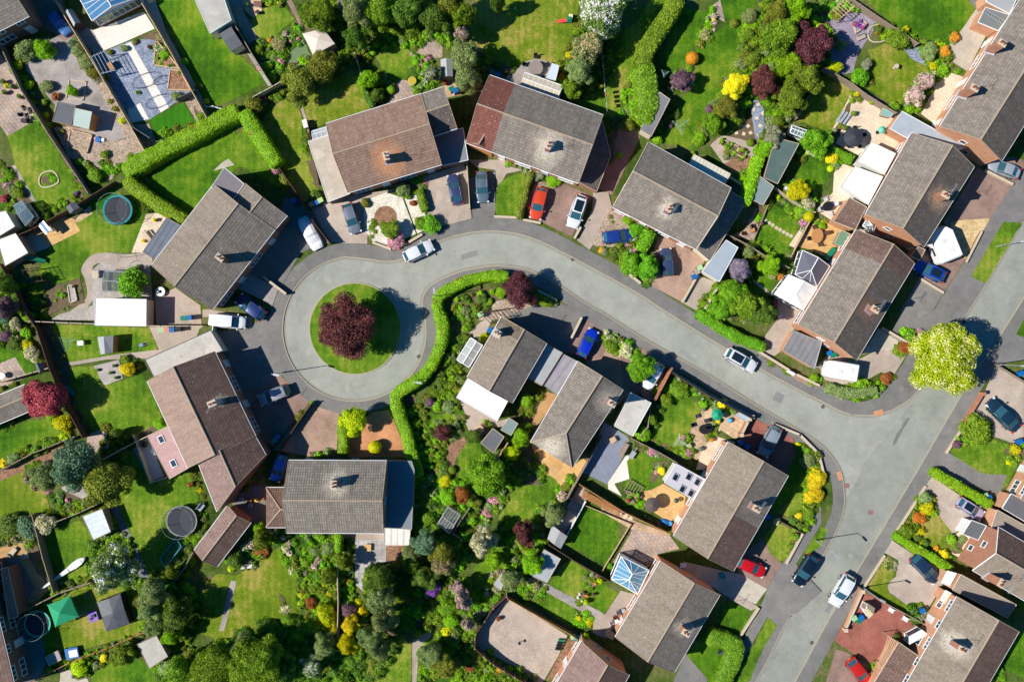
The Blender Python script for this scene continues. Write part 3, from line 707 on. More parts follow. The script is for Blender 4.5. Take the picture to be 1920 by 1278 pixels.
def house(label,pts,styleA='grey',styleB=None,eave=4.8,rise=2.5,ch=(),sections=None,windows=('A','B','G0','G1'),wall=None,cat='house',name='house',hip=(0,0),group=None,verge=None,chmat=None,stain=2.2,storeys=2,stcol=None,patchA=None,extra=None,gutter=None):
 q=[W(p,eave) for p in pts];c=sum(q,Vector((0,0)))/4;root=empty(name,(0,0,0));tag(root,label,cat,group)
 st=None;chp=[W(p,eave+rise+0.6) for p in ch]
 sc=stcol or C(206,196,176)
 st=stain_of(q,eave,rise,chp[0],stain,sc) if chp and stain else None
 cr=(q[3]-q[0]).normalized();sideA=chp and (chp[0]-(q[0]+q[3])/2).dot(cr)<0
 mA=tiles(styleA,st if sideA else None,patchA);mB=tiles(styleB or styleA,st if chp and not sideA else None)  # a darker second style puts shade of the slope turned from the sun into colour
 secs=None
 if sections:secs=[(a,b,mA if sa is None else tiles(sa),mB if sb is None else tiles(sb)) for a,b,sa,sb in sections]
 info=gable(root,q,eave,rise,mA,mB,wall,sections=secs,hip=hip,windows=windows,verge=verge,storeys=storeys,gutter=gutter)
 for k,p in enumerate(chp):chimney(info,info['roof'],p,mat=chmat,aerial=(k==0))
 info['root']=root;return info
def flat_building(label,pts,h,roof,wall=None,name='garage',cat='garage',edge=None,door=None,uvdir=None,parent=None,over=0.08,slope=0.0,group=None):
 q=ccw([W(p,h) for p in pts]);root=parent or empty(name,(0,0,0))
 if not parent:tag(root,label,cat,group)
 c=sum(q,Vector((0,0)))/len(q);inn=[p+(c-p).normalized()*over*1.5 for p in q]
 mb=MB();mb.prism(inn,0.0,h-0.1,wall or BRK);mb.build('wall',root)
 e=edge or WHT;rb=MB();d=(q[1]-q[0]).normalized() if uvdir is None else Vector(uvdir).normalized();nrm=Vector((-d.y,d.x))
 tri=tessellate_polygon([[Vector((p.x,p.y,0)) for p in q]]) if len(q)>4 else [tuple(range(len(q)))]
 for t in tri:
  f=ccw([q[k] for k in t]);rb.face([(p.x,p.y,h) for p in f],roof,[((p-q[0]).dot(d),(p-q[0]).dot(nrm)) for p in f])
 for a,b in zip(q,q[1:]+q[:1]):rb.face([V3(a,h-0.2),V3(b,h-0.2),V3(b,h),V3(a,h)],e)
 ro=rb.build('roof',root);tb=MB()
 for a,b in zip(q,q[1:]+q[:1]):tb.bar(V3(a,h+0.01),V3(b,h+0.01),0.05,e,4)
 tb.build('roof_trim',ro)
 if door is not None:
  a,b=q[door],q[(door+1)%len(q)];L=(b-a).length;window(root,a,b,L/2,min(2.2,L*0.7),0.1,2.05,0,lbl='door',pane=WHT,door=True)
 return root,q
def shed(label,pts,h=2.0,rise=0.45,roof=None,wall=None,name='shed',cat='shed',door=True,edge=None,group=None,windows=1):
 """pts: p0,p1 eave, ridge parallel"""
 q=[W(p,h) for p in pts];root=empty(name,(0,0,0));tag(root,label,cat,group);rf=roof or FELTG
 info=gable(root,q,h,rise,rf,rf,wall or TIMB,over=0.10,gover=0.06,ridgecap=False,verge=edge or TIMBG)
 a,b=info['sides']['G0'];L=(b-a).length
 window(root,a,b,L/2,0.8,0.1,1.8,0,lbl='door',frame=wall or TIMB,pane=TIMBG,door=True)
 a,b=info['sides']['A'];window(root,a,b,(b-a).length/2,0.8,1.0,1.6,0,frame=wall or TIMB)
 return root
def glasshouse(label,pts,h=2.2,rise=0.9,frame=None,roofm=None,hip=(0,0),name='conservatory',cat='conservatory',bars=5,wall=None,alpha=0.35,wallglass=True,fw=0.05):
 """pts: p0,p1 | p2,p3 eaves, ridge parallel p0->p1; rise on the middle line"""
 frame=frame or WHT;roofm=roofm or glass('roof_glass',C(150,190,205),0.1,alpha)
 q=[W(p,h) for p in pts];root=empty(name,(0,0,0));tag(root,label,cat)
 p0,p1,p2,p3=q;u=(p1-p0).normalized();r0=(p0+p3)/2+u*hip[0];r1=(p1+p2)/2-u*hip[1];zr=h+rise
 rb=MB()
 def fc(pts,uv=None):
  n=(Vector(pts[1])-Vector(pts[0])).cross(Vector(pts[2])-Vector(pts[0]))
  if n.z<0:pts=pts[::-1]
  rb.face(pts,roofm,[((Vector(p[:2])-p0).dot(u),p[2]) for p in pts])
 fc([V3(p0,h),V3(p1,h),V3(r1,zr),V3(r0,zr)]);fc([V3(p3,h),V3(p2,h),V3(r1,zr),V3(r0,zr)])
 fc([V3(p0,h),V3(p3,h),V3(r0,zr)]);fc([V3(p1,h),V3(p2,h),V3(r1,zr)])
 ro=rb.build('roof',root);fb=MB()
 for a,b in((p0,p1),(p1,p2),(p2,p3),(p3,p0)):fb.bar(V3(a,h),V3(b,h),fw*1.4,frame,4)
 fb.bar(V3(r0,zr),V3(r1,zr),fw*1.5,frame,4)
 for a,r in((p0,r0),(p3,r0),(p1,r1),(p2,r1)):fb.bar(V3(a,h),V3(r,zr),fw,frame,4)
 for k in range(1,bars+1):
  t=k/(bars+1)
  for a,b in((p0,p1),(p3,p2)):
   e=a+(b-a)*t;rr=r0+(r1-r0)*min(1,max(0,((e-r0).dot(u))/max(0.01,(r1-r0).length)));fb.bar(V3(e,h),V3(rr,zr),fw*0.7,frame,4)
 for k in(1,2):
  for (a,b,r) in((p0,p3,r0),(p1,p2,r1)):
   if (a+b-2*r).length>0.5:e=a+(b-a)*k/3;fb.bar(V3(e,h),V3(r,zr),fw*0.7,frame,4)
 fb.build('roof_bars',ro)
 wb=MB();
 for a,b in((p0,p1),(p1,p2),(p2,p3),(p3,p0)):
  wb.face([V3(a,0),V3(b,0),V3(b,0.6),V3(a,0.6)],wall or BRK)
  wb.bar(V3(a,0.62),V3(b,0.62),0.06,frame,4)
  n=max(2,int((b-a).length/0.8))
  for k in range(n+1):e=a+(b-a)*k/n;wb.bar(V3(e,0.6),V3(e,h),0.04,frame,4)
 wb.build('wall',root);gb=MB()
 for a,b in((p0,p1),(p1,p2),(p2,p3),(p3,p0)):gb.face([V3(a,0.62),V3(b,0.62),V3(b,h),V3(a,h)],glass('wall_glass',C(120,150,160),0.05,0.4))
 gb.build('glazing',root);return root
def post_mesh(h,mat,wd=0.09):
 k=('post',h,mat.name)
 if k not in PROTO:mb=MB();mb.box((0,0,h/2),(wd,wd,h),mat);mb.box((0,0,h+0.02),(wd*1.3,wd*1.3,0.04),mat);PROTO[k]=mb.mesh('post')
 return PROTO[k]
def panel_mesh(h,mat,style):
 k=('panel',h,mat.name,style)
 if k in PROTO:return PROTO[k]
 mb=MB();tw=0.09 if style!='thin' else 0.05
 if style=='trellis':
  for j in range(6):mb.box((0.5,0,0.2+j*(h-0.3)/5),(1.0,0.03,0.03),mat)
  for j in range(7):mb.box((j/6*0.96+0.02,0.03,h/2+0.1),(0.02,0.03,h-0.2),mat)
 elif style=='rail':
  for j in range(3):mb.box((0.5,0,0.25+j*(h-0.35)/2),(1.0,0.04,0.08),mat)
 else :
  mb.box((0.5,0,h/2),(1.0,0.03,h),mat);mb.box((0.5,0,h+0.015),(1.0,tw,0.03),mat)
  for j in range(9):mb.box(((j+0.5)/9,0.022 if j%2 else -0.022,h/2-0.03),(0.085,0.018,h-0.1),mat)
  for z in(0.35,h-0.35):mb.box((0.5,0.045,z),(1.0,0.04,0.08),mat)
 PROTO[k]=mb.mesh('panel');return PROTO[k]
def fence(pts,label,h=1.7,mat=None,style='board',step=1.83,cat='fence',group=None):
 mat=mat or TIMBG;P=[W(p,h) for p in pts];root=empty('fence',(P[0].x,P[0].y,0.08));tag(root,label,cat,group);org=P[0]
 pm=post_mesh(h+0.1,mat if style!='concrete' else STONE);pl=panel_mesh(h,mat,style)
 for a,b in zip(P,P[1:]):
  L=(b-a).length;n=max(1,round(L/step));d=(b-a)/n;rz=math.atan2(d.y,d.x)
  for k in range(n):
   q=a+d*k-org;o=bpy.data.objects.new('panel',pl);COL.objects.link(o);o.parent=root;o.location=(q.x,q.y,0);o.rotation_euler=(0,0,rz);o.scale=(d.length,1,1)
   o=bpy.data.objects.new('post',pm);COL.objects.link(o);o.parent=root;o.location=(q.x,q.y,0);o.rotation_euler=(0,0,rz)
 q=P[-1]-org;o=bpy.data.objects.new('post',pm);COL.objects.link(o);o.parent=root;o.location=(q.x,q.y,0)
 return root
def wall(pts,label,h=1.0,mat=None,wd=0.24,cap=None,name='garden_wall',cat='wall',piers=False,closed=False):
 P=[W(p,h) for p in pts];root=empty(name,(P[0].x,P[0].y,0));tag(root,label,cat);mb=MB();cb=MB();o_=P[0];m=mat or BRK;cp=cap or STONE
 prs=list(zip(P,P[1:]))+([(P[-1],P[0])] if closed else [])
 for a,b in prs:
  c=(a+b)/2-o_;L=(b-a).length;rz=math.atan2((b-a).y,(b-a).x);mb.box((c.x,c.y,h/2+0.04),(L+wd*0.9,wd,h),m,rz);cb.box((c.x,c.y,h+0.065),(L+wd,wd+0.06,0.05),cp,rz)
 mb.build('wall_face' if False else 'brickwork' if m in(BRK,BRKO,BRKD) else 'masonry',root);cb.build('coping',root)
 if piers:
  for p in(P[0],P[-1]):
   c=p-o_;pb=MB();pb.box((c.x,c.y,h/2+0.15),(wd*1.7,wd*1.7,h+0.25),m);pb.box((c.x,c.y,h+0.31),(wd*2,wd*2,0.07),cp);pb.build('pier',root)
 return root
def edging(pts,mat,wd=0.12,h=0.12,smooth=False,closed=False,name='path_edging'):
 P=[W(p) for p in pts]
 if smooth:P=smooth_path(P,closed,5)
 if closed:P=P+[P[0]]
 A=offset_path(P,wd/2);B=offset_path(P,-wd/2);mb=MB();z=0.1+h
 for i in range(len(P)-1):
  mb.face([V3(B[i],z),V3(B[i+1],z),V3(A[i+1],z),V3(A[i],z)],mat)
  mb.face([V3(A[i],0.05),V3(A[i],z),V3(A[i+1],z),V3(A[i+1],0.05)],mat);mb.face([V3(B[i],0.05),V3(B[i+1],0.05),V3(B[i+1],z),V3(B[i],z)],mat)
 o=mb.build(name);o['kind']='structure';return o
# ---------------------------------------------------------------- vehicles
def car_proto(kind):
 k=('car',kind)
 if k in PROTO:return PROTO[k]
 S=dict(hatch=dict(L=4.0,Wd=1.74,H=1.47,hood=0.92,wb=(-1.22,1.25),cab=(-1.86,1.02),roof=(-1.42,0.12),tail=0.98),saloon=dict(L=4.5,Wd=1.78,H=1.43,hood=0.90,wb=(-1.32,1.38),cab=(-1.72,1.08),roof=(-1.02,0.15),tail=1.0),suv=dict(L=4.45,Wd=1.84,H=1.64,hood=1.04,wb=(-1.3,1.35),cab=(-2.06,1.12),roof=(-1.66,0.2),tail=1.08),van=dict(L=4.7,Wd=1.86,H=1.86,hood=1.08,wb=(-1.4,1.5),cab=(-2.3,1.55),roof=(-2.22,0.72),tail=1.12))[kind]
 L,Wd,H_=S['L'],S['Wd'],S['H'];hx=L/2;body=carpaint('car_paint_base',C(128,128,128))
 def halfw(x):t=abs(x)/hx;return (0.93 if t>0.995 else 1)*Wd/2*(1-0.34*t**6-0.06*t**2)
 def belt(x):
  if x>S['cab'][1]-0.15:t=(x-S['cab'][1]+0.15)/(hx-S['cab'][1]+0.15);return S['hood']+0.04-0.20*t**2.2
  if x<S['cab'][0]:t=(S['cab'][0]-x)/(hx+S['cab'][0]+1e-6);return S['tail']-0.08*t**2
  return S['hood']+0.05+(S['tail']-S['hood'])*(S['cab'][1]-x)/(S['cab'][1]-S['cab'][0])
 xs=[-hx,-hx+0.03,-hx+0.10,-hx+0.2,-hx+0.38,-1.4,-0.9,-0.3,0.3,0.8,1.1,1.45,hx-0.42,hx-0.24,hx-0.11,hx-0.03,hx];xs=sorted(xs)
 mb=MB();rings=[]
 for x in xs:
  w_=halfw(x);b=belt(x);e=1 if abs(x)<hx-0.01 else 0.86
  zb=0.24 if abs(x)<hx-0.1 else 0.34
  half=[(0,b+0.045*e),(w_*0.45,b+0.035),(w_*0.80,b),(w_*0.94,b-0.06),(w_,b-0.25),(w_*1.0,0.55),(w_*0.96,zb),(w_*0.5,zb-0.04)]
  if e<1:half=[(y*0.93,(z-0.6)*0.8+0.6) for y,z in half]
  rings.append([Vector((x,-y,z)) for y,z in reversed(half)]+[Vector((x,y,z)) for y,z in half[1:]])
 for A,B in zip(rings,rings[1:]):
  for j in range(len(A)-1):mb.face([A[j],A[j+1],B[j+1],B[j]],body,smooth=True)
 mb.face(rings[-1],body);mb.face(rings[0][::-1],body)
 root=bpy.data.objects.new('parked_car',None)
 def part(m,name,par=None):
  o=bpy.data.objects.new(name,m.mesh(name));o.parent=par or root;return o
 bo=part(mb,'body')
 c0,c1=S['cab'];r0,r1=S['roof'];zt=H_
 gl=MB();gm=glass('car_glass',C(50,92,104),0.06);yb=Wd/2*0.91;yt=Wd/2*0.79
 if kind=='van':yt=Wd/2*0.84
 lo=[(c1,yb*0.80),(c1-0.12,yb*0.93),(0.2,yb),(c0+0.35,yb*0.97),(c0,yb*0.84)]
 up=[(r1+0.02,yt*0.90),(r1-0.08,yt),(0.0+(r0+r1)/4,yt*1.02),(r0+0.25,yt*0.96),(r0,yt*0.86)]
 for s in(1,-1):
  for i in range(4):
   a,b,c,d=lo[i],lo[i+1],up[i+1],up[i];f=[(a[0],a[1]*s,belt(a[0])-0.02),(b[0],b[1]*s,belt(b[0])-0.02),(c[0],c[1]*s,zt-0.06),(d[0],d[1]*s,zt-0.06)]
   gl.face(f if s<0 else f[::-1],gm)
 gl.face([(lo[0][0],-lo[0][1],belt(c1)-.02),(lo[0][0]+0.08,0,belt(c1)-.02),(lo[0][0],lo[0][1],belt(c1)-.02),(up[0][0],up[0][1],zt-.06),(up[0][0]+0.05,0,zt-.05),(up[0][0],-up[0][1],zt-.06)],gm)
 gl.face([(lo[4][0],lo[4][1],belt(c0)-.02),(lo[4][0]-0.04,0,belt(c0)-.02),(lo[4][0],-lo[4][1],belt(c0)-.02),(up[4][0],-up[4][1],zt-.06),(up[4][0]-0.04,0,zt-.05),(up[4][0],up[4][1],zt-.06)],gm)
 part(gl,'cabin_glass')
 rf=MB();n=6;rows=[]
 for i in range(n+1):
  t=i/n;x=r0-0.03+(r1-r0+0.08)*t;wv=yt*(0.97 if 0<i<n else 0.88)+0.02;dz=0.05*(1-(2*t-1)**2)
  rows.append([Vector((x,y*wv,zt-0.06+dz*0.8+0.06*(1-y*y))) for y in(-1,-0.8,-0.4,0,0.4,0.8,1)])
 for A,B in zip(rows,rows[1:]):
  for j in range(6):rf.face([A[j],B[j],B[j+1],A[j+1]],body,smooth=True)
 pil=[]
 for s in(1,-1):
  for i,wd in((0,0.035),(2,0.03),(4,0.06)):
   rf.bar((lo[i][0],lo[i][1]*s,belt(lo[i][0])),(up[i][0],up[i][1]*s,zt-0.05),wd,body,5)
  rf.bar((r0,yt*s*0.9,zt-0.035),(r1,yt*s*0.93,zt-0.035),0.03,body,5)
 part(rf,'roof')
 if kind=='van':
  vb=MB()
  for s in(1,-1):f=[(c0+0.05,yb*0.99*s,1.0),(0.55,yb*1.01*s,1.0),(0.35,yt*1.06*s,zt-0.09),(r0+0.02,yt*1.01*s,zt-0.09)];vb.face(f if s<0 else f[::-1],body)
  part(vb,'side_panel')
 for x in S['wb']:
  for s in(1,-1):
   t=MB();y=(Wd/2-0.10)*s;t.bar((x,y-0.10,0.32),(x,y+0.10,0.32),0.32,RUB,16);to=part(t,'wheel');rr=MB();rr.bar((x,y+0.105*s-0.01,0.32),(x,y+0.105*s+0.01,0.32),0.2,STL,10);part(rr,'rim',to)
 hl=glass('headlamp_glass',C(230,236,240),0.1);tl=glass('tail_lamp_red',C(200,20,24),0.2)
 for s in(1,-1):
  a=MB();a.box((hx-0.14,s*Wd*0.36,0.70),(0.24,0.30,0.13),hl,-0.35*s);part(a,'headlight')
  a=MB();a.box((-hx+0.08,s*Wd*0.385,0.86),(0.16,0.22,0.22),tl,0.25*s);part(a,'tail_light')
  a=MB();a.box((c1-0.18,s*(Wd/2+0.06),belt(c1)+0.08),(0.14,0.20,0.13),body);part(a,'wing_mirror')
 a=MB();a.box((-hx-0.005,0,0.55),(0.02,0.5,0.11),plain('yellow_plate',C(236,200,40),0.5));part(a,'number_plate')
 a=MB();a.box((hx+0.0,0,0.48),(0.03,0.9,0.16),BLK);part(a,'grille')
 PROTO[k]=(root,S);return PROTO[k]
def car(rear,front,kind,colr,label,roofc=None,cat='car',sunroof=False,name='parked_car',bars=False,group=None):
 src,S=car_proto(kind);h=0.9;a=W(rear,h);b=W(front,h);c=(a+b)/2;rz=math.atan2((b-a).y,(b-a).x);sc=(b-a).length/S['L'];sc=max(0.88,min(1.12,sc))
 pm=carpaint('paint',colr);root=empty(name,(c.x,c.y,0.11),rz);root.scale=(sc,min(1.04,sc*1.0) if sc>1 else max(0.95,sc),1)
 tag(root,label,cat,group)
 for ch in src.children:
  o=ch.copy();COL.objects.link(o);o.parent=root
  for i,ms in enumerate(o.material_slots):
   if ms.material and ms.material.name.startswith('car_paint_base'):
    ms.link='OBJECT';ms.material=(carpaint('paint_roof',roofc) if roofc and ch.name.startswith('roof') else pm)
  for g in ch.children:g2=g.copy();COL.objects.link(g2);g2.parent=o
 if sunroof:
  r0,r1=S['roof'];m=MB();m.box(((r0+r1)/2+0.08,0,S['H']+0.045),((r1-r0)*0.80,S['Wd']*0.56,0.02),GLSD);m.build('sunroof',root)
 if bars:
  r0,r1=S['roof'];m=MB()
  for s in(1,-1):m.bar((r0+.1,s*S['Wd']*0.36,S['H']+0.03),(r1-.05,s*S['Wd']*0.37,S['H']+0.03),0.03,STL,5)
  m.build('roof_rail',root)
 return root
# ---------------------------------------------------------------- garden things
def at(p,name,label,cat,h=0.1,rz=0.0,group=None):
 q=W(p,h);o=empty(name,(q.x,q.y,0.12),rz);return tag(o,label,cat,group)
def bin_(p,body,lid,label,rz=0.5):
 r=at(p,'wheelie_bin',label,'wheelie bin',1.0,rz);m=MB();
 for z0,z1,a,b in((0.08,0.95,0.24,0.29),):
  A=[(-a,-a,z0),(a,-a,z0),(a,a,z0),(-a,a,z0)];B=[(-b,-b,z1),(b,-b,z1),(b,b,z1),(-b,b,z1)]
  for k in range(4):m.face([A[k],A[(k+1)%4],B[(k+1)%4],B[k]],body)
  m.face(A[::-1],body)
 m.build('body',r);l=MB();l.box((0.02,0,1.0),(0.66,0.6,0.08),lid,0,Matrix.Rotation(0.06,4,'Y'));l.box((-0.34,0,0.98),(0.06,0.4,0.06),lid);l.build('lid',r)
 for s in(1,-1):k=MB();k.bar((-0.26,0.22*s,0.1),(-0.26,0.29*s,0.1),0.1,RUB,10);k.build('wheel',r)
 return r
def chair_mesh(mat):
 k=('chair',mat.name)
 if k not in PROTO:
  m=MB();m.box((0,0,0.42),(0.48,0.48,0.05),mat);m.box((-0.24,0,0.7),(0.05,0.46,0.5),mat,0,Matrix.Rotation(-0.15,4,'Y'))
  for x in(-.2,.2):
   for y in(-.2,.2):m.bar((x,y,0),(x,y,0.42),0.02,mat,4)
  for y in(-.24,.24):m.bar((-.22,y,.62),(.2,y,.62),0.02,mat,4)
  PROTO[k]=m.mesh('garden_chair')
 return PROTO[k]
def chairs(c,r,n,mat,label,a0=0.3,group=None):
 q=W(c,0.5);group=group or label
 for k in range(n):
  a=a0+k*2*math.pi/n;root=empty('garden_chair',(q.x+r*math.cos(a),q.y+r*math.sin(a),0.12),a+math.pi);tag(root,label,'chair',group)
  o=bpy.data.objects.new('seat',chair_mesh(mat));COL.objects.link(o);o.parent=root
def table(c,rx,ry,mat,label,rz=0.0,h=0.73,name='garden_table',round_=True):
 r=at(c,name,label,'table',h,rz);m=MB()
 if round_:m.lathe((0,0,h-0.04),[(rx,0),(rx,0.04)],mat,20,ry=ry/rx)
 else :
  m.box((0,0,h-0.02),(rx*2,ry*2,0.04),mat)
 m.build('table_top',r)
 for x in(-.6,.6):
  for y in(-.6,.6):l=MB();l.bar((x*rx,y*ry,0),(x*rx*.9,y*ry*.9,h-0.04),0.025,mat,5);l.build('leg',r)
 return r
def parasol(c,rad,mat,label,h=2.3,n=8,open_=True):
 r=at(c,'parasol',label,'parasol',h*0.9 if open_ else 1.2);m=MB();top=Vector((0,0,h))
 if open_:
  E=[Vector((rad*math.cos(6.283*k/n),rad*math.sin(6.283*k/n),h-0.45)) for k in range(n)]
  for k in range(n):m.face([E[k],E[(k+1)%n],top],mat)
  for k in range(n):m.face([E[k],E[(k+1)%n],E[(k+1)%n]-Vector((0,0,.12)),E[k]-Vector((0,0,.12))],mat)
 else :m.lathe((0,0,0.9),[(0.13,0),(0.18,0.3),(0.10,1.0),(0.03,1.35)],mat,10)
 m.build('canopy',r);p=MB();p.bar((0,0,0),(0,0,h+0.05),0.025,STL,6);p.build('pole',r);b=MB();b.lathe((0,0,0),[(0.25,0),(0.22,0.08)],BLK,12);b.build('base',r);return r
def pot(p,r,plant,label,potm=None,ph=0.35):
 o=at(p,'potted_plant',label,'potted plant',0.5);m=MB();R_=M_(r);m.lathe((0,0,0),[(R_*0.6,0),(R_*0.85,ph),(R_*0.9,ph+0.03)],potm or TERR,12);m.build('pot',o)
 me=proto('small',random.randrange(4));f=bpy.data.objects.new('foliage',me);COL.objects.link(f);f.parent=o;f.location=(0,0,ph+R_*0.7);f.scale=(R_*1.1,R_*1.1,R_);setmat(f,LEAF[plant]);return o
def tramp(c,r,pad,label,h=0.9,net=True,padw=0.13,netc=None):
 o=at(c,'trampoline',label,'trampoline',h);Rr=M_(r);m=MB();n=28;ring=lambda q,z:[Vector((q*math.cos(6.283*k/n),q*math.sin(6.283*k/n),z)) for k in range(n)]
 a=ring(Rr*(1-padw),h);m.face(a,plain('trampoline_mat',C(58,62,70),0.7));m.build('jump_mat',o);p=MB();b=ring(Rr,h+.02);a2=ring(Rr*(1-padw),h+.02)
 for k in range(n):p.face([a2[k],b[k],b[(k+1)%n],a2[(k+1)%n]][::1],pad)
 p.build('safety_pad',o)
 for k in range(6):
  t=6.283*k/6+0.3;l=MB();l.bar((Rr*math.cos(t),Rr*math.sin(t),0),(Rr*math.cos(t),Rr*math.sin(t),h+1.75 if net else h),0.03,netc or pad,6);l.build('pole',o)
 if net:
  q=MB();A,B=ring(Rr,h),ring(Rr,h+1.7);nm=glass('netting',C(40,50,56),0.9,0.22)
  for k in range(n):q.face([A[k],A[(k+1)%n],B[(k+1)%n],B[k]],nm);q.bar(B[k],B[(k+1)%n],0.02,netc or pad,4)
  q.build('safety_net',o)
 return o
def airer(c,label,arm=1.1,rz=0.2,mat=None):
 o=at(c,'rotary_airer',label,'washing line',1.7,rz);m=MB();mt=mat or plain('airer_green',C(150,200,190),0.5);m.bar((0,0,0),(0,0,1.75),0.03,STL,6);m.build('pole',o)
 tips=[Vector((arm*math.cos(t),arm*math.sin(t),1.95)) for t in(0.1,2.2,4.3)]
 for t in tips:a=MB();a.bar((0,0,1.5),t,0.022,mt,4);a.build('arm',o)
 l=MB()
 for f in(0.4,0.6,0.8,0.97):
  for i in range(3):a,b=tips[i]*f,tips[(i+1)%3]*f;a.z=b.z=1.5+0.45*f;l.bar(a,b,0.006,mt,3)
 l.build('line',o);return o
def bench(p,rz,label,mat=None,L=1.3):
 o=at(p,'garden_bench',label,'bench',0.45,rz);mt=mat or TIMBG;m=MB()
 for k in range(4):m.box((0,-0.2+0.13*k,0.43),(L,0.10,0.03),mt)
 m.build('seat',o);b=MB()
 for k in range(3):b.box((0,0.30,0.58+k*0.13),(L,0.03,0.09),mt)
 b.build('backrest',o)
 for x in(-L/2+.06,L/2-.06):
  for y in(-.2,.28):l=MB();l.bar((x,y,0),(x,y,0.42 if y<0 else 0.9),0.03,mt,4);l.build('leg',o)
 return o
def lamp(base,head,label,h=6.0):
 CUR_=CUR[:];b=W(base,0.1);t=W(head,h);o=empty('street_lamp',(b.x,b.y,0.1));tag(o,label,'street lamp');m=MB();d=(t-b);m.bar((0,0,0),(0,0,1.2),0.09,STL,10);m.bar((0,0,1.2),(0,0,h-0.3),(0.06,0.05),STL,10);m.build('column',o)
 if d.length<0.25:d=Vector((0.6,-0.1))
 d=d.normalized()*min(d.length,1.0)
 a=MB();a.bar((0,0,h-0.35),(d.x*0.6,d.y*0.6,h-0.12),0.035,STL,6);a.build('arm',o)
 l=MB();l.box((d.x,d.y,h-0.08),(0.75,0.24,0.12),STL,math.atan2(d.y,d.x));l.box((d.x,d.y,h-0.15),(0.5,0.18,0.04),WHT,math.atan2(d.y,d.x));l.build('lamp_head',o);return o
def raised_bed(pts,mix,label,mat=None,h=0.35,fill=0.6,smat=None):
 q=ccw([W(p,h) for p in pts]);o=empty('raised_bed',(0,0,0));tag(o,label,'planter');m=MB();mt=mat or TIMBY
 for a,b in zip(q,q[1:]+q[:1]):c=(a+b)/2;m.box((c.x,c.y,0.1+h/2),((b-a).length+0.12,0.13,h),mt,math.atan2((b-a).y,(b-a).x))
 m.build('frame',o);s=MB();s.prism(q,0.1,h,smat or SOIL);s.build('soil',o)
 if fill:
  rs=random.Random(int(q[0].x*10));x0,x1=min(p.x for p in q),max(p.x for p in q);y0,y1=min(p.y for p in q),max(p.y for p in q);pos=[];n_=0
  for t in range(14):
   x,y=rs.uniform(x0,x1),rs.uniform(y0,y1)
   if not in_poly(x,y,q) or rs.random()>fill:continue
   f=bpy.data.objects.new('plant',proto('small',rs.randrange(4)));COL.objects.link(f);f.parent=o;r=rs.uniform(.18,.32);f.location=(x,y,h+r*.7);f.scale=(r,r,r);setmat(f,LEAF[rs.choice(mix)])
 return o
def block(label,p,size,mat,name,cat,rz=0.0,top=None,h=None):
 """small furniture with a lid: bodies like storage boxes, bbq covers"""
 z=size[2];o=at(p,name,label,cat,z,rz);m=MB();m.box((0,0,z/2),(size[0]*.94,size[1]*.94,z),mat);m.build('body',o)
 l=MB();l.box((0,0,z+0.03),(size[0],size[1],0.06),top or mat);l.box((0,0,z+0.075),(size[0]*.86,size[1]*.86,0.04),top or mat);l.build('lid',o)
 for s in(1,-1):k=MB();k.box((s*size[0]*0.2,-size[1]/2,z*0.8),(0.12,0.04,0.04),BLK);k.build('handle',o)
 return o
def pergola(pts,label,h=2.2,mat=None,n=6,name='pergola',cat='pergola',wd=0.06):
 q=[W(p,h) for p in pts];o=empty(name,(0,0,0));tag(o,label,cat);mt=mat or TIMBY
 for p in q:m=MB();m.bar(V3(p,0.1),V3(p,h),wd*0.8,mt,4);m.build('post',o)
 for a,b in((q[0],q[1]),(q[3],q[2])):m=MB();m.bar(V3(a,h),V3(b,h),wd,mt,4);m.build('beam',o)
 for k in range(n+1):t=k/n;a=q[0]+(q[1]-q[0])*t;b=q[3]+(q[2]-q[3])*t;m=MB();e=(a-b).normalized()*0.15;m.bar(V3(a+e,h+0.08),V3(b-e,h+0.08),wd*0.7,mt,4);m.build('rafter',o)
 return o
# ================================================================ streets
T('F')
def circ(cx,cy,r,a0,a1,n=40):return [(cx+r*math.cos(R(a0+(a1-a0)*k/n)),cy+r*math.sin(R(a0+(a1-a0)*k/n))) for k in range(n+1)]
NORTH=circ(666,616,135,90,262,48)+smooth_path([Vector(p) for p in[(653,483),(688,486),(722,491),(757,486),(790,470),(816,456),(865,440),(917,434),(964,438),(1005,450),(1035,464),(1070,482),(1130,514),(1200,553),(1241,580),(1339,641),(1422,690),(1490,727),(1543,754),(1579,772),(1614,779),(1649,776),(1684,763),(1719,735),(1762,668),(1806,600),(1849,532),(1920,412),(1990,294)]],False,5)[0:]
SOUTH=circ(666,616,135,90,26,16)+smooth_path([Vector(p) for p in[(789,670),(797,640),(797,600),(791,568),(800,543),(823,525),(870,507),(927,498),(969,501),(1000,509),(1030,524),(1063,544),(1100,569),(1140,592),(1222,643),(1328,702),(1422,761),(1516,817),(1543,836),(1565,862),(1577,885),(1582,909),(1583,949),(1570,991),(1541,1045),(1513,1096),(1480,1155),(1425,1263),(1370,1360)]],False,5)
EAST=[(2030,375),(1905,580),(1856,657),(1818,711),(1724,873),(1607,1068),(1550,1165),(1489,1278),(1440,1365)]
nW=[W(p,0) for p in NORTH];sW=[W(p,0) for p in SOUTH];eW=[W(p,0) for p in EAST]
road_poly=ccw(nW+eW+sW[::-1])
big=[Vector(p) for p in((-140,-100),(140,-100),(140,100),(-140,100))]
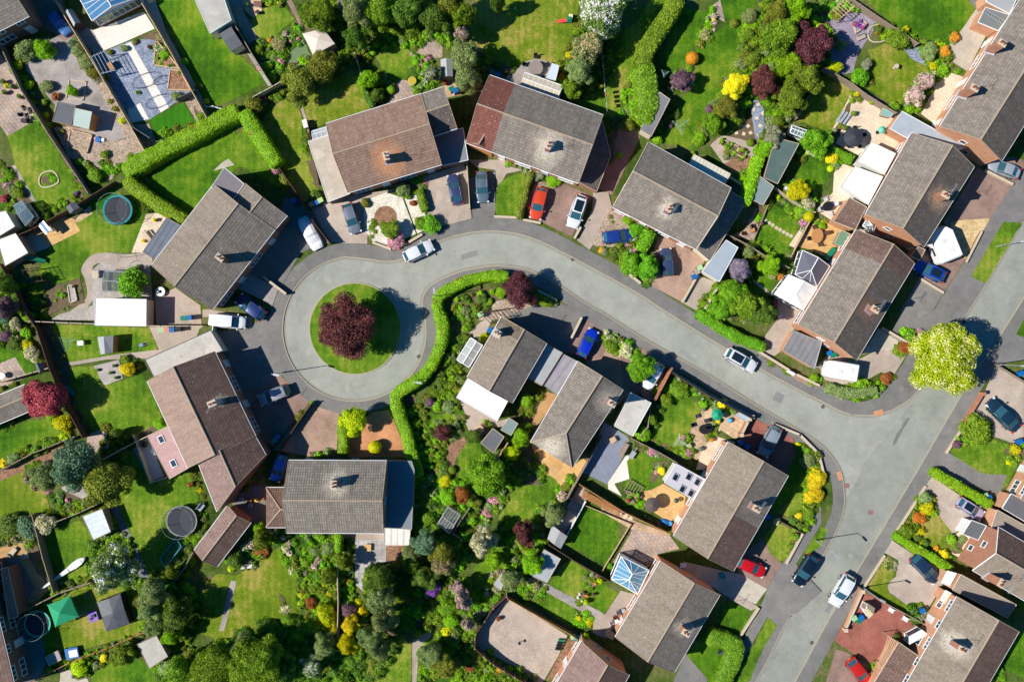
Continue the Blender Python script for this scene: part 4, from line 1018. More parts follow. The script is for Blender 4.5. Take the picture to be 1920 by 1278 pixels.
# the raised ground around the streets, with the carriageway as an opening
mb=MB();outer=[Vector((p.x,p.y,0)) for p in big];hole=[Vector((p.x,p.y,0)) for p in reversed(road_poly)]
allp=outer+hole
for t in tessellate_polygon([outer,hole]):q=ccw([allp[k] for k in t]);mb.face([(p[0],p[1],0.1) for p in q],GROUND)
for a,b in zip(road_poly,road_poly[1:]+road_poly[:1]):mb.face([V3(a,0),V3(b,0),V3(b,0.1),V3(a,0.1)],KERB)
mb.build('ground')['kind']='structure'
mb=MB();mb.face([(-420,-300,-0.05),(420,-300,-0.05),(420,300,-0.05),(-420,300,-0.05)],GROUND);mb.build('terrain')['kind']='structure'
mb=MB();
for t in tessellate_polygon([[Vector((p.x,p.y,0)) for p in road_poly]]):q=ccw([road_poly[k] for k in t]);mb.face([(p.x,p.y,0.0) for p in q],ROAD)
mb.build('road')['kind']='structure'
# main road surface lies over it from the junction on
P=[W(p,0) for p in[(2030,375),(1905,580),(1856,657),(1818,711),(1724,873),(1607,1068),(1550,1165),(1489,1278),(1440,1365),(1372,1355),(1427,1263),(1482,1155),(1515,1096),(1543,1045),(1572,990),(1588,930),(1620,868),(1670,805),(1722,738),(1764,668),(1808,600),(1851,532),(1922,412),(1988,300)]]
mb=MB();P=ccw(P)
for t in tessellate_polygon([[Vector((p.x,p.y,0)) for p in P]]):q=ccw([P[k] for k in t]);mb.face([(p.x,p.y,0.004) for p in q],MROAD)
mb.build('main_road')['kind']='structure'
def ribbon(path,d0,d1,z,mat,name,side=1):
 A=offset_path(path,d0*side);B=offset_path(path,d1*side);mb=MB()
 for i in range(len(path)-1):
  f=[V3(A[i],z),V3(A[i+1],z),V3(B[i+1],z),V3(B[i],z)];n=(f[1]-f[0]).cross(f[3]-f[0])
  mb.face(f if n.z>0 else f[::-1],mat)
 o=mb.build(name);o['kind']='structure';return o
ribbon(nW,0.0,1.85,0.104,PAVE,'pavement',1);ribbon(sW,0.0,1.55,0.104,PAVE,'pavement',-1);ribbon(eW,0.0,1.9,0.104,PAVE,'pavement',1)
ribbon(nW,-0.01,0.11,0.112,KERB,'kerb',1);ribbon(sW,-0.01,0.11,0.112,KERB,'kerb',-1);ribbon(eW,-0.01,0.11,0.112,KERB,'kerb',1)
ribbon(nW,-0.28,-0.01,0.006,plain('road_channel',C(150,148,136),0.9,0.15,2),'road_channel',1);ribbon(sW,-0.28,-0.01,0.0075,plain('road_channel',C(150,148,136),0.9,0.15,2),'road_channel',-1)
# island
I=[W(p,0) for p in circ(666,616,86.5,0,360,48)[:-1]]
mb=MB();mb.prism(I,0,0.12,KERB);mb.build('island_kerb')['kind']='structure'
I2=[W(p,0) for p in circ(666,616,84.5,0,360,48)[:-1]];mb=MB()
c0=sum(I2,Vector((0,0)))/len(I2);rs=random.Random(3)
for k in range(48):
 a,b=I2[k],I2[(k+1)%48];ma,mb2=c0+(a-c0)*.5,c0+(b-c0)*.5
 mb.face([V3(a,.125),V3(b,.125),V3(mb2,.22),V3(ma,.22)][::-1],LAWN);mb.face([V3(ma,.22),V3(mb2,.22),V3(c0,.27)][::-1],LAWN)
o=mb.build('island_lawn');o['kind']='structure'
# ================================================================ lawns, drives, patios (traced outlines)
S_=lambda *a,**k:patch(*a,smooth=True,**k)
# top left gardens
T('A1')
patch('patio',FLAGM,[(-200,180),(40,480),(170,720),(300,950),(60,1090),(-200,700)],label='mixed slab patio beside the left fence')
patch('lawn',LAWN,[(65,1085),(300,960),(600,1400),(640,1560),(300,1700),(100,1250)])
patch('drive',BLOCKG,[(160,330),(560,280),(760,640),(1010,1100),(900,1130),(560,1020),(420,960),(440,840),(210,560)])
patch('gravel_bed',BGRAV,[(750,640),(830,620),(1170,1230),(900,1400),(560,1280),(430,1020),(560,1010),(900,1130),(1010,1110)])
patch('side_passage',BLOCKB,[(200,-50),(480,-50),(600,290),(520,330),(330,200)])
patch('patio',FLAGW,[(740,245),(1150,95),(1235,230),(1000,335),(830,405)])
patch('patio',BLOCKG,[(640,190),(740,245),(830,405),(760,440),(600,260)])
patch('slate_garden',SLATE,[(760,440),(1040,330),(1240,300),(1540,730),(1190,960),(1030,990),(880,700)])
patch('path',FLAGW,[(995,360),(1045,335),(1350,860),(1285,900)])
patch('patio',FLAGW,[(1020,880),(1120,825),(1190,950),(1040,985)])
patch('artificial_lawn',ASTRO,[(1195,955),(1470,820),(1575,1000),(1285,1160)])
patch('gravel_strip',BGRAV,[(1050,1000),(1190,990),(1270,1170),(1180,1230)])
patch('gravel_strip',BGRAV,[(1480,820),(1560,740),(1700,950),(1590,1000)])
patch('lawn',LAWNG,[(1240,-30),(1520,-60),(1704,270),(1704,330),(1760,300),(2130,640),(1980,740),(1700,870),(1560,700),(1450,420),(1300,120)],wob=0.1)
patch('path',CONC,[(1130,-30),(1230,-30),(1330,260),(1500,560),(1660,870),(1600,820),(1350,420),(1180,90)])
T('A2')
patch('patio',FLAG,[(210,0),(380,-10),(390,90),(345,155),(300,130),(250,80)],label='buff slab patio')
S_('lawn',LAWN,[(300,190),(400,80),(470,40),(560,60),(620,120),(650,160),(560,230),(500,290),(370,300)])
patch('path',FLAGM,[(95,0),(220,0),(240,90),(360,310),(280,350),(180,170)])
patch('path',BLOCKB,[(580,0),(625,0),(750,235),(715,250)])
patch('path',BLOCKG,[(270,425),(310,425),(480,680),(440,690)])
S_('pond_lining',plain('dull_green_felt',C(112,134,96),0.9,0.1),[(560,480),(640,400),(720,350),(760,420),(780,460),(700,490),(600,510)])
patch('lawn',LAWND,[(700,850),(760,780),(860,700),(950,640),(1100,560),(1180,560),(1200,640),(1270,860),(900,985),(770,1030)],wob=0.1)
patch('lawn',LAWND,[(440,900),(560,790),(680,850),(740,1050),(760,1278),(860,1540),(720,1620),(500,1300),(380,1000)],wob=0.1)
S_('lawn',LAWN,[(1310,420),(1400,370),(1510,370),(1590,450),(1580,570),(1520,640),(1430,660),(1380,600),(1330,520)])
S_('patio',FLAGM,[(1450,680),(1530,640),(1620,700),(1650,740),(1420,820)])
patch('patio',FLAGM,[(1560,440),(1640,330),(1704,200),(1830,300),(1830,460),(1700,480)],label='crazy paved seating area')
patch('path',FLAGM,[(690,850),(715,850),(780,1040),(760,1060)])
T('A3')
patch('lawn',LAWND,[(400,-10),(1220,-10),(1200,120),(1150,330),(1100,480),(960,520),(830,480),(720,560),(580,540),(380,440),(330,200)],wob=0.15)
S_('patio',BLOCKG,[(620,620),(700,590),(740,530),(830,480),(930,480),(1070,560),(1080,700),(760,690)])
patch('lawn',LAWN,[(1230,800),(1400,560),(1520,300),(1704,150),(1780,0),(2000,0),(1700,520),(1560,900),(1400,960),(1200,860)],wob=0.15)
patch('lawn',LAWND,[(1440,830),(1560,560),(1600,540),(1580,780),(1540,880)])
patch('side_garden',FLAG,[(120,620),(240,620),(280,760),(160,780)])
patch('side_passage',BLOCKB,[(1330,1100),(1620,950),(1704,1100),(1480,1560),(1360,1500)])
T('A4')
patch('lawn',LAWNG,[(330,60),(540,100),(500,230),(420,400),(340,540),(190,560),(170,450),(260,240)],wob=0.15)
patch('lawn',LAWNG,[(640,-10),(930,-10),(900,140),(800,260),(780,400),(860,440),(740,560),(650,700),(600,880),(520,960),(420,1200),(180,1140),(270,900),(390,700),(470,500),(430,420),(560,300),(700,170),(640,90)],wob=0.15)
patch('path',FLAGM,[(560,60),(640,0),(680,180),(640,160)])
patch('lawn',LAWND,[(1440,620),(1500,600),(1690,690),(1700,750),(1520,1060),(1250,960)],wob=0.1)
patch('plum_slate_garden',PSLATE,[(1440,60),(1560,-20),(1800,60),(1900,200),(1800,340),(1740,440),(1700,580),(1600,600),(1500,540),(1560,300),(1440,160)])
patch('vegetable_plot',SOIL,[(560,1140),(650,1070),(760,990),(930,920),(1000,1120),(900,1278),(850,1400),(700,1330)])
patch('slate_path',SLATE,[(880,830),(930,780),(990,880),(1000,1120),(920,1110)])
patch('patio',CONCP,[(800,1110),(940,1160),(910,1290),(860,1400),(660,1300),(560,1160),(650,1080)])
T('A5')
patch('patio',FLAGP,[(340,720),(440,760),(720,900),(640,1020),(760,1110),(690,1230),(470,1140),(380,1240),(170,1130),(160,1060)],label='pale cream patio beside the steps')
patch('lawn',LAWNG,[(430,0),(1230,-10),(1320,60),(1240,220),(1110,370),(1000,320),(830,300),(640,180)],wob=0.1)
patch('lawn',LAWND,[(460,400),(640,340),(800,400),(950,500),(930,600),(770,700),(720,850),(620,830),(440,700),(510,560)],wob=0.15)
patch('concrete_yard',CONC,[(1110,360),(1220,220),(1330,60),(1430,30),(1420,250),(1250,570),(1140,500)])
patch('patio',FLAGP,[(1000,620),(1110,580),(1230,620),(1000,1000),(880,910),(960,760)])
patch('patio',PAVE,[(1240,-30),(1370,-30),(1430,40),(1340,100)])
patch('gravel_patch',SLATE,[(740,390),(860,380),(950,480),(930,530),(800,470)])
# left middle
T('B1')
patch('lawn',LAWN,[(110,30),(480,-40),(640,250),(400,400),(290,390),(170,150)],wob=0.08)
patch('path',BLOCKG,[(75,50),(120,40),(290,330),(250,330)])
patch('patio',SANDP,[(220,600),(400,470),(480,440),(590,470),(640,570),(380,700),(300,640)])
patch('lawn',LAWN,[(400,700),(640,570),(610,500),(740,420),(700,300),(900,230),(1060,320),(1170,430),(1165,560),(1040,740),(880,740),(740,780),(660,860),(640,940),(440,990),(300,900)],wob=0.1)
patch('artificial_lawn',ASTRO,[(700,300),(890,210),(960,290),(800,400),(740,400)])
patch('patio',FLAGP,[(1170,430),(1290,420),(1340,470),(1160,740),(1050,740)])
patch('patio',CONC,[(200,610),(310,600),(390,700),(260,750)])
patch('patio',FLAG,[(590,490),(720,360),(740,430),(620,500)])
S_('patio',CONCP,[(650,870),(720,770),(830,740),(950,750),(1060,750),(1170,740),(1220,800),(1180,850),(1100,800),(1000,850),(900,870),(820,820),(740,860),(750,1000),(740,1120),(660,1200),(560,1210),(690,1100),(680,960)])
patch('gravel_yard',GGRAV,[(740,870),(820,810),(960,870),(1100,800),(1200,850),(1230,1278),(400,1278),(480,1230),(740,1160)])
patch('vegetable_plot',SOIL,[(380,1030),(640,940),(680,1140),(420,1220)])
patch('patio',CONCP,[(1240,1100),(1400,1020),(1600,1160),(1610,1340),(1250,1340)])
patch('lawn',LAWNG,[(1160,170),(1400,0),(1704,-260),(1800,-330),(2080,60),(1900,60),(1704,230),(1560,420),(1500,440)],wob=0.08)
patch('bark_bed',BGRAV,[(690,0),(960,-20),(900,150),(800,200),(720,180)])
T('B2')
patch('lawn',LAWN,[(0,-20),(330,-330),(500,-60),(620,100),(600,210),(480,200),(250,60),(140,50),(80,50)],wob=0.08)
patch('lawn',LAWN,[(540,40),(700,-150),(780,-20),(860,250),(780,280),(730,260)],wob=0.05)
patch('drive',TARM,[(570,300),(700,320),(800,430),(960,650),(700,740),(540,1020),(440,960),(210,900),(420,700)])
patch('drive',CONCP,[(760,350),(1140,280),(1460,230),(1240,400),(1230,670),(940,660)])
patch('white_gravel_garden',WGRAV,[(1200,330),(1380,260),(1510,300),(1620,590),(1400,690),(1280,660),(1210,560)])
patch('white_gravel_garden',WGRAV,[(1530,310),(1640,240),(1720,540),(1630,590)])
S_('gravel_circle',BARKC,[(1290,430),(1330,380),(1400,370),(1460,420),(1460,500),(1400,530),(1320,530),(1290,490)])
patch('drive',CONCP,[(1620,160),(1900,70),(2040,60),(2060,470),(1820,530),(1740,500)])
patch('drive',BLOCKG,[(220,880),(440,980),(520,1030),(470,1170),(380,1110),(140,1000)])
patch('drive',CONC,[(120,-10),(60,30),(0,90),(170,40)])
T('B3')
patch('drive',CONCP,[(0,130),(300,30),(360,460),(110,530),(0,400)])
patch('drive',TARM,[(340,150),(550,80),(545,450),(370,470)])
patch('front_garden',CONCP,[(330,0),(620,0),(830,70),(640,110),(560,240),(550,80),(400,60)])
S_('lawn',LAWN,[(560,250),(600,170),(700,120),(790,130),(780,300),(740,440),(560,440)])
patch('drive',BLOCKB,[(870,170),(1100,190),(1330,290),(1290,350),(1160,610),(900,490),(810,460),(800,350)])
patch('drive',CONCP,[(1330,250),(1450,260),(1480,380),(1380,600),(1300,720),(1200,640),(1320,400)])
patch('gravel_drive',BGRAV,[(1450,380),(1600,460),(1700,600),(1540,720),(1420,720),(1330,680)])
patch('front_garden',BGRAV,[(270,1130),(400,1050),(500,1030),(640,1120),(860,1160),(1050,1150),(820,1240),(500,1278),(300,1278)])
patch('drive',TARM,[(650,1240),(850,1160),(1060,1140),(1240,1210),(1480,1370),(1250,1560),(900,1500)])
T('B4')
patch('drive',BLOCK,[(150,600),(250,620),(520,800),(430,930),(330,1130),(60,990),(100,760)])
patch('gravel_drive',CONCP,[(440,910),(620,980),(600,1050),(450,1200),(340,1140)])
patch('lawn',LAWNG,[(1010,380),(1080,350),(1300,470),(1190,690),(1130,780),(900,640)],wob=0.05)
patch('lawn',LAWNG,[(780,1050),(930,960),(1000,900),(1090,950),(1040,1050),(1050,1110),(880,1100)],wob=0.1)
patch('lawn',LAWNG,[(1230,120),(1320,0),(1500,-40),(1510,100),(1440,270),(1380,280)],wob=0.08)
patch('patio',BGRAV,[(830,560),(930,380),(1010,420),(1000,480),(900,650),(740,600)])
patch('yard',PAVE,[(640,230),(830,180),(840,380),(700,560)])
patch('patio',SANDP,[(1320,590),(1400,460),(1660,580),(1640,680),(1500,790),(1380,720),(1250,690)])
patch('path',FLAGP,[(1190,680),(1270,560),(1330,590),(1240,710)])
patch('patio',FLAGP,[(1550,100),(1620,30),(1704,60),(1704,560),(1560,500),(1400,400),(1540,260)])
patch('path',CONC,[(900,970),(920,960),(1070,1080),(1050,1090)])
patch('patio',CONCP,[(1100,1080),(1290,1200),(1250,1278),(1100,1278)])
patch('patio',FLAGP,[(790,130),(850,110),(870,170),(830,230)])
patch('bark_garden',BARKC,[(730,0),(880,-40),(890,60),(800,140),(660,40)])
T('B5')
patch('drive',BLOCKB,[(1330,60),(1610,200),(1430,470),(1120,560),(1060,500)])
patch('gravel_drive',YGRAV,[(1120,500),(1200,480),(1430,465),(1350,640),(1240,800),(1130,650)])
patch('drive',BLOCKB,[(830,700),(950,680),(1240,790),(1060,1060),(870,940),(880,800)])
patch('drive',TARM,[(860,950),(1060,1060),(930,1278),(760,1560),(600,1500),(720,1200)])
patch('wide_footway',TARM,[(1610,200),(1704,60),(1704,490),(1540,495),(1280,925),(1390,990),(1180,1278),(940,1278),(1060,1070),(1240,800),(1430,470)])
patch('drive',BLOCKB,[(1320,0),(1420,-60),(1704,0),(1704,110),(1600,190)])
patch('verge',LAWN,[(1540,495),(1690,500),(1395,990),(1280,925)],wob=0.1)
patch('yard',CONC,[(420,470),(560,500),(830,700),(800,730),(640,640),(420,570)])
# lower left
T('C1')
patch('lawn',LAWN,[(370,120),(760,130),(1190,150),(1260,320),(960,365),(900,390),(540,440),(330,300),(280,160)],wob=0.05)
patch('path',CONCP,[(1190,140),(1600,140),(1560,240),(1180,390),(850,400),(540,450),(500,430),(920,360),(1270,320)])
patch('gravel_garden',GGRAV,[(750,450),(950,400),(980,550),(830,610)])
patch('lawn',LAWN,[(540,460),(750,450),(830,610),(1150,510),(1310,900),(1080,1000),(900,970),(760,980),(620,800),(520,600)],wob=0.05)
patch('lawn',LAWNG,[(0,980),(260,880),(460,880),(570,1000),(0,1250)],wob=0.1)
patch('lawn',LAWNG,[(0,270),(180,300),(280,440),(250,550),(200,520),(130,380),(0,420)],wob=0.1)
patch('patio',FLAGM,[(0,430),(120,380),(220,540),(70,600),(0,660)])
patch('patio',FLAGM,[(700,1000),(850,940),(900,1080),(800,1150),(690,1100)])
patch('path',BARKC,[(0,1280),(420,1110),(520,1080),(420,1278),(200,1300),(0,1420)])
T('C2')
patch('drive',TARM,[(90,180),(340,150),(570,20),(600,300),(640,520),(560,600),(290,700),(130,330)])
patch('drive',BLOCKB,[(290,680),(620,530),(850,740),(560,1100),(430,980)])
patch('drive',BLOCK,[(860,760),(900,770),(1090,830),(1070,1140),(860,1170),(560,1120)])
patch('drive',BLOCKO,[(1270,900),(1350,820),(1490,800),(1630,1140),(1660,1180),(1160,1180),(1170,1000)])
patch('front_path',CONCP,[(0,60),(60,60),(400,150),(390,60),(60,0),(0,0)])
T('D1')
patch('lawn',LAWND,[(0,430),(200,350),(360,500),(400,660),(200,720),(60,740),(0,740)],wob=0.15)
patch('lawn',LAWN,[(290,880),(640,740),(760,900),(780,980),(700,1180),(540,1278),(400,1230)],wob=0.08)
patch('lawn',LAWN,[(940,180),(1090,130),(1200,440),(1350,410),(1500,360),(1600,560),(1560,640),(1600,830),(1300,1278),(1140,1278),(960,700)],wob=0.1)
patch('path',plain('dark_slabs',C(120,122,130),0.85,0.15),[(890,650),(940,630),(1190,1190),(1130,1230)])
patch('gravel_patch',GGRAV,[(490,480),(640,440),(720,550),(560,610)])
patch('vegetable_plot',SOIL,[(370,510),(500,500),(760,620),(480,720),(420,640)])
patch('patio',DECKB,[(-60,960),(190,900),(290,1080),(400,1278),(280,1420),(-60,1300)])
patch('yard',TARM,[(-60,1050),(150,1040),(280,1278),(150,1500),(-60,1400)])
T('D2')
patch('side_yard',PAVE,[(240,330),(500,340),(640,340),(640,360),(500,370),(500,680),(400,640),(230,480)])
patch('lawn',LAWND,[(-20,1130),(130,1040),(260,1060),(420,980),(540,880),(620,820),(650,960),(780,1130),(760,1278),(740,1500),(200,1600),(-60,1500)],wob=0.15)
patch('patio',FLAGG,[(1210,740),(1465,740),(1465,950),(1400,1000),(1300,1200),(1220,1130)])
patch('path',BARKC,[(1465,820),(1650,820),(1640,930),(1470,1000)])
patch('path',BLOCKG,[(225,1095),(270,1105),(230,1278),(170,1500),(130,1500),(180,1278)])
S_('pond',plain('duckweed_water',C(140,176,110),0.5,0.12,4),[(810,900),(870,870),(930,940),(940,1010),(890,1060),(850,980)])
patch('back_path',CONCP,[(1120,720),(1470,720),(1465,775),(1120,770)])
# centre
T('C3')
patch('garden_path',CONCP,[(430,290),(520,180),(600,100),(700,60),(640,200),(430,440),(380,400)])
patch('garden_path',CONCP,[(340,700),(410,690),(740,890),(860,860),(880,930),(700,940),(640,1000),(520,1000),(480,900)])
S_('lawn',LAWN,[(130,760),(200,900),(400,880),(360,820),(250,840)])
S_('lawn',LAWN,[(440,1110),(500,1070),(590,1070),(620,1150),(600,1278),(520,1450),(450,1420),(420,1278)])
patch('gravel_patch',BARKC,[(340,1090),(470,1010),(490,1060),(400,1200),(370,1400),(330,1300)])
patch('decking',DECKB,[(1110,650),(1210,680),(1150,800),(1050,930),(1000,940),(1060,780)])
patch('patio',SANDP,[(1000,1060),(1330,1250),(1420,1190),(1480,1240),(1330,1400),(1190,1480),(1080,1330),(1050,1200)])
patch('drive',BLOCKB,[(1400,70),(1440,70),(1620,200),(1700,350),(1704,420),(1560,420),(1250,330)])
patch('drive',BLOCK,[(1600,330),(1704,350),(1900,600),(1700,760),(1430,410),(1560,380)])
patch('back_garden',SOIL,[(860,860),(960,740),(1060,640),(1110,650),(1000,940),(920,900)])
T('D3')
patch('lawn',LAWN,[(740,520),(820,400),(860,280),(1060,120),(1190,200),(1250,260),(1180,370),(1060,480),(1000,560),(840,560)],wob=0.15)
patch('lawn',LAWN,[(560,900),(740,720),(860,740),(820,880),(700,1040),(620,1120),(560,1080)],wob=0.15)
patch('lawn',LAWNG,[(1440,380),(1700,510),(1704,700),(1600,890),(1280,720)],wob=0.04)
patch('path',CONCP,[(1290,420),(1400,250),(1440,290),(1450,370),(1280,630),(1200,570)])
patch('lawn',LAWN,[(1320,840),(1470,940),(1400,1100),(1340,1160),(1150,1040),(1250,900)],wob=0.08)
patch('lawn',LAWN,[(1110,1100),(1360,1220),(1330,1400),(1050,1200)],wob=0.08)
patch('lawn',LAWNG,[(1500,1000),(1700,1110),(1590,1278),(1400,1160)],wob=0.08)
patch('path',BLOCKG,[(1040,1020),(1130,1040),(1560,1260),(1704,1360),(1660,1400),(1480,1300),(1120,1100)])
T('C4')
patch('drive',BLOCKB,[(100,380),(270,300),(460,440),(380,700),(330,730),(120,620)])
patch('lawn',LAWN,[(490,740),(640,680),(750,800),(640,980),(580,1160),(340,1040),(400,900)],wob=0.08)
patch('patio',FLAG,[(760,790),(830,790),(930,860),(860,1010),(760,1180),(700,1200),(620,1130),(660,1000),(650,970)])
patch('patio',FLAG,[(940,790),(1140,880),(1020,1040),(900,960),(860,1010),(900,860)])
patch('patio',FLAGP,[(760,1100),(860,1010),(1020,1060),(900,1278),(700,1278)])
patch('drive',BLOCKR,[(1170,870),(1310,940),(1480,1030),(1480,1120),(1560,1278),(1290,1330),(1030,1070),(1050,1020)])
patch('decking',DECKG,[(-30,900),(150,1010),(180,1060),(0,1400),(-200,1300)])
patch('back_yard',CONCP,[(1260,200),(1370,60),(1450,10),(1500,130),(1400,320),(1330,370),(1230,330)])
patch('lawn',LAWNG,[(130,1200),(200,1120),(430,1180),(400,1460),(330,1540),(130,1450)],wob=0.1)
patch('footway_corner',BLOCK,[(1170,300),(1250,330),(1700,640),(1690,660),(1500,560)])
T('D4')
patch('patio',FLAGW,[(50,240),(170,200),(150,60),(200,0),(140,20),(0,230),(0,280),(110,340)])
patch('patio',SANDP,[(270,300),(340,290),(440,240),(620,340),(600,460),(560,520),(480,540),(260,400)])
patch('patio',FLAGM,[(200,550),(490,650),(570,760),(400,800),(340,900),(120,820),(20,900),(180,640)])
patch('lawn',LAWN,[(1340,480),(1440,380),(1550,140),(1580,150),(1570,400),(1540,480),(1500,500),(1430,505),(1380,470)],wob=0.05)
patch('lawn',LAWNG,[(1430,160),(1500,0),(1540,0),(1560,120),(1450,350),(1330,470),(1300,440)],wob=0.05)
patch('lawn',LAWN,[(1330,540),(1540,640),(1390,870),(1300,800),(1250,680)],wob=0.05)
patch('drive',BLOCKB,[(1080,790),(1240,680),(1300,800),(1390,880),(1270,1080),(1050,950),(1030,920)])
patch('drive',CONC,[(600,860),(900,930),(1060,960),(1270,1080),(1180,1200),(970,1150),(830,1060),(600,950)])
patch('patio',CONCP,[(0,1270),(110,1100),(230,1120),(100,1290)])
patch('path',FLAG,[(-40,340),(120,480),(220,540),(500,640),(490,660),(180,600),(-60,460)])
patch('verge',LAWN,[(1560,780),(1640,640),(1704,580),(1760,600),(1704,740),(1600,810)],wob=0.1)
patch('wide_footway',TARM,[(1390,880),(1540,640),(1700,420),(1704,560),(1560,790),(1500,880),(1704,1100),(1500,1278),(1200,1278),(1270,1080)])
T('E4')
patch('patio',CONCP,[(370,470),(940,830),(850,1030),(720,1250),(700,1278),(620,1278),(180,990),(40,970),(40,870),(120,720)])
patch('gravel_area',PGRAV,[(240,700),(340,690),(860,1010),(830,1060),(720,1230),(460,1120),(210,880)])
patch('path',BARKC,[(960,850),(1080,890),(880,1200),(740,1260),(850,1040)])
patch('path',CONCP,[(1300,630),(1450,400),(1560,430),(1400,740),(1300,860),(1180,800),(1200,640)])
T('E5')
patch('lawn',LAWNG,[(860,490),(1040,580),(1040,680),(950,830),(720,720)],wob=0.05)
patch('lawn',LAWNG,[(640,780),(960,950),(960,1000),(800,1278),(620,1278),(440,1010)],wob=0.05)
patch('drive',TARM,[(440,1010),(640,1240),(640,1278),(320,1278),(380,1130)])
patch('drive',CONCP,[(860,480),(930,440),(1140,560),(1060,590)])
patch('verge',LAWN,[(1220,660),(1310,740),(1160,1000),(1040,1278),(900,1278),(1050,1000)],wob=0.25)
patch('wide_footway',TARM,[(1140,560),(1300,300),(1500,150),(1572,370),(1395,690),(1300,720),(1220,650),(880,1250),(820,1278),(960,1040),(990,860)])
# right side
T('C5')
patch('drive',CONCP,[(60,440),(150,350),(360,410),(520,330),(690,320),(760,370),(660,530),(560,500),(380,600),(300,620),(110,560)])
patch('front_yard',CONC,[(540,150),(700,250),(690,320),(520,330),(410,360)])
patch('footway_corner',PAVE,[(940,0),(1260,0),(1190,160),(700,760),(520,830),(330,840),(100,730),(0,660),(0,600),(200,700),(380,760),(560,680),(660,550),(830,280),(880,160)])
patch('verge',LAWNG,[(1050,100),(1140,150),(1100,260),(960,250)],wob=0.1)
patch('drive',TARM,[(1640,200),(1704,200),(1704,400),(1480,440),(1600,250)])
patch('drive',CONCP,[(1480,440),(1704,570),(1704,1060),(1600,1060),(1450,1010),(1400,880),(1270,880),(1390,660)])
patch('lawn',LAWNG,[(1640,200),(1704,70),(1760,60),(1760,240)])
patch('lawn',LAWN,[(1100,1120),(1180,1000),(1440,1030),(1600,1100),(1660,1200),(1560,1420),(1440,1440)],wob=0.1)
patch('drive',TARM,[(1060,1140),(1100,1140),(1370,1310),(1560,1320),(1500,1490),(1000,1278)])
T('D5')
patch('drive',TARM,[(1060,0),(1380,170),(1570,170),(1500,350),(1000,130)])
patch('drive',CONCP,[(970,180),(1200,340),(1480,430),(1400,560),(1230,600),(1120,640),(1000,450),(1000,380),(880,300)])
patch('lawn',LAWND,[(880,540),(1000,470),(1130,630),(1090,690),(1130,800),(1000,760),(880,700)],wob=0.1)
patch('drive',CONCP,[(650,690),(800,790),(1090,920),(1040,1070),(960,1200),(900,1278),(770,1210),(620,1100),(610,1030),(680,980),(700,850),(590,790)])
patch('lawn',LAWND,[(590,840),(700,860),(660,980),(610,1060),(640,1120),(780,1220),(760,1278),(440,1080)],wob=0.08)
patch('front_path',FLAGP,[(1200,620),(1330,700),(1210,840),(1130,800),(1150,640)])
T('E6')
patch('drive',BLOCKR,[(180,420),(560,620),(640,740),(560,850),(240,1110),(0,960),(-120,880),(60,560)])
patch('drive',BLOCKB,[(0,990),(250,1130),(300,1180),(240,1278),(-200,1278),(-100,960)])
patch('lawn',LAWNG,[(1660,790),(1704,760),(1704,1250),(1500,1130)],wob=0.05)
patch('lawn',LAWNG,[(1650,500),(1704,480),(1704,600),(1640,560)])
T('E1')
patch('lawn',LAWND,[(250,570),(860,330),(1200,250),(1420,300),(1400,800),(800,960),(560,1000),(440,1040),(330,900)],wob=0.1)
patch('lawn',LAWNG,[(880,1180),(1050,1080),(1350,1060),(1500,1150),(1500,1400),(900,1400)],wob=0.1)
patch('patio',TARM,[(150,590),(420,860),(440,1100),(360,1278),(100,1278),(100,700)])
patch('patio',CONC,[(580,1190),(680,1150),(840,1250),(890,1400),(560,1400)])
T('E3')
patch('path',CONCP,[(680,890),(860,770),(860,840),(740,980),(720,1278),(680,1278)])
patch('lawn',LAWN,[(290,1100),(520,890),(665,890),(665,1278),(280,1278)],wob=0.15)
patch('lawn',LAWN,[(1270,180),(1450,60),(1560,200),(1450,360),(1400,440),(1290,420)],wob=0.15)
T('F')
for k,(x,y,a,b,rr) in enumerate(((600,505,3.2,.5,.9),(880,478,2.2,.7,.3),(1050,520,1.3,.9,-.5),(1290,668,2.6,.6,-.55),(1460,745,1.2,1.2,-.5),(1600,900,2.4,.8,1.1),(1700,830,1.4,1.0,1.05),(1560,1130,2.8,.6,1.05),(1830,640,1.6,.7,1.0),(560,560,.9,.7,.2),(760,560,1.2,.6,.4),(720,720,1.1,.5,.5))):
 q=W((x,y),0);u=Vector((math.cos(rr),math.sin(rr)));v=Vector((-u.y,u.x));mb=MB();P=[q+u*a*sx/2+v*b*sy/2 for sx,sy in((-1,-1),(1,-1),(1,1),(-1,1))];z=.0085
 mb.face([V3(p,z) for p in P],asphalt('patch_%d'%(k%3),C(*((150,152,144),(134,136,130),(162,162,152))[k%3]),C(*((158,160,150),(142,144,138),(170,170,160))[k%3])))
 o=mb.build('road_patch');o['kind']='structure'
# ================================================================ houses
T('F')
chm=C(214,200,172)
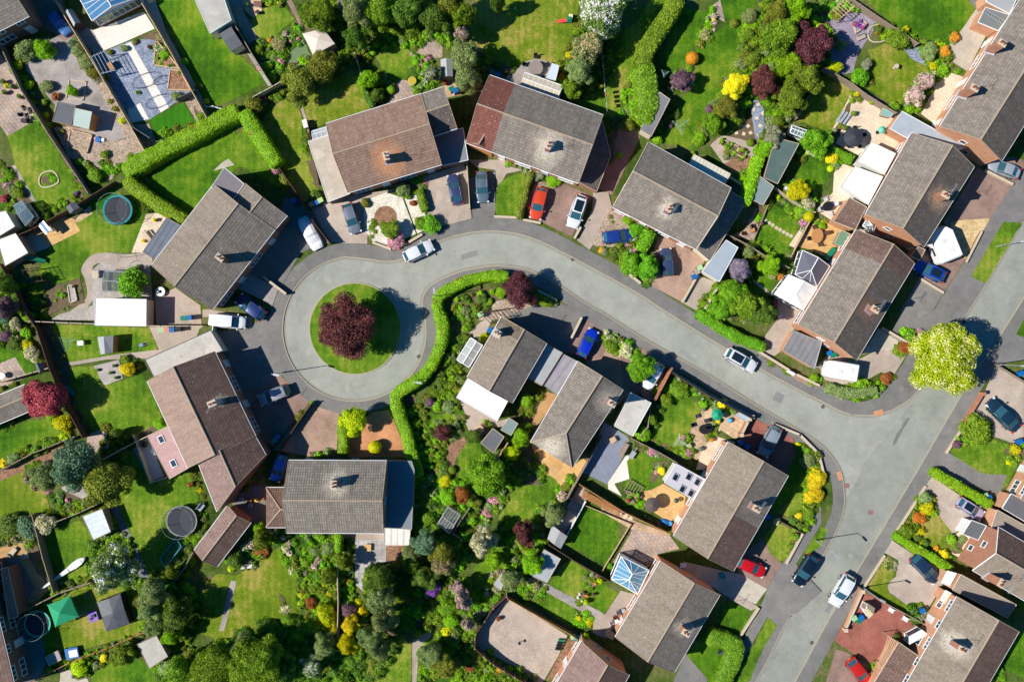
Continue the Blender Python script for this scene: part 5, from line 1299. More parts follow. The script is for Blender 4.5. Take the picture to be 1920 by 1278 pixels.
# --- north side of the close
n1=house('brown tiled pair of houses with a flat garage on each end, top centre',[(611,232),(790,176),(828,308),(652,361)],'brown',ch=[(724,293)],sections=[(0,.62,None,None),(.62,.88,None,None),(.88,1,None,None)],windows=('B','G1'),eave=4.8,chmat=BRKD,stain=2.6,stcol=C(214,150,104),gutter=WHT)
q2=[W(p,4.75) for p in[(790,177),(831,163),(857,240),(812,255)]]
i2=gable(n1['root'],q2,4.75,1.5,tiles('grey'),tiles('dark'),BRKD,gover=0.1,roofname='wing_roof',wallname='wing_wall')
flat_building('x',[(813,256),(868,240),(878,300),(829,311)],2.7,plain('dark_felt_roof',C(128,136,140),0.8,0.1),BRKD,parent=n1['root'])
flat_building('flat grey garage with a glass lean-to at the left end of the brown house',[(578,265),(617,254),(656,363),(615,379)],2.7,CONC,BRKD)
glasshouse('small white polycarbonate lean-to behind the flat grey garage',[(585,246),(612,238),(615,253),(587,262)],2.3,0.3,hip=(0,0),name='lean_to',cat='lean-to',bars=2,roofm=ribbed('polycarbonate',C(186,196,200),0.6))
n2=house('grey and red tiled pair of houses with a small red front gable',[(918,141),(1131,216),(1085,343),(874,267)],'grey',ch=[(1029,272)],sections=[(0,.225,'red','red'),(.225,1,None,None)],windows=('B','G1','G0'),stain=2.4)
qg=[W(p,4.3) for p in[(905,225),(874,266),(922,284),(944,240)]]
gable(n2['root'],qg,4.3,1.3,tiles('red'),tiles('red'),plain('orange_boarding',C(226,150,80),0.7,0.1),over=0.15,roofname='dormer_roof',wallname='dormer_wall')
def leanto(label,pts,hlo,hhi,roofm,wallm=None,name='garage',cat='garage',parent=None,edge=None):
 """pts: high edge p0,p1 then low edge p2,p3"""
 q=[W(pts[0],hhi),W(pts[1],hhi),W(pts[2],hlo),W(pts[3],hlo)];root=parent or empty(name,(0,0,0))
 if not parent:tag(root,label,cat)
 z=[hhi,hhi,hlo,hlo];u=(q[1]-q[0]).normalized();n=Vector((-u.y,u.x));rb=MB();P=[V3(a,b) for a,b in zip(q,z)];uv=[((a-q[0]).dot(u),(a-q[0]).dot(n)) for a in q]
 nn=(P[1]-P[0]).cross(P[3]-P[0])
 if nn.z<0:P=P[::-1];uv=uv[::-1]
 rb.face(P,roofm,uv);rb.face([p-Vector((0,0,.1)) for p in P[::-1]],edge or WHT)
 ro=rb.build('roof' if not parent else 'lean_to_roof',root);wb=MB();c=sum(q,Vector((0,0)))/4;I=[p+(c-p).normalized()*0.15 for p in q]
 for k in range(4):a,b=I[k],I[(k+1)%4];wb.face([V3(a,0),V3(b,0),V3(b,z[(k+1)%4]-.1),V3(a,z[k]-.1)],wallm or BRK)
 wb.build('wall' if not parent else 'lean_to_wall',root);tb=MB()
 for k in range(4):tb.bar(V3(q[k],z[k]+.01),V3(q[(k+1)%4],z[(k+1)%4]+.01),0.045,edge or STONE,4)
 tb.build('roof_trim',ro);return root
leanto('tiled garage roof against the right end of the grey and red house',[(1129,226),(1086,342),(1119,359),(1145,292)],2.5,3.4,tiles('dark'),BRK)
glasshouse('white framed veranda with beige roof panels behind the red roof',[(985,136),(1056,161),(1045,185),(977,159)],2.5,0.25,name='veranda',cat='veranda',bars=7,roofm=plain('beige_panels',C(200,190,166),0.5,0.08))
n3=house('grey tiled house between the white-roofed lean-to and the block paved drive',[(1216,267),(1371,353),(1306,467),(1149,388)],'grey','grey',ch=[(1255,390)],windows=('B','G0','G1'),stain=1.5,verge=STONE)
leanto('tiled lean-to garage shaded by the house beside the pale blue carport',[(1368,358),(1306,467),(1331,489),(1400,376)],2.5,3.4,tiles('grey'),REND)
flat_building('pale blue flat roofed carport beside the pink drive',[(1362,450),(1384,464),(1349,528),(1317,509)],2.6,FELTB,REND,name='carport',cat='carport')
leanto('white corrugated lean-to behind the grey house by the vegetable plot',[(1291,309),(1359,346),(1370,326),(1301,289)],2.3,2.7,ribbed('white_sheet',C(232,228,206),0.5),WHT,name='lean_to',cat='lean-to')
# --- west side
w1=house('grey tiled pair of houses left of the covered white car',[(284,497),(401,345),(515,430),(398,580)],'stone','grey',ch=[(413,483)],windows=('B','G0','A'),sections=[(0,1,'stone','grey')],stain=1.9,stcol=C(216,190,140),chmat=BRKD)
qw=[W(p,4.75) for p in[(437,374),(459,343),(538,404),(513,432)]]
gable(w1['root'],qw,4.75,1.7,tiles('grey'),tiles('grey'),BRKD,gover=0.1,roofname='wing_roof',wallname='wing_wall')
flat_building('x',[(396,352),(421,314),(458,345),(436,376)],4.9,plain('violet_grey_felt',C(128,120,124),0.8,0.1),BRKD,parent=w1['root'])
flat_building('dark glazed lean-to with blue grey panels behind the west house',[(313,408),(341,424),(292,487),(268,472)],2.4,ribbed('smoked_sheet',C(118,124,136),0.7,0.2),TIMBG,name='lean_to',cat='lean-to',edge=TIMBG)
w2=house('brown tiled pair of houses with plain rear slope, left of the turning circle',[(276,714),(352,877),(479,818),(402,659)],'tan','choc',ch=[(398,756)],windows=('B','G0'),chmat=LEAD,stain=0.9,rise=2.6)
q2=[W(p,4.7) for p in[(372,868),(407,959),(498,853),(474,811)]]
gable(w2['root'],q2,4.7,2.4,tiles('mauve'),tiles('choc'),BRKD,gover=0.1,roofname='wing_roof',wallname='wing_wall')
flat_building('long flat garage with pale cement roof beside the white van',[(272,674),(395,619),(418,657),(288,706)],2.7,FIBRO,REND,edge=FELTD)
leanto('pink tiled single storey extension with two skylights beside a deck',[(314,799),(353,877),(318,897),(276,817)],2.6,3.5,ribbed('pink_tiles',C(186,150,146),0.3,0.8,depth=0.8),REND,name='extension',cat='extension')
for (px,py,lb) in((303,823,0),(326,868,1)):
 q=W((px,py),3.1);m=MB();m.box((q.x,q.y,3.22),(1.0,0.75,0.16),WHT,0.45-1.57);m.box((q.x,q.y,3.31),(0.8,0.55,0.03),GLS,0.45-1.57);m.build('skylight',[o for o in COL.objects if o.name.startswith('extension')][0])
# --- south side
s1=house('grey tiled house with a long dark flat side roof, bottom of the turning circle',[(725,864),(541,863),(537,998),(719,999)],'grey','grey',ch=[(626,908)],windows=('A','G0','G1'),stain=2.0,chmat=BRK)
qh=[W(p,2.5) for p in[(541,914),(499,914),(499,988),(541,988)]]
gable(s1['root'],qh,2.5,1.4,tiles('choc'),tiles('choc'),BRK,hip=(0,2.2),roofname='porch_roof',wallname='porch_wall')
flat_building('dark flat roofed garage on the right end of the south house',[(727,864),(772,864),(777,880),(772,992),(722,988)],2.7,plain('dark_felt_roof',C(128,136,140),0.8,0.1),BRK,edge=FELTG)
leanto('white ribbed carport roof below the dark flat garage',[(721,989),(770,991),(767,1022),(720,1022)],2.3,2.5,ribbed('white_ribbed_sheet',C(232,228,218),0.8),WHT,name='carport',cat='carport')
w3=house('long brown tiled garage with gable roof beside the football goal',[(427,947),(364,1031),(406,1062),(470,979)],'mauve','choc',eave=2.4,rise=1.1,windows=(),cat='garage',name='garage',storeys=1,wall=BRK)
# --- inner plot
c1=house('grey tiled house with white flat rear roof inside the bend',[(876,707),(941,593),(1025,643),(960,755)],'stone','grey',ch=[(932,624)],windows=('A','G1','B'),eave=4.2,rise=2.2,stain=0.8,chmat=BRKD,patchA=(7.1,8.6,C(200,190,180)))
flat_building('white flat roof extension with peeling patches inside the bend',[(877,709),(952,752),(932,789),(856,745)],2.8,plain('white_roof_paint',C(240,240,242),0.6,0.06,0.9),REND,name='extension',cat='extension')
glasshouse('white framed conservatory with three grey roof panels behind the hedge',[(883,633),(857,674),(880,688),(905,647)],2.4,0.3,bars=2,roofm=plain('grey_panels',C(170,174,168),0.4,0.08),fw=0.07)
flat_building('flat brown link garage between the two inner houses',[(1025,645),(1055,661),(1016,723),(991,709)],2.7,FELTG,BRK,edge=TIMBG)
flat_building('clear corrugated carport roof beside the hipped inner house',[(1057,664),(1082,677),(1045,740),(1019,721)],2.4,ribbed('clear_sheet',C(166,160,166),0.9,0.2,0,0.8),BRK,name='carport',cat='carport',edge=STL)
c2=house('grey tiled house with hipped lower end inside the bend',[(1084,677),(995,829),(1072,876),(1168,730)],'grey','grey',ch=[(1147,756)],windows=('A','G0','B'),eave=4.0,rise=2.3,hip=(0,3.4),stain=2.4)
flat_building('flat grey garage beside the white car under the tree',[(1183,736),(1221,755),(1187,817),(1152,798)],2.6,FIBRO,REND)
# --- lower right row
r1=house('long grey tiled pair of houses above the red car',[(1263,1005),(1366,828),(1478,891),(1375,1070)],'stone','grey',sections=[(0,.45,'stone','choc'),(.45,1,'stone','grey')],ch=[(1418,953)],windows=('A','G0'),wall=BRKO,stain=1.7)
flat_building('light grey rear extension with five skylights beside the buff patio',[(1268,869),(1322,898),(1300,936),(1246,904)],2.8,plain('pale_membrane',C(200,196,200),0.6,0.05),WHT,name='extension',cat='extension')
ex=[o for o in COL.objects if o.name.startswith('extension')][-1]
for (px,py) in((1266,894),(1291,893),(1307,903),(1279,916),(1295,924)):
 q=W((px,py),2.8);m=MB();m.box((q.x,q.y,2.88),(0.72,0.92,0.14),LEAD,-0.5);m.box((q.x,q.y,2.96),(0.52,0.72,0.03),GLSD,-0.5);m.build('skylight',ex)
r2=house('grey tiled house right of the blue glass conservatory',[(1154,1194),(1239,1051),(1350,1114),(1264,1260)],'stone','grey',ch=[(1286,1185)],windows=('A','G1'),wall=BRKO,stain=1.5)
glasshouse('blue tinted conservatory with white glazing bars in front of the patio',[(1147,1085),(1165,1042),(1217,1069),(1196,1113)],2.3,1.0,hip=(1.2,1.2),bars=4,roofm=glass('blue_roof_glass',C(110,176,214),0.12,0.72),fw=0.07)
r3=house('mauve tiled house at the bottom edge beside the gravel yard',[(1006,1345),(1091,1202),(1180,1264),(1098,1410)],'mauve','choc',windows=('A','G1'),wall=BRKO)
# --- upper right row
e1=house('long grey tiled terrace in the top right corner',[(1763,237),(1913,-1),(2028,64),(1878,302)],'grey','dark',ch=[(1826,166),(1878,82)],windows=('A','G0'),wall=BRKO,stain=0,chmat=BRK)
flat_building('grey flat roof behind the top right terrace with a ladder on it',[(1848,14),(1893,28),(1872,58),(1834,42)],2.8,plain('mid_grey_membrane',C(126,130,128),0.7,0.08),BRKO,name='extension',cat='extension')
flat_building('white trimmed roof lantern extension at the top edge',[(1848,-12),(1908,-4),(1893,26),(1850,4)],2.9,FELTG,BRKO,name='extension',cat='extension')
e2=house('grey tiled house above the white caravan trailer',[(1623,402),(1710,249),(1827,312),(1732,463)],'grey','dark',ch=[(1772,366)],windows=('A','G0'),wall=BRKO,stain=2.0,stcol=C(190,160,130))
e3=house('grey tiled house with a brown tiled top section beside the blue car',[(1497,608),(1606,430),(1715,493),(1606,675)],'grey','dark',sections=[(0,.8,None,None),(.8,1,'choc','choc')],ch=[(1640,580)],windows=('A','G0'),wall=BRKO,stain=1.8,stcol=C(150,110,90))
flat_building('pale grey wedge shaped flat roof between the two terraces',[(1692,209),(1813,276),(1790,283),(1711,248),(1701,259),(1669,241)],2.8,plain('puddled_membrane',C(176,184,190),0.5,0.2,0.5),BRKO,name='extension',cat='extension')
leanto('upper white conservatory roof beside the cream patio',[(1680,288),(1658,328),(1608,303),(1634,266)],2.3,3.0,ribbed('white_ribbed_panel',C(236,238,234),0.9,depth=0.9),WHT,name='conservatory',cat='conservatory')
leanto('lower white conservatory roof with ribbed panels beside the steps',[(1656,331),(1628,384),(1578,350),(1603,312)],2.3,3.0,ribbed('white_panel',C(244,244,242),1.3,depth=0.94),WHT,name='conservatory',cat='conservatory')
leanto('brown tiled kitchen extension below the white conservatories',[(1625,388),(1604,431),(1563,415),(1593,370)],2.5,3.2,tiles('choc'),BRKO,name='extension',cat='extension')
glasshouse('dark slate hipped sunroom beside the spiky palm',[(1491,514),(1505,469),(1556,499),(1532,538)],2.4,0.9,hip=(1.3,0),name='sunroom',cat='sunroom',bars=0,roofm=plain('dark_slate_panel',C(96,96,110),0.5,0.08))
glasshouse('white roofed conservatory below the dark sunroom',[(1452,551),(1479,515),(1532,540),(1506,581)],2.4,0.7,hip=(1.2,0),bars=0,roofm=ribbed('white_panel',C(244,244,242),1.3,depth=0.94))
flat_building('grey glazed patio roof beside the lower end of the terrace',[(1489,620),(1541,641),(1527,691),(1468,656)],2.4,ribbed('smoked_panels',C(140,140,142),0.75,0.25,0,0.8),BRKO,name='patio_roof',cat='patio roof',edge=STL)
leanto('small tiled link roof between two terraces by the blue car',[(1722,462),(1735,468),(1725,487),(1708,480)],2.5,3.0,tiles('choc'),BRKO,name='porch',cat='porch')
# --- lower right corner
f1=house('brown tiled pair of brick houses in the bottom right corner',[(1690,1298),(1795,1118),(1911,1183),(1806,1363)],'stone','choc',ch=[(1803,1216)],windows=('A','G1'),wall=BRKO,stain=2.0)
leanto('brown tiled garage with slatted gate beside the red paved drive',[(1723,1229),(1676,1312),(1632,1290),(1685,1203)],2.5,3.3,tiles('choc'),BRKO)
leanto('ridged link garage roof half in shade between the brick houses',[(1802,1076),(1786,1105),(1888,1157),(1906,1133)],2.8,3.1,ribbed('ridged_roof',C(170,156,140),0.3,0.8,depth=0.6),BRKO)
f2=house('gable fronted brick house with white bargeboards on the right',[(1824,1068),(1944,1138),(1992,1058),(1872,988)],'stone','choc',ch=[(1876,1092)],windows=('G0',),wall=BRK,verge=WHT,stain=0)
leanto('ridged garage roof beside the lilac car',[(1870,955),(1858,990),(1940,1030),(1950,1000)],2.6,3.0,ribbed('ridged_roof',C(170,156,140),0.3,0.8,depth=0.6),BRKO)
flat_building('dark flat roof behind the lilac car',[(1896,925),(1950,950),(1935,985),(1879,952)],2.9,FELTD,BRKO,name='extension',cat='extension')
f3=house('brick house front with white windows at the right edge',[(1915,935),(1975,832),(2080,892),(2020,995)],'grey','grey',windows=('A','G0'),wall=BRKO)
# --- left edge houses
l1=house('brick house with grey tiles in the top left corner',[(-118,116),(54,30),(-20,-120),(-192,-34)],'grey','grey',windows=('A','G1'),wall=BRKD)
l2=house('brown brick house front at the bottom left edge',[(-28,1058),(28,1290),(-150,1333),(-206,1101)],'brown','brown',windows=('A','G1'),wall=BRKD)
leanto('brown tiled bay roof on the bottom left house',[(2,1066),(16,1160),(34,1155),(14,1062)],2.7,3.2,tiles('mauve'),BRKD,name='porch',cat='porch')
l3=house('low grey tiled garage by the maroon tree at the left edge',[(-90,778),(46,721),(60,768),(-76,825)],'grey','grey',eave=2.4,rise=1.0,windows=(),cat='garage',name='garage',storeys=1,verge=STONE)
l4=house('brick house above the garden with the blue glass extension',[(110,-60),(200,-110),(260,0),(170,50)],'grey','grey',eave=4.8,windows=(),wall=BRKD)
for o in list(COL.objects):
 if o.get('label')=='brick house above the garden with the blue glass extension':
  for ch in list(o.children_recursive):bpy.data.objects.remove(ch)
  bpy.data.objects.remove(o);break
glasshouse('blue glass roofed brick garden room at the top edge',[(150,-2),(173,39),(258,-4),(235,-45)],2.6,1.0,hip=(1.6,0),bars=3,name='garden_room',cat='garden room',roofm=glass('blue_tint_glass',C(70,130,176),0.12,0.85),wall=BRK,fw=0.07)
flat_building('grey pebble flat roof of a building at the top edge',[(357,-20),(414,-20),(434,38),(394,63)],2.9,FIBRO,REND,name='outbuilding',cat='outbuilding')
# ================================================================ sheds, greenhouses, summerhouses
shed('grey roofed summerhouse with white roof strip on the top lawn',[(410,62),(432,48),(455,84),(433,97)],2.1,0.4,FELTD,REND,'summerhouse','summerhouse')
T('A1')
shed('tall narrow timber shed beside the white patio',[(525,95),(590,215),(640,180),(575,75)],2.0,0.5,FELTG,TIMBD)
flat_building('dark felt roofed half of the log store by the grey drive',[(465,812),(605,842),(570,1000),(420,968)],2.3,FELTD,TIMB,name='shed',cat='shed',edge=TIMBG)
leanto('pale felt roofed summerhouse joined to the dark felt shed',[(600,865),(735,895),(710,1035),(575,1000)],2.2,2.4,plain('pale_green_felt',C(182,198,190),0.8,0.06),TIMB,name='summerhouse',cat='summerhouse')
T('A2')
leanto('green roofed shed with red trim at the top centre edge',[(990,10),(1040,-20),(1070,50),(1030,95)],2.0,2.2,FELTD,GRN,name='shed',cat='shed')
T('A3')
shed('grey felt shed between the leafy tree and the paved seating',[(110,475),(120,620),(210,612),(205,470)],2.0,0.4,FELTG,TIMBG)
leanto('pale blue storage shed beside the round patio table',[(1000,505),(1060,525),(1030,645),(950,625)],1.9,2.1,plain('pale_blue_sheet',C(200,216,226),0.5,0.05),WHT,name='shed',cat='shed')
T('A4')
leanto('long grey corrugated garage roof beside the tall hedge',[(155,735),(240,795),(90,1090),(5,1040)],2.6,2.7,ribbed('corrugated_grey',C(130,130,132),0.25,0.8),REND)
glasshouse('small white greenhouse between the rockery and the green garage',[(1215,1000),(1330,1040),(1300,1100),(1200,1060)],1.8,0.4,name='greenhouse',cat='greenhouse',bars=3)
T('B4')
leanto('long green corrugated garage roof beside the round yellow bush',[(1080,-180),(990,140),(1100,190),(1270,-130)],2.6,2.9,ribbed('corrugated_green',C(96,118,112),0.3,0.8),TIMBD)
leanto('pale green felt shed below the corrugated garage',[(960,130),(1070,210),(985,360),(880,310)],2.1,2.3,plain('green_grey_felt',C(128,144,142),0.8,0.07),TIMBG,name='shed',cat='shed')
T('A5')
leanto('turquoise topped storage box at the patio corner',[(575,865),(665,895),(640,940),(560,920)],1.1,1.2,plain('turquoise_lid',C(130,176,172),0.6,0.05),TIMBG,name='storage_box',cat='storage box')
T('B5')
leanto('flat green topped store on the buff patio',[(245,560),(315,590),(260,700),(190,665)],1.5,1.7,plain('sage_felt',C(108,142,116),0.7,0.06),TIMBG,name='garden_store',cat='store')
glasshouse('square glass lantern roof in the yard between the houses',[(450,470),(520,520),(500,575),(415,525)],2.4,0.8,hip=(0.8,0.8),name='roof_lantern',cat='roof lantern',bars=0)
T('B1')
leanto('white sheet roof at the left edge above the neighbour shed',[(-60,430),(45,405),(120,530),(-60,640)],2.3,2.5,ribbed('white_sheet',C(236,236,232),0.5),REND,name='shed',cat='shed')
leanto('bright white roofed garden office at the left edge',[(-20,640),(125,585),(225,740),(40,845)],2.5,2.6,plain('bright_white_sheet',C(250,248,246),0.6,0.03),TIMBG,name='garden_office',cat='garden office')
shed('small dark grey plastic shed beside the buff patio',[(525,375),(560,430),(635,380),(605,335)],1.8,0.35,FELTD,FELTD)
flat_building('large flat white garage roof beside the round clipped tree',[(762,1105),(1170,1112),(1168,1325),(757,1318)],2.8,plain('bright_white_sheet',C(250,248,246),0.6,0.03),REND)
glasshouse('lean-to greenhouse against the fence by the left lawn',[(110,360),(180,325),(270,450),(205,525)],1.9,0.5,name='greenhouse',cat='greenhouse',bars=4,frame=STL)
glasshouse('glass growing frame beside the round clipped tree',[(835,885),(1000,890),(990,1050),(820,1045)],1.7,0.4,name='greenhouse',cat='greenhouse',bars=3,frame=STL,roofm=glass('clear_roof_glass',C(190,200,200),0.1,0.2))
T('C1')
shed('timber playhouse with grey felt roof on the striped lawn',[(778,220),(803,360),(900,345),(905,210)],1.9,0.5,FELTG,TIMB,'playhouse','playhouse')
shed('small slate blue play shed against the left fence',[(280,440),(310,510),(365,480),(340,418)],1.6,0.5,FELTD,TIMBG,'playhouse','playhouse')
T('C3')
leanto('grey felt shed behind the seating circle',[(700,948),(790,1015),(705,1145),(603,1065)],2.1,2.3,FELTD,TIMBG,name='shed',cat='shed')
leanto('pale green roofed shed beside the plank fence',[(830,865),(900,910),(845,1005),(763,960)],2.0,2.2,plain('green_grey_felt',C(128,144,142),0.8,0.07),TIMBG,name='shed',cat='shed')
T('D1')
leanto('pale corrugated shed on the bright lawn by the tall tree',[(815,655),(885,835),(745,900),(660,715)],2.0,2.1,ribbed('white_blue_sheet',C(206,216,222),0.6,0.6,depth=0.93),TIMBG,name='shed',cat='shed')
T('D3')
glasshouse('aluminium greenhouse among the shrubs right of the dark flat garage',[(345,425),(440,490),(350,640),(260,560)],1.8,0.5,name='greenhouse',cat='greenhouse',bars=4,frame=STL,roofm=glass('clear_roof_glass',C(190,200,200),0.1,0.2))
shed('grey felt shed at the corner of the square lawn',[(1175,570),(1135,680),(1240,760),(1295,660)],2.1,0.4,FELTG,TIMBG)
leanto('long grey corrugated shed beside the small lawn',[(1110,765),(1240,840),(1130,1030),(1000,970)],2.1,2.3,ribbed('corrugated_pale_grey',C(168,172,176),0.3,0.7,depth=0.9),TIMBG,name='shed',cat='shed')
leanto('weathered lean-to store beside the mottled shrub',[(790,930),(830,960),(760,1090),(705,1045)],1.6,1.9,FELTG,TIMBG,name='shed',cat='shed')
T('E1')
flat_building('weathered square shed roof with pale patch at the bottom left',[(1315,915),(1500,830),(1610,1030),(1430,1150)],2.1,FIBRO,TIMBG,name='shed',cat='shed',edge=TIMBG)
leanto('low grey storage box by the bottom left patio',[(435,1040),(555,975),(590,1060),(470,1120)],0.9,1.0,plain('taupe_lid',C(176,160,154),0.7,0.06),TIMBG,name='storage_box',cat='storage box')
T('E6')
shed('white and beige roofed small shed by the front wall of the red drive',[(175,600),(215,670),(275,570),(205,520)],1.7,0.4,plain('beige_felt',C(196,180,146),0.8,0.1),WHT)
T('D1')
# ================================================================ hedges
MIXG=('green','bright','laurel','green','olive','sage','bright','dark');MIXF=('green','bright','laurel','flower','dark','green','sage','white','pinkf','bright');MIXD=('dark','green','ivy','olive','green');MIXY=('gold','green','bright','flower','laurel','green','olive')
MIXR=('green','laurel','sage','bright','flower','cream','green','bright','laurel','olive','pink');MIXS=('sage','grey','green','fern')
T('F')
hedge([(231,322),(300,283),(370,247),(446,206)],2.1,2.0,'hedge','long bright clipped hedge running up from the V corner behind the patios')
hedge([(234,336),(262,360),(300,385),(346,415)],1.7,2.0,'hedge','bright clipped hedge from the V corner down to the west house')
hedge([(455,208),(478,245),(500,280),(520,308)],1.9,2.3,'hedge','thick bright hedge strip dividing the two lawns above the covered car')
T('B3')
hedge([(650,925),(520,925),(400,945),(270,985),(150,1045),(90,1100),(85,1180),(110,1290)],1.35,1.6,'hedge','long bright hedge curving along the inner bend of the close',smooth=True)
T('C3')
hedge([(270,20),(295,110),(290,250),(240,380),(180,490),(90,570),(-20,640),(-80,700),(-60,800),(0,980),(40,1130),(100,1340)],1.45,1.7,'hedge','long bright hedge winding down beside the turning circle to the south house',smooth=True)
T('C2')
hedge([(1120,850),(1120,980),(1118,1160)],1.25,1.6,'hedge','short upright hedge block between the two south drives')
T('A4')
hedge([(300,-20),(260,80),(190,180),(110,300),(50,400),(20,520)],2.2,2.6,'green','tall hedge upper length beside the long top lawns',smooth=True,leaf=0.13,dens=60)
hedge([(20,520),(50,620),(60,740),(60,850),(0,960)],2.9,2.8,'green','broad leafy hedge end beside the corrugated garage',smooth=True,leaf=0.14,dens=60)
T('B3')
hedge([(835,100),(800,220),(770,340),(735,460)],0.75,1.3,'olive','narrow clipped hedge beside the orange car')
T('C4')
hedge([(720,20),(850,110),(1000,200),(1150,265),(1265,300)],1.25,1.3,'laurel','clipped roadside hedge opposite the white car on the close',smooth=True)
T('B4')
hedge([(960,-40),(930,90),(880,220),(835,350)],1.3,2.4,'bright','tall narrow hedge between the grey house and the green sheds',smooth=True,leaf=0.13)
hedge([(90,560),(50,640),(10,720)],1.5,1.7,'laurel','rounded laurel hedge left of the pink drive',leaf=0.13)
T('D5')
hedge([(985,140),(1150,235),(1300,330),(1450,415)],1.15,1.4,'hedge','clipped hedge above the lilac car')
hedge([(680,655),(850,760),(1000,850),(1130,925)],1.0,1.2,'hedge','clipped hedge between the dry lawn and the dark blue car')
T('E5')
hedge([(650,840),(800,880),(930,940),(900,1080),(800,1278),(770,1380)],2.2,1.4,'green','low clipped hedge around the front lawn at the bottom',smooth=False)
T('A2')
hedge([(1180,560),(1200,650),(1230,760),(1275,850)],0.7,1.5,'ivy','ivy covered boundary by the round lawn')
T('D2')
hedge([(1085,730),(1080,820),(1080,880)],0.9,1.7,'bright','small upright hedge behind the south house')
T('C5')
hedge([(130,620),(250,660),(400,665),(540,650)],1.2,1.0,'sage','loose flowering hedge below the white caravan',leaf=0.12)
T('B4')
T('A5')
hedge([(180,1190),(260,1235),(340,1278)],0.9,1.2,'laurel','low laurel hedge beside the cream patio steps')
T('B1')
T('E1')
# ================================================================ trees and large shrubs
T('F')
tree(652,612,60,'maroon',7.5,'large dark purple tree on the round grass island',ry=52,rz=0.2,kind='huge')
tree(974,542,31,'maroon',5.2,'purple leaved tree beside the kerb at the end of the curved hedge')
tree(88,748,36,'red',5.5,'crimson leaved tree at the left edge beside the low tiled garage')
tree(1772,672,62,'limefl',8.0,'large yellow green tree in flower over the main road junction',kind='huge')
tree(665,786,27,'lime',4.6,'lime green conifer at the corner of the orange paved drive')
tree(141,866,42,'blue',8.0,'large blue green conifer below the left lawns')
tree(197,905,42,'olive',7.5,'broad olive green tree behind the pink extension garden')
tree(208,1064,42,'white',7.5,'tall green tree with pale blossom beside the grey slab path')
tree(82,891,24,'sage',4.5,'mottled variegated tree left of the blue conifer',kind='tree')
bush(50,987,22,'blue','blue green rounded shrub on the left garden boundary',h=2.6)
bush(81,979,21,'cream','cream variegated shrub beside the blue rounded shrub on the left boundary',h=2.6)
bush(18,985,22,'dark','dark shrub at the left edge of the garden boundary',h=2.4)
T('A2')
tree(860,110,120,'green',6.5,'bright leafy tree right of the canvas gazebo roof')
tree(1150,60,130,'sage',7.5,'pale green tree in the upper centre thicket')
tree(1340,90,130,'green',7.5,'dense green tree in the middle of the upper centre thicket')
tree(1530,90,140,'dark',7.5,'dark spreading tree at the right of the upper centre thicket')
tree(1130,300,90,'dark',6.0,'dark shrubby tree below the upper centre thicket')
tree(870,540,120,'olive',5.5,'olive green tree crown above the dry lawn',kind='tree')
tree(700,650,140,'olive',5.5,'broad olive tree overhanging the dry lawn corner')
bush(325,830,70,'olive','olive shrub at the top end of the thick hedge strip',h=2.6)
bush(400,795,28,'magenta','magenta flowering shrub at the garden corner')
bush(355,415,50,'green','round green shrub beside the grey slab path in the bushy garden')
bush(420,530,42,'bright','bright round bush above the lower bright bush by the fence')
bush(475,625,38,'laurel','bright small bush at the pointed garden corner')
bush(450,330,30,'orange','orange leaved shrub in the bushy garden')
bush(520,350,60,'fern','fern like shrub in the middle of the bushy garden')
bush(575,270,26,'pink','small pink flowering shrub beside the gazebo path')
bush(1275,420,26,'bright','clipped green ball left of the round lawn',kind='ball')
bush(1418,718,36,'bright','clipped green ball beside the paved circle',kind='ball')
bush(1620,500,30,'bright','clipped green ball right of the round lawn',kind='ball')
tree(1240,640,80,'bright',3.5,'light green small tree on the fence by the round lawn')
bush(1300,760,60,'dark','dark shrub behind the brown house roof',h=2.2)
T('A3')
tree(60,150,120,'dark',7.0,'dark tree at the left of the big dry lawn')
tree(300,130,100,'green',6.5,'fresh green tree leaning over the big dry lawn')
tree(180,40,110,'olive',7.0,'olive toned tree at the top edge by the big dry lawn')
tree(560,30,60,'dark',5.5,'dark fringe tree at the top edge of the big dry lawn')
tree(285,270,55,'pink',5.0,'pale pink blossom tree above the grey felt shed')
tree(300,480,110,'sage',6.5,'tall pale green tree beside the grey felt shed',ry=150)
tree(320,640,100,'sage',6.0,'drooping pale green tree above the narrow passage',kind='tree')
tree(40,590,70,'white',4.0,'white flowering tree by the garden shed and bins')
tree(1395,110,190,'blossom',7.5,'large tree covered in creamy white blossom at the top')
tree(1290,380,120,'fern',6.0,'mottled grey green tree beside the washing line')
tree(1220,560,110,'sage',5.5,'lower mottled tree joined beside the washing line lawn')
tree(1160,720,80,'green',4.5,'green tree at the corner of the grey and red house garden')
bush(1135,440,30,'gold','small golden bush beside the mottled tree')
bush(1080,610,32,'orange','orange flowering shrub beside the pale blue storage shed')
bush(1090,545,35,'gold','yellow green shrub above the orange flowering shrub')
bush(1060,650,30,'bright','bright shrub below the orange flowering shrub')
bush(1225,230,28,'green','small round bush in the strip beside the toy slide')
bush(1590,1000,60,'olive','olive bush below the broad hedge end',h=2.2)
bush(1530,1240,30,'bright','small bright bush in the side passage')
T('A4')
bush(418,465,52,'orange','apricot domed bush on the long lawn edge',kind='ball',h=1.6)
tree(325,645,95,'plum',3.6,'smoky plum coloured tree on the long lawn edge')
tree(770,680,98,'yellow',4.2,'bright yellow domed tree beside the purple trees',kind='tree')
tree(985,650,115,'maroon',5.5,'purple tree between the yellow tree and the slate path')
tree(1370,370,145,'maroon',6.5,'large purple tree above the upper right lawn',ry=170)
tree(1110,290,140,'green',6.5,'broad feathery green tree left of the large purple tree')
tree(1090,120,90,'olive',5.5,'olive tree above the broad feathery tree')
tree(1250,70,100,'bright',5.5,'bright thicket tree at the top edge')
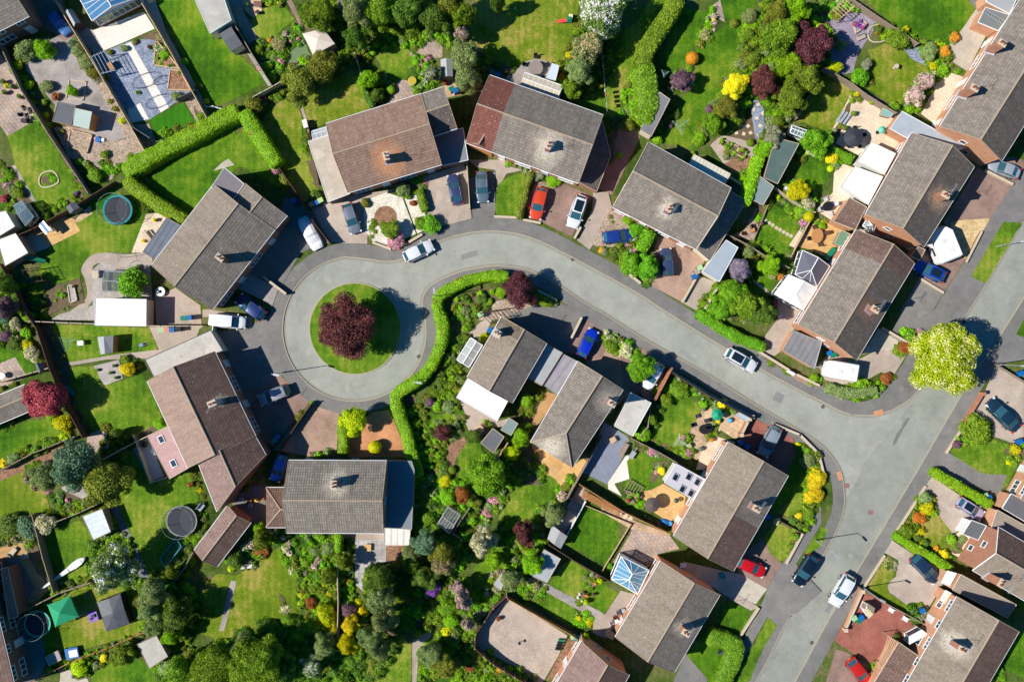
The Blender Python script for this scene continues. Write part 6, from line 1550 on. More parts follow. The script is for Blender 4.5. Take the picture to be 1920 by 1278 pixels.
tree(1330,620,130,'conifer',5.5,'yellow green conifer leaning over the upper right lawn')
tree(1200,770,120,'conifer',5.5,'yellow green conifer beside the slate path')
tree(1180,520,100,'bright',4.5,'bright leafy shrub tree below the broad feathery tree')
tree(690,850,90,'olive',4.0,'olive green tree between the long lawn and the slate path')
tree(590,1000,85,'laurel',4.0,'bright leafy tree above the vegetable frames')
bush(550,880,38,'plum','dusty purple shrub on the long lawn edge')
bush(480,1110,50,'bright','bright shrub at the foot of the long lawn')
bush(700,1020,50,'dark','dark shrub beside the stepping stone bed')
bush(905,470,60,'conifer','yellow green shrub above the purple tree',h=2)
bush(850,280,60,'green','green shrub on the right edge of the long lawn',h=1.8)
bush(880,130,60,'sage','pale shrub beside the top lawn',h=1.8)
bush(755,185,38,'olive','small olive tree at the lawn corner near the apricot bush')
bush(590,155,18,'yellow','tiny yellow shrub at the end of the top path')
bush(520,270,50,'fern','heather like shrub in the strip between the long lawns',h=0.9)
bush(1010,190,26,'gold','small golden shrub beside the broad feathery tree')
bush(282,900,38,'dark','dark oval bush beside the corrugated garage')
bush(235,1000,30,'plum','dusky low shrub near the blue green airer')
bush(145,1120,40,'bright','bright shrub beside the grey house gable')
bush(880,1140,32,'green','clipped green ball by the vegetable frames',kind='ball')
tree(1060,1110,90,'grey',3.8,'silver grey green shrub tree beside the green garage')
tree(990,1200,70,'bright',3.5,'bright shrub tree against the green garage')
tree(1400,1120,115,'laurel',4.5,'bright leafy tree by the cream patio')
bush(1370,1200,55,'cream','cream flowering shrub below the bright leafy tree')
bush(1535,1262,52,'yellow','bright yellow shrub left of the low laurel hedge',h=1.6)
bush(1560,540,62,'lime','lime green bush beside the plum slate garden',h=2.2)
bush(1440,220,40,'limefl','pale yellow flowering climber beside the large purple tree')
bush(1600,370,50,'sage','pale shrub right of the large purple tree',h=2)
bush(1100,960,50,'conifer','golden green shrub by the greenhouse',h=2)
T('A5')
bush(455,510,48,'grey','grey green round shrub on the dry lawn edge',h=1.8)
bush(395,610,72,'laurel','large bright round bush on the dry lawn edge',h=2.4)
bush(700,310,85,'green','green spreading shrub beside the gravel circle',h=2.4)
bush(780,365,36,'dark','small dark round bush beside the gravel stream')
bush(960,400,75,'sage','sage coloured shrub near the turning gravel stream',h=2.2)
bush(1075,420,50,'orange','orange yellow shrub beside the concrete yard')
bush(975,520,38,'gold','golden green bush below the gravel stream')
bush(1060,560,42,'bright','bright bush at the corner of the dry lawn')
tree(830,760,85,'pink',3.2,'pale pink blossom shrub along the dry lawn',kind='tree')
tree(910,650,75,'pink',3.0,'upper pale pink blossom shrub by the terrace wall',kind='tree')
bush(655,860,50,'green','rounded green shrub behind the turquoise storage box')
bush(1150,300,42,'orange','clipped orange tinged shrub by the stone steps')
bush(525,265,18,'orange','tiny orange plant in the gravel circle')
bush(210,130,45,'olive','olive shrub under the timber pergola')
bush(760,240,40,'gold','yellow shrub on the boundary of the flowery lawn')
bush(650,270,45,'bright','bright shrub beside the gravel circle arch')
T('A1')
bush(205,400,85,'sage','large olive shrub left of the grey drive',h=2.8)
bush(350,390,78,'bright','large bright leafy shrub on the grey drive',h=2.8)
bush(145,525,42,'lime','first lime bush down the fence line');bush(228,685,38,'lime','second lime bush down the fence line');bush(350,820,28,'green','small green bush near the log store');bush(372,918,28,'lime','lime bush behind the log store')
bush(575,345,34,'blue','blue green shrub at the top of the hedge row');bush(625,420,55,'sage','upper shrub of the olive row along the drive',h=1.8);bush(690,500,65,'sage','middle shrub of the olive row along the drive',h=1.8);bush(740,585,50,'olive','lower shrub of the olive row along the drive',h=1.6)
bush(580,730,48,'bright','small bright tree in the raised square on the drive',h=2.4);bush(375,690,55,'sage','pale green shrub left of the raised square');bush(440,775,38,'rust','reddish shrub left of the raised square')
bush(1300,435,40,'bright','leafy plant in the upper timber bed');bush(835,1235,36,'green','round green shrub on the chippings');bush(490,1050,22,'green','little green shrub above the timber sand box')
bush(880,810,22,'olive','first small shrub on the chippings strip');bush(920,870,26,'olive','second small shrub on the chippings strip');bush(972,965,28,'lime','third small shrub on the chippings strip')
bush(1470,490,32,'bright','bright weed shrub in the shaded border');bush(1585,690,32,'olive','pale shrub in the shaded border');bush(1650,810,26,'yellow','yellow flowering shrub by the white picket fence')
bush(1100,740,30,'plain','spiky grass plant on the slate chippings',kind='spiky');bush(1405,770,42,'sage','feathery shrub at the foot of the slate garden');bush(985,385,34,'sage','shrub at the head of the slate garden');bush(880,420,28,'olive','small shrub beside the pergola frame')
bush(1080,335,24,'olive','little shrub beside the white path');bush(1195,375,20,'maroon','tiny maroon shrub on the slate');bush(850,620,36,'olive','climbing shrub at the foot of the pergola frame')
T('B1')
bush(1040,980,120,'laurel','perfectly round bright clipped tree above the large white garage',h=4.0,kind='mid',cat='tree',name='clipped_tree')
bush(145,265,50,'green','leafy plant in the left border');bush(40,80,36,'green','round shrub at the left edge of the border');bush(25,160,28,'bright','small shrub below the round shrub at the left edge');bush(30,310,34,'red','crimson shrub at the left edge')
bush(590,300,30,'green','shrub beside the purple flowers by the fence');bush(608,270,20,'violet','small purple flowering plant by the fence');bush(382,428,24,'bright','small ball shrub by the fence, lowest of three');bush(440,395,22,'bright','small ball shrub by the fence, middle of three');bush(520,352,22,'bright','small ball shrub by the fence, upper of three')
bush(760,130,60,'green','shrubs at the foot of the chippings garden');bush(1100,865,30,'dark','low dark plant on the gravel circle edge');bush(500,1080,24,'bright','row of young vegetable plants in the plot')
bush(210,1240,55,'bright','bright shrub at the end of the dark fence');
tree(60,1000,70,'dark',5,'dark tree on the left edge beside the sheds');tree(50,1180,80,'plum',4.5,'brownish purple tree on the left edge')
T('C1')
bush(1010,475,58,'yellow','golden yellow shrub on the gravel garden edge',h=2.2);bush(1005,410,42,'green','green shrub behind the golden yellow shrub');bush(1275,912,48,'bright','bright round bush against the brown house')
bush(205,275,50,'gold','golden shrub on the left boundary');bush(250,345,60,'cream','cream and orange variegated shrub on the left boundary',h=2);bush(120,105,50,'cream','pale cream shrub in the top left thicket',h=2);bush(200,180,45,'bright','bright shrub in the left thicket')
bush(30,60,60,'blue','blue green shrub at the left edge thicket',h=2.4);bush(50,210,50,'plum','plum toned shrub at the left edge thicket');bush(120,280,60,'dark','dark shrub on the small left lawn')
bush(490,905,70,'gold','large golden shrub below the crimson tree',h=2.2);bush(515,1005,45,'lime','lime shrub below the large golden shrub');bush(410,855,48,'bright','bright shrub under the crimson tree')
bush(110,1195,55,'sage','blue flowering shrub by the left path');bush(25,1235,42,'yellow','yellow flowering shrub at the left edge');bush(280,1140,45,'green','green shrub in the lower left border');bush(370,1090,45,'green','second green shrub in the lower left border')
bush(890,995,34,'olive','spreading shrub beside the dark cypress')
bush(940,985,36,'dark','narrow dark cypress at the lawn foot',h=3.2,rz=0)
T('C2')
bush(1376,1100,54,'gold','golden clipped ball on the orange paving',kind='ball',h=1.9)
T('B2')
tree(1415,560,80,'green',2.6,'rounded green shrub in the white gravel garden',kind='tree');bush(1460,640,72,'pinkf','pink flowering shrub at the wall of the white gravel garden',h=1.6)
bush(1515,235,55,'sage','pale shrub by the brown house wall',h=2.2);bush(1540,280,38,'green','lower shrub by the brown house wall');bush(1215,350,42,'olive','olive shrub beside the silver car');bush(1600,345,30,'rust','small rusty shrub in the gravel strip')
hedge([(1640,240),(1670,330),(1690,410)],1.0,1.0,'green','low rounded hedge in the narrow gravel strip',smooth=True);bush(1660,500,55,'green','green shrub above the round roadside bush',h=1.8)
bush(495,80,42,'pinkf','pink rhododendron beside the west garden fence');bush(500,20,60,'bright','bright end of the hedge strip above the pink rhododendron',h=2.3);bush(560,180,45,'olive','olive shrub below the pink rhododendron');bush(805,280,46,'dark','dark green round shrub by the three bins')
T('B3')
bush(30,505,80,'laurel','round bright bush at the kerb between two drives',h=2.2);bush(880,130,48,'grey','silver grey round shrub by the house front');bush(1010,165,60,'bright','bright low shrub under the house window',h=1.0)
bush(650,28,28,'bright','small bright shrub left of the stone pots');bush(1490,785,34,'dark','dark green round shrub by the kerb');bush(1400,715,30,'orange','orange tinted shrub by the kerb')
tree(1640,820,95,'laurel',3.2,'large rounded green shrub on the corner by the white boards');bush(1600,470,50,'bright','bright shrub by the grey house front',h=1.6);bush(1670,560,60,'laurel','leafy shrub above the dark blue car',h=1.8)
bush(600,1055,48,'bright','bright shrub left of the purple tree');bush(430,1110,50,'dark','dark leafy shrub inside the curved hedge');bush(300,1200,42,'sage','pale shrub inside the curved hedge');bush(935,1120,80,'green','green shrub by the sloping wall right of the purple tree',h=1.5,ry=50,rz=-0.5);bush(505,1125,32,'bright','small bright shrub inside the curved hedge')
T('B4')
tree(60,860,95,'laurel',3.4,'dense green shrub left of the dark car on the pink drive');tree(1250,245,85,'gold',3.4,'round golden green bush beside the silver ball');bush(1348,450,42,'gold','golden clipped ball at the terrace wall',kind='ball',h=1.5)
bush(1340,335,60,'cream','variegated shrub below the golden green bush',h=2);bush(1280,400,45,'bright','bright shrub above the golden clipped ball');bush(865,725,55,'sage','sage shrub beside the pale blue carport',h=2)
tree(790,870,90,'lilac',3.8,'large lilac grey shrub in the corner garden');bush(910,800,55,'olive','golden olive shrub beside the lilac grey shrub',h=2);tree(1040,850,85,'bright',3.4,'bright leafy shrub in the corner garden')
bush(1205,860,62,'plain','spiky green palm beside the sunroom',kind='spiky',h=1.6,cat='palm',name='palm');bush(1120,925,40,'orange','vivid orange flowering shrub by the conservatory')
tree(720,1050,110,'laurel',4.5,'large leafy tree behind the roadside hedge');tree(850,1160,130,'green',5.0,'broad green tree behind the roadside hedge');tree(640,1190,90,'laurel',4.0,'leafy tree at the left end of the roadside hedge');tree(960,1220,100,'dark',4.5,'dark tree above the roadside hedge')
bush(1100,292,22,'lime','small yellow ball bush by the garden gate',kind='ball');bush(1048,345,22,'gold','small golden shrub by the garden path');bush(1450,520,34,'bright','bright plant at the top of the buff patio');bush(1190,718,30,'dark','dark potted shrub at the lawn corner')
bush(1520,70,28,'lime','lime ball bush beside the steps',kind='ball');bush(1060,1140,34,'red','red leaved shrub beside the conservatory');bush(1075,1235,36,'fern','spiky grey shrub beside the small patio',kind='spiky');bush(1010,1240,30,'maroon','dark red shrub at the conservatory foot')
T('C3')
bush(625,228,42,'lime','lime shrub beside the grey roof panels');bush(300,985,66,'maroon','purple shrub at the end of the dark garden bed',h=2.4);bush(250,785,46,'bright','bright shrub on the small curved lawn');bush(345,780,52,'sage','sage shrub in the curved hedge garden');bush(200,740,42,'plum','plum tinted shrub near the curved hedge')
bush(975,720,52,'bright','bright shrub between the inner houses');bush(945,755,30,'laurel','small bright shrub beside the timber strip');tree(925,1020,72,'bright',3.6,'bright green small tree beside the felt shed');tree(850,1140,62,'lime',3.4,'golden green conifer below the bright small tree')
bush(820,1040,28,'lime','lime bush beside the plank fence');bush(675,920,30,'green','shrub above the felt shed');bush(1640,290,60,'green','dome shaped shrub beside the blue car',h=1.6,ry=45,rz=-0.5)
tree(560,1010,60,'dark',3.0,'dark shrub behind the seating circle');bush(330,1320,40,'dark','dark shrub inside the lower hedge')
T('C4')
tree(255,475,110,'laurel',4.6,'dense bright tree overhanging the white car');bush(150,320,62,'cream','pale flowering shrub by the kerbside border',h=1.6);bush(45,290,48,'green','green shrub at the kerbside border end')
bush(345,880,50,'green','upper round bush on the small garden boundary',h=2);bush(285,1000,62,'bright','lower round bush on the small garden boundary',h=2);bush(770,760,42,'bright','clipped bright bush at the patio corner',h=1.4);bush(910,760,45,'yellow','yellow shrub along the brick roadside wall')
bush(560,640,75,'green','leafy border shrub inside the brick wall',h=1.6);bush(470,720,55,'green','leafy border shrub down the left fence',h=1.6);bush(640,1030,30,'bright','bright shrub at the patio edge')
T('C5')
bush(1330,975,128,'green','large olive green shrub below the brick front wall',h=2.6);bush(1160,1075,38,'plum','purple shrub by the right front wall');bush(1640,1125,45,'gold','yellow shrub at the right lawn');bush(755,300,55,'rust','rust tinged shrub on the corner',h=1.0);bush(800,215,45,'flower','flower border bush on the corner');bush(605,550,50,'rust','rust tinged shrub at the hedge end')
bush(25,545,38,'bright','bright tuft at the footway wall')
T('D3')
tree(660,190,155,'laurel',6.5,'large bright green tree in the middle of the lower gardens');tree(460,320,66,'rust',3.2,'rust red domed shrub left of the bright tree');bush(320,220,50,'gold','golden green dome shrub by the dark path');bush(375,130,34,'green','clipped green ball beside the round path',kind='ball')
tree(610,700,115,'cream',5.5,'pale variegated tree in the lower centre gardens');tree(950,650,85,'maroon',4.5,'purple shrub tree below the oval lawn',ry=110);tree(1190,480,95,'sage',4.5,'pale green tree beside the felt shed corner');tree(1010,880,95,'bright',4.5,'bright tree beside the long corrugated shed')
tree(160,720,105,'blue',5.5,'blue green tree left of the variegated tree');tree(300,790,100,'olive',5.5,'olive tree left of the variegated tree');tree(290,880,90,'fern',5.0,'brown flecked tree left of the variegated tree');bush(80,880,60,'olive','olive shrub by the dark flat garage corner',h=2.4)
tree(840,1000,90,'sage',4.5,'mottled sage tree by the lean-to store');bush(210,1080,75,'violet','bright violet flowering bush in the dark gap',h=2.2);tree(150,980,110,'dark',4.0,'dark tree above the violet flowering bush');tree(420,1070,60,'pink',4.2,'pink blossom tree beside the dark gap');tree(470,1190,60,'pink',4.2,'lower pink blossom tree by the gravel yard')
bush(340,1230,70,'laurel','bright shrub left of the pink blossom',h=2.4);tree(720,850,70,'bright',3.0,'bright shrub on the mossy lawn');bush(1255,330,45,'pink','dusty pink flowering shrub by the plank fence');bush(560,400,50,'olive','olive shrub below the rust red dome');bush(340,340,70,'bright','tall ferny shrub right of the aluminium greenhouse',h=1.8)
bush(200,200,35,'gold','small golden shrub by the hedge end');bush(180,520,60,'green','climbing shrub left of the aluminium greenhouse',h=2)
T('D2')
tree(1390,1020,75,'dark',6.0,'dark conifer at the end of the grey slab patio',flat=2.6);tree(1430,1100,90,'dark',6.5,'second dark conifer below the slab patio');bush(455,680,55,'bright','bright shrub beside the brown garage',h=2);tree(470,780,75,'conifer',3.8,'golden green shrub behind the brown garage');bush(260,930,70,'dark','dark shrub beside the brown garage end',h=2.2);bush(222,1005,32,'lime','lime bush beside the white bench');bush(325,840,36,'cream','variegated shrub beside the brown garage wall')
tree(1130,950,75,'conifer',3.6,'golden conifer beside the slab patio');tree(1015,1050,60,'conifer',3.4,'tall golden conifer by the fence');bush(1000,840,50,'sage','sage mound by the pond');bush(830,960,45,'green','green clump left of the pond');bush(1160,1110,35,'orange','orange shrub by the fence')
bush(460,870,60,'rust','mixed domed bed beside the lawn',h=0.9);tree(1660,870,70,'sage',3.6,'yellow green shrub right of the white carport');tree(1670,970,70,'conifer',3.6,'conifer right of the slab patio')
T('E2')
tree(820,1090,250,'green',8.5,'huge spreading green tree at the bottom left centre',kind='huge');tree(420,1150,230,'green',8.0,'huge green tree at the bottom edge',kind='huge');tree(90,1180,150,'green',7.0,'green tree in the bottom left corner of the long lawn');tree(700,960,130,'sage',6.5,'pale topped tree above the huge spreading tree')
tree(60,640,150,'dark',6.0,'dark tree in the shade left of the long lawn');bush(1340,530,62,'rust','rust red shrub in the mixed border',h=1.8);bush(1480,630,75,'lime','tall lime conifer by the fence',h=3,ry=130,rz=0.3);bush(1250,445,32,'gold','small golden shrub in the mixed border');bush(1510,280,75,'conifer','golden spire shrub above the mixed border',h=2.6)
tree(1470,930,110,'sage',5.0,'grey green tree at the bottom of the fence');tree(1350,1130,110,'white',5.0,'tree with white flecks at the bottom edge');tree(1100,1180,150,'dark',6.0,'dark tree at the bottom edge right of the huge tree')
T('E3')
tree(80,730,85,'yellow',4.0,'bright yellow shrub tree left of the grey conifers');tree(50,900,95,'gold',4.2,'golden shrub tree below the bright yellow one');bush(205,600,55,'yellow','bright yellow bush between the rusty and dark shrubs',h=2.4);bush(60,590,75,'plum','brown purple shrub above the bright yellow shrub tree',h=2)
tree(390,260,110,'dark',7.5,'dark rounded conifer at the end of the slab patio');tree(370,480,130,'sage',7.5,'upper grey green conifer in the tall row');tree(400,680,130,'sage',7.5,'middle grey green conifer in the tall row');tree(290,840,110,'sage',7.0,'lower grey green conifer in the tall row');tree(370,960,100,'sage',7.0,'lowest grey green conifer in the tall row')
tree(860,1000,110,'sage',4.5,'feathery pale tree by the bottom path');tree(1000,1130,120,'olive',5.0,'olive tree with white branches at the bottom edge');bush(1250,1140,55,'rust','rust brown shrub at the bottom edge');bush(1520,1170,40,'orange','orange yellow shrub outside the curved fence');bush(1000,800,55,'gold','golden shrub by the bottom path')
bush(1040,570,75,'laurel','bright green bush above the golden shrub',h=2.4);bush(1060,690,70,'bright','bright green bush beside the pink blossom',h=2.2);tree(1150,440,70,'pink',4.2,'third pink blossom tree by the dark gap');tree(1210,720,60,'pink',4.0,'lowest pink blossom tree near the curved fence')
T('E4')
bush(1115,840,34,'lime','lime conical bush by the brick wall',h=2.2);bush(1120,510,30,'lime','lime shrub in the flower border of the square lawn',h=1.5);bush(1255,310,32,'lime','upper lime shrub in the flower border',h=1.5);bush(1050,665,28,'gold','golden shrub in the small rockery');bush(640,360,40,'fern','fern mound in the rockery bed')
T('E5')
T('D4')
bush(1650,230,70,'yellow','large yellow flowering bush at the junction corner',h=1.8);bush(1620,345,55,'yellow','lower yellow flowering bush at the junction corner',h=1.6);bush(1530,500,36,'yellow','yellow bush at the front boundary');bush(1480,535,38,'dark','round dark bush at the front boundary');bush(1535,570,38,'dark','second round dark bush at the front boundary');bush(1600,490,50,'green','green bush beside the footway')
bush(1600,60,62,'sage','pale sage bush at the junction corner',h=1.6);bush(1500,665,38,'green','green bush in the triangular lawn corner');bush(425,135,32,'yellow','yellow flowering plant beside the extension');bush(1620,240,26,'blue','small blue green ball at the junction border',kind='ball');bush(1345,545,34,'cream','cream flowering plant on the lawn corner');bush(330,885,22,'orange','small orange potted bush')
T('D5')
bush(925,360,55,'sage','feathery sage bush by the main road wall',h=1.8);bush(930,440,55,'gold','golden mixed shrub on the main road corner',h=1.6);bush(860,510,60,'orange','orange yellow shrub beside the dry front lawn',h=1.6);bush(760,630,60,'green','green shrub at the hedge corner');bush(850,675,36,'dark','dark round bush beside the dry lawn');bush(915,715,40,'dark','second dark round bush beside the dry lawn')
bush(1000,760,26,'orange','little orange shrub by the hedge');bush(1060,800,42,'yellow','yellow flowering shrub by the hedge');bush(1120,690,42,'bright','leafy plant in the round stone bed');bush(625,905,46,'plain','spiky grass tuft on the front lawn',kind='spiky',h=1.0);bush(50,200,68,'yellow','big yellow shrub beside the curved footway',h=1.6);bush(40,320,66,'yellow','second yellow shrub beside the curved footway',h=1.6)
T('E6')
bush(655,620,85,'plain','large spiky fountain shaped plant by the red drive',kind='spiky',h=1.9);bush(608,800,36,'bright','small bright bush at the bay window');bush(480,830,34,'dark','dark shrub at the brick pillar');bush(265,1130,26,'bright','little shrub beside the red car drive')
T('E1')
tree(1480,400,130,'sage',5.5,'pale green tree beside the black canopy tent');tree(1450,560,130,'sage',5.5,'middle pale green tree beside the black canopy tent');tree(1640,830,90,'bright',4.0,'bright shrub tree above the weathered shed');tree(1480,730,90,'sage',4.0,'lower pale tree near the weathered shed');tree(1190,1030,115,'green',3.5,'leafy tree at the head of the bottom lawn')
bush(750,1150,80,'lime','lime green shrub below the crossed timber fence',h=2);bush(990,1055,45,'yellow','yellow flowering shrub below the crossed timber fence');bush(920,1110,45,'white','white flowering shrub below the crossed timber fence');bush(515,425,34,'bright','bright shrub at the foot of the long wind sock');bush(1620,1180,100,'sage','sage shrub at the bottom edge by the dark path',h=2);bush(620,395,36,'green','green shrub along the mid fence');bush(700,360,30,'dark','dark shrub along the mid fence')
tree(1640,230,70,'conifer',3.5,'climber covered boundary by the football goal')
# ================================================================ mixed borders
T('A1')
bed([(560,320),(640,300),(800,600),(780,640),(700,600)],MIXS);bed([(30,470),(110,470),(400,960),(440,1060),(380,1080),(200,720)],MIXG,fill=.35);bed([(1240,330),(1330,390),(1440,560),(1230,520)],MIXF,0.5,fill=.7)
bed([(1100,290),(1240,250),(1300,330),(1180,320)],MIXS,.4,fill=.5);bed([(1270,1060),(1530,980),(1560,1040),(1290,1150)],MIXG,.4);bed([(1540,850),(1600,900),(1650,960),(1580,960)],MIXG,.4,fill=.5);bed([(560,1240),(700,1300),(900,1278),(1150,1200),(1100,1350),(800,1420)],MIXG,.5,fill=.35,soil=False)
T('A2')
bed([(390,0),(560,-20),(620,100),(560,60),(470,40),(400,60)],MIXY);bed([(310,360),(440,310),(560,300),(650,180),(730,270),(740,340),(640,380),(560,470),(560,560),(460,660),(380,560),(310,440)],MIXF,.8);bed([(480,660),(560,580),(700,480),(780,440),(800,480),(560,620)],MIXF)
bed([(430,790),(540,690),(600,700),(560,800),(470,820)],MIXG);bed([(640,800),(700,760),(720,860),(680,870)],MIXG);bed([(1300,300),(1500,330),(1640,300),(1704,200),(1704,320),(1600,440),(1510,360),(1400,360),(1310,420),(1240,400)],MIXG,.9)
bed([(1170,560),(1330,540),(1380,620),(1440,680),(1400,800),(1280,850),(1230,760)],MIXG,.9);bed([(1600,460),(1704,460),(1704,720),(1620,740),(1580,600)],MIXF);bed([(1000,250),(1200,250),(1260,360),(1200,560),(1100,540),(1000,420)],MIXD,1.0);bed([(640,30),(800,60),(760,220),(700,180)],MIXD,.8)
bed([(780,0),(1704,0),(1704,200),(1500,330),(1230,300),(1000,260),(780,200)],MIXD,1.6,step=.8,rmin=.4,rmax=.9);bed([(480,860),(330,900),(240,800),(300,780),(430,800)],MIXG);bed([(700,1000),(730,1000),(770,1170),(760,1278),(720,1200)],MIXG,.4)
T('A3')
bed([(0,160),(230,100),(260,330),(200,400),(60,320),(0,330)],MIXF,.8);bed([(-100,420),(60,480),(100,640),(0,720),(-100,700)],MIXF,.8);bed([(380,330),(460,440),(700,560),(620,640),(560,600),(440,760),(380,700)],MIXD,.5,fill=.5);bed([(1180,170),(1280,200),(1200,380),(1150,470),(1100,520),(1100,480),(1160,300)],MIXG,.5)
bed([(1050,500),(1140,500),(1100,700),(1030,640)],MIXY,.6);bed([(1300,200),(1560,180),(1560,420),(1440,700),(1230,800),(1120,800),(1100,660),(1200,400)],MIXD,.9);bed([(1560,700),(1704,560),(1704,1000),(1600,1060),(1540,960)],MIXG,.8);bed([(1380,950),(1540,1000),(1480,1278),(1400,1278)],MIXD,.4,fill=.4)
T('A4')
bed([(340,540),(430,400),(540,100),(570,60),(640,160),(560,300),(430,430),(400,600),(420,700),(330,760),(220,700),(260,600)],MIXR,.6);bed([(860,180),(1060,-20),(1400,-20),(1420,180),(1240,240),(1000,300),(860,420),(780,400),(800,260)],MIXG,1.2,step=.75,rmin=.4,rmax=.8)
bed([(740,560),(860,440),(960,400),(1300,480),(1480,580),(1300,760),(1200,950),(1060,1000),(990,900),(1000,800),(880,800),(800,1000),(740,1080),(560,1060),(440,1200),(420,1278),(380,1278),(420,1180),(520,960),(600,880),(650,700)],MIXG,1.2,step=.75,rmin=.35,rmax=.8)
bed([(120,760),(240,740),(300,880),(200,1080),(90,1120)],MIXD,.7);bed([(1400,60),(1460,160),(1560,300),(1500,540),(1440,560),(1380,200)],MIXG,1.0);bed([(1540,1080),(1700,740),(1704,800),(1560,1160)],MIXF,.3,fill=.4);bed([(1000,1000),(1130,980),(1140,1100),(1050,1278),(920,1278),(940,1130)],MIXS,1.2)
bed([(1260,1100),(1540,1060),(1560,1278),(1260,1278)],MIXG,1.0);bed([(700,1200),(860,1240),(840,1278),(660,1278)],MIXG,.5,fill=.4);bed([(1300,980),(1340,1040),(1300,1100),(1250,1060)],MIXG,.5)
T('A5')
bed([(60,0),(300,-10),(420,60),(420,90),(240,120),(90,160)],MIXG,.7,fill=.6);bed([(480,200),(620,160),(860,330),(820,400),(740,380),(640,330),(560,300)],MIXG,.8);bed([(860,320),(1000,330),(1110,360),(1130,470),(1040,520),(930,500),(870,420)],MIXY,.9);bed([(930,500),(1120,500),(1110,580),(960,720),(900,830),(860,910),(720,900),(730,790),(800,680),(940,610)],MIXR,.8)
bed([(330,740),(420,740),(400,800),(310,830)],MIXG,.5);bed([(440,730),(620,820),(700,880),(560,860),(440,780)],MIXG,.4,fill=.5);bed([(450,560),(500,560),(470,700),(420,690)],MIXD,.5);bed([(1100,260),(1200,260),(1180,340),(1100,330)],MIXG,.6)
bed([(1160,540),(1240,560),(1230,600),(1120,580)],MIXG,.5)
T('B1')
bed([(-20,30),(90,40),(250,330),(220,380),(100,380),(-20,160)],MIXR,.6,fill=.6);bed([(350,400),(560,310),(660,270),(680,300),(560,360),(380,460)],MIXF,.4,fill=.7);bed([(690,0),(760,60),(870,150),(820,200),(720,200)],MIXG,.6);bed([(480,-20),(600,-10),(700,240),(650,260),(560,80)],MIXG,.3,fill=.3)
bed([(1080,320),(1240,400),(1180,430),(1100,380)],MIXD,.6);bed([(380,1050),(640,960),(660,1140),(420,1220)],MIXG,.25,fill=.45,rmin=.12,rmax=.25);bed([(120,960),(400,960),(380,1040),(420,1230),(300,1278),(200,1100)],MIXD,.7,fill=.6);bed([(0,850),(60,860),(200,1180),(240,1278),(-40,1278)],MIXD,1.3,step=.8,rmin=.4,rmax=.8);bed([(840,890),(960,890),(950,1040),(830,1040)],MIXG,.4,fill=.6);bed([(1060,130),(1190,110),(1200,180),(1100,190)],MIXG,.6,fill=.8)
bed([(0,330),(60,330),(120,390),(60,400),(0,400)],MIXR,.5)
T('B2')
bed([(400,-20),(540,0),(610,140),(600,220),(480,210),(540,120)],MIXG,.6);bed([(780,260),(860,250),(900,320),(860,360),(760,340)],MIXD,.5);bed([(1420,150),(1600,100),(1720,130),(1720,230),(1560,290),(1480,260)],MIXF,.5,fill=.6);bed([(1230,440),(1290,430),(1310,560),(1300,640),(1240,620)],('olive','flower','green'),.3,fill=.45,soil=False);bed([(1600,300),(1704,280),(1730,560),(1650,580)],MIXF,.5,fill=.45,soil=False)
bed([(740,0),(800,0),(920,330),(880,330),(800,180)],MIXG,.3,fill=.35)
T('B3')
bed([(620,10),(830,70),(820,100),(640,50)],('sage','cream','green'),.35,fill=.5);bed([(900,120),(1090,170),(1080,210),(900,160)],MIXG,.5);bed([(1540,440),(1640,440),(1704,540),(1704,960),(1560,880),(1480,800),(1400,740),(1360,690),(1480,700),(1620,620),(1690,600)],MIXF,.9,fill=.8);bed([(1440,440),(1560,480),(1540,540),(1450,500)],MIXS,.3,fill=.25,soil=False)
bed([(180,1150),(380,1040),(560,1010),(660,1090),(540,1140),(430,1200),(370,1278),(200,1278)],MIXG,.8,fill=.6);bed([(840,1100),(900,1030),(1060,1140),(960,1180)],MIXG,.7)
T('B4')
bed([(0,520),(100,560),(120,640),(40,760),(140,820),(140,900),(60,990),(0,990)],MIXG,1.0);bed([(1060,290),(1280,400),(1300,470),(1240,500),(1080,350)],MIXF,.5,fill=.8);bed([(900,640),(960,650),(1130,780),(1190,690),(1240,730),(1140,860),(1100,950),(1000,900),(900,960),(780,1050),(720,900),(800,800),(820,680)],MIXG,1.0);bed([(620,1000),(820,1000),(880,1100),(1040,1110),(1060,1278),(440,1278),(500,1100)],MIXG,1.0,step=.7,rmin=.3,rmax=.7)
bed([(1160,150),(1340,200),(1440,300),(1400,420),(1300,440),(1240,360),(1170,280)],MIXG,1.0);bed([(1480,-20),(1600,20),(1600,60),(1500,60)],MIXF,.7);bed([(1290,470),(1400,440),(1380,500),(1320,590),(1290,580)],MIXF,.4,fill=.6);bed([(800,80),(880,60),(860,200),(800,180)],MIXG,.7);bed([(960,300),(1060,270),(1070,340),(940,480),(930,420)],MIXY,.4,fill=.6);bed([(1380,480),(1500,510),(1490,550),(1400,520)],MIXY,.4)
bed([(620,960),(660,1000),(500,1220),(440,1220)],MIXG,.5)
T('C1')
bed([(-20,-20),(200,0),(260,100),(200,140),(330,400),(280,430),(230,380),(170,290),(0,270)],MIXR,1.1,fill=.85,step=.7);bed([(-20,640),(150,570),(220,550),(100,620),(-20,680)],MIXY,.5);bed([(0,930),(140,870),(120,900),(0,960)],MIXG,.4);bed([(60,1210),(200,1100),(400,1020),(560,1000),(500,1080),(200,1210),(0,1278)],MIXG,.7)
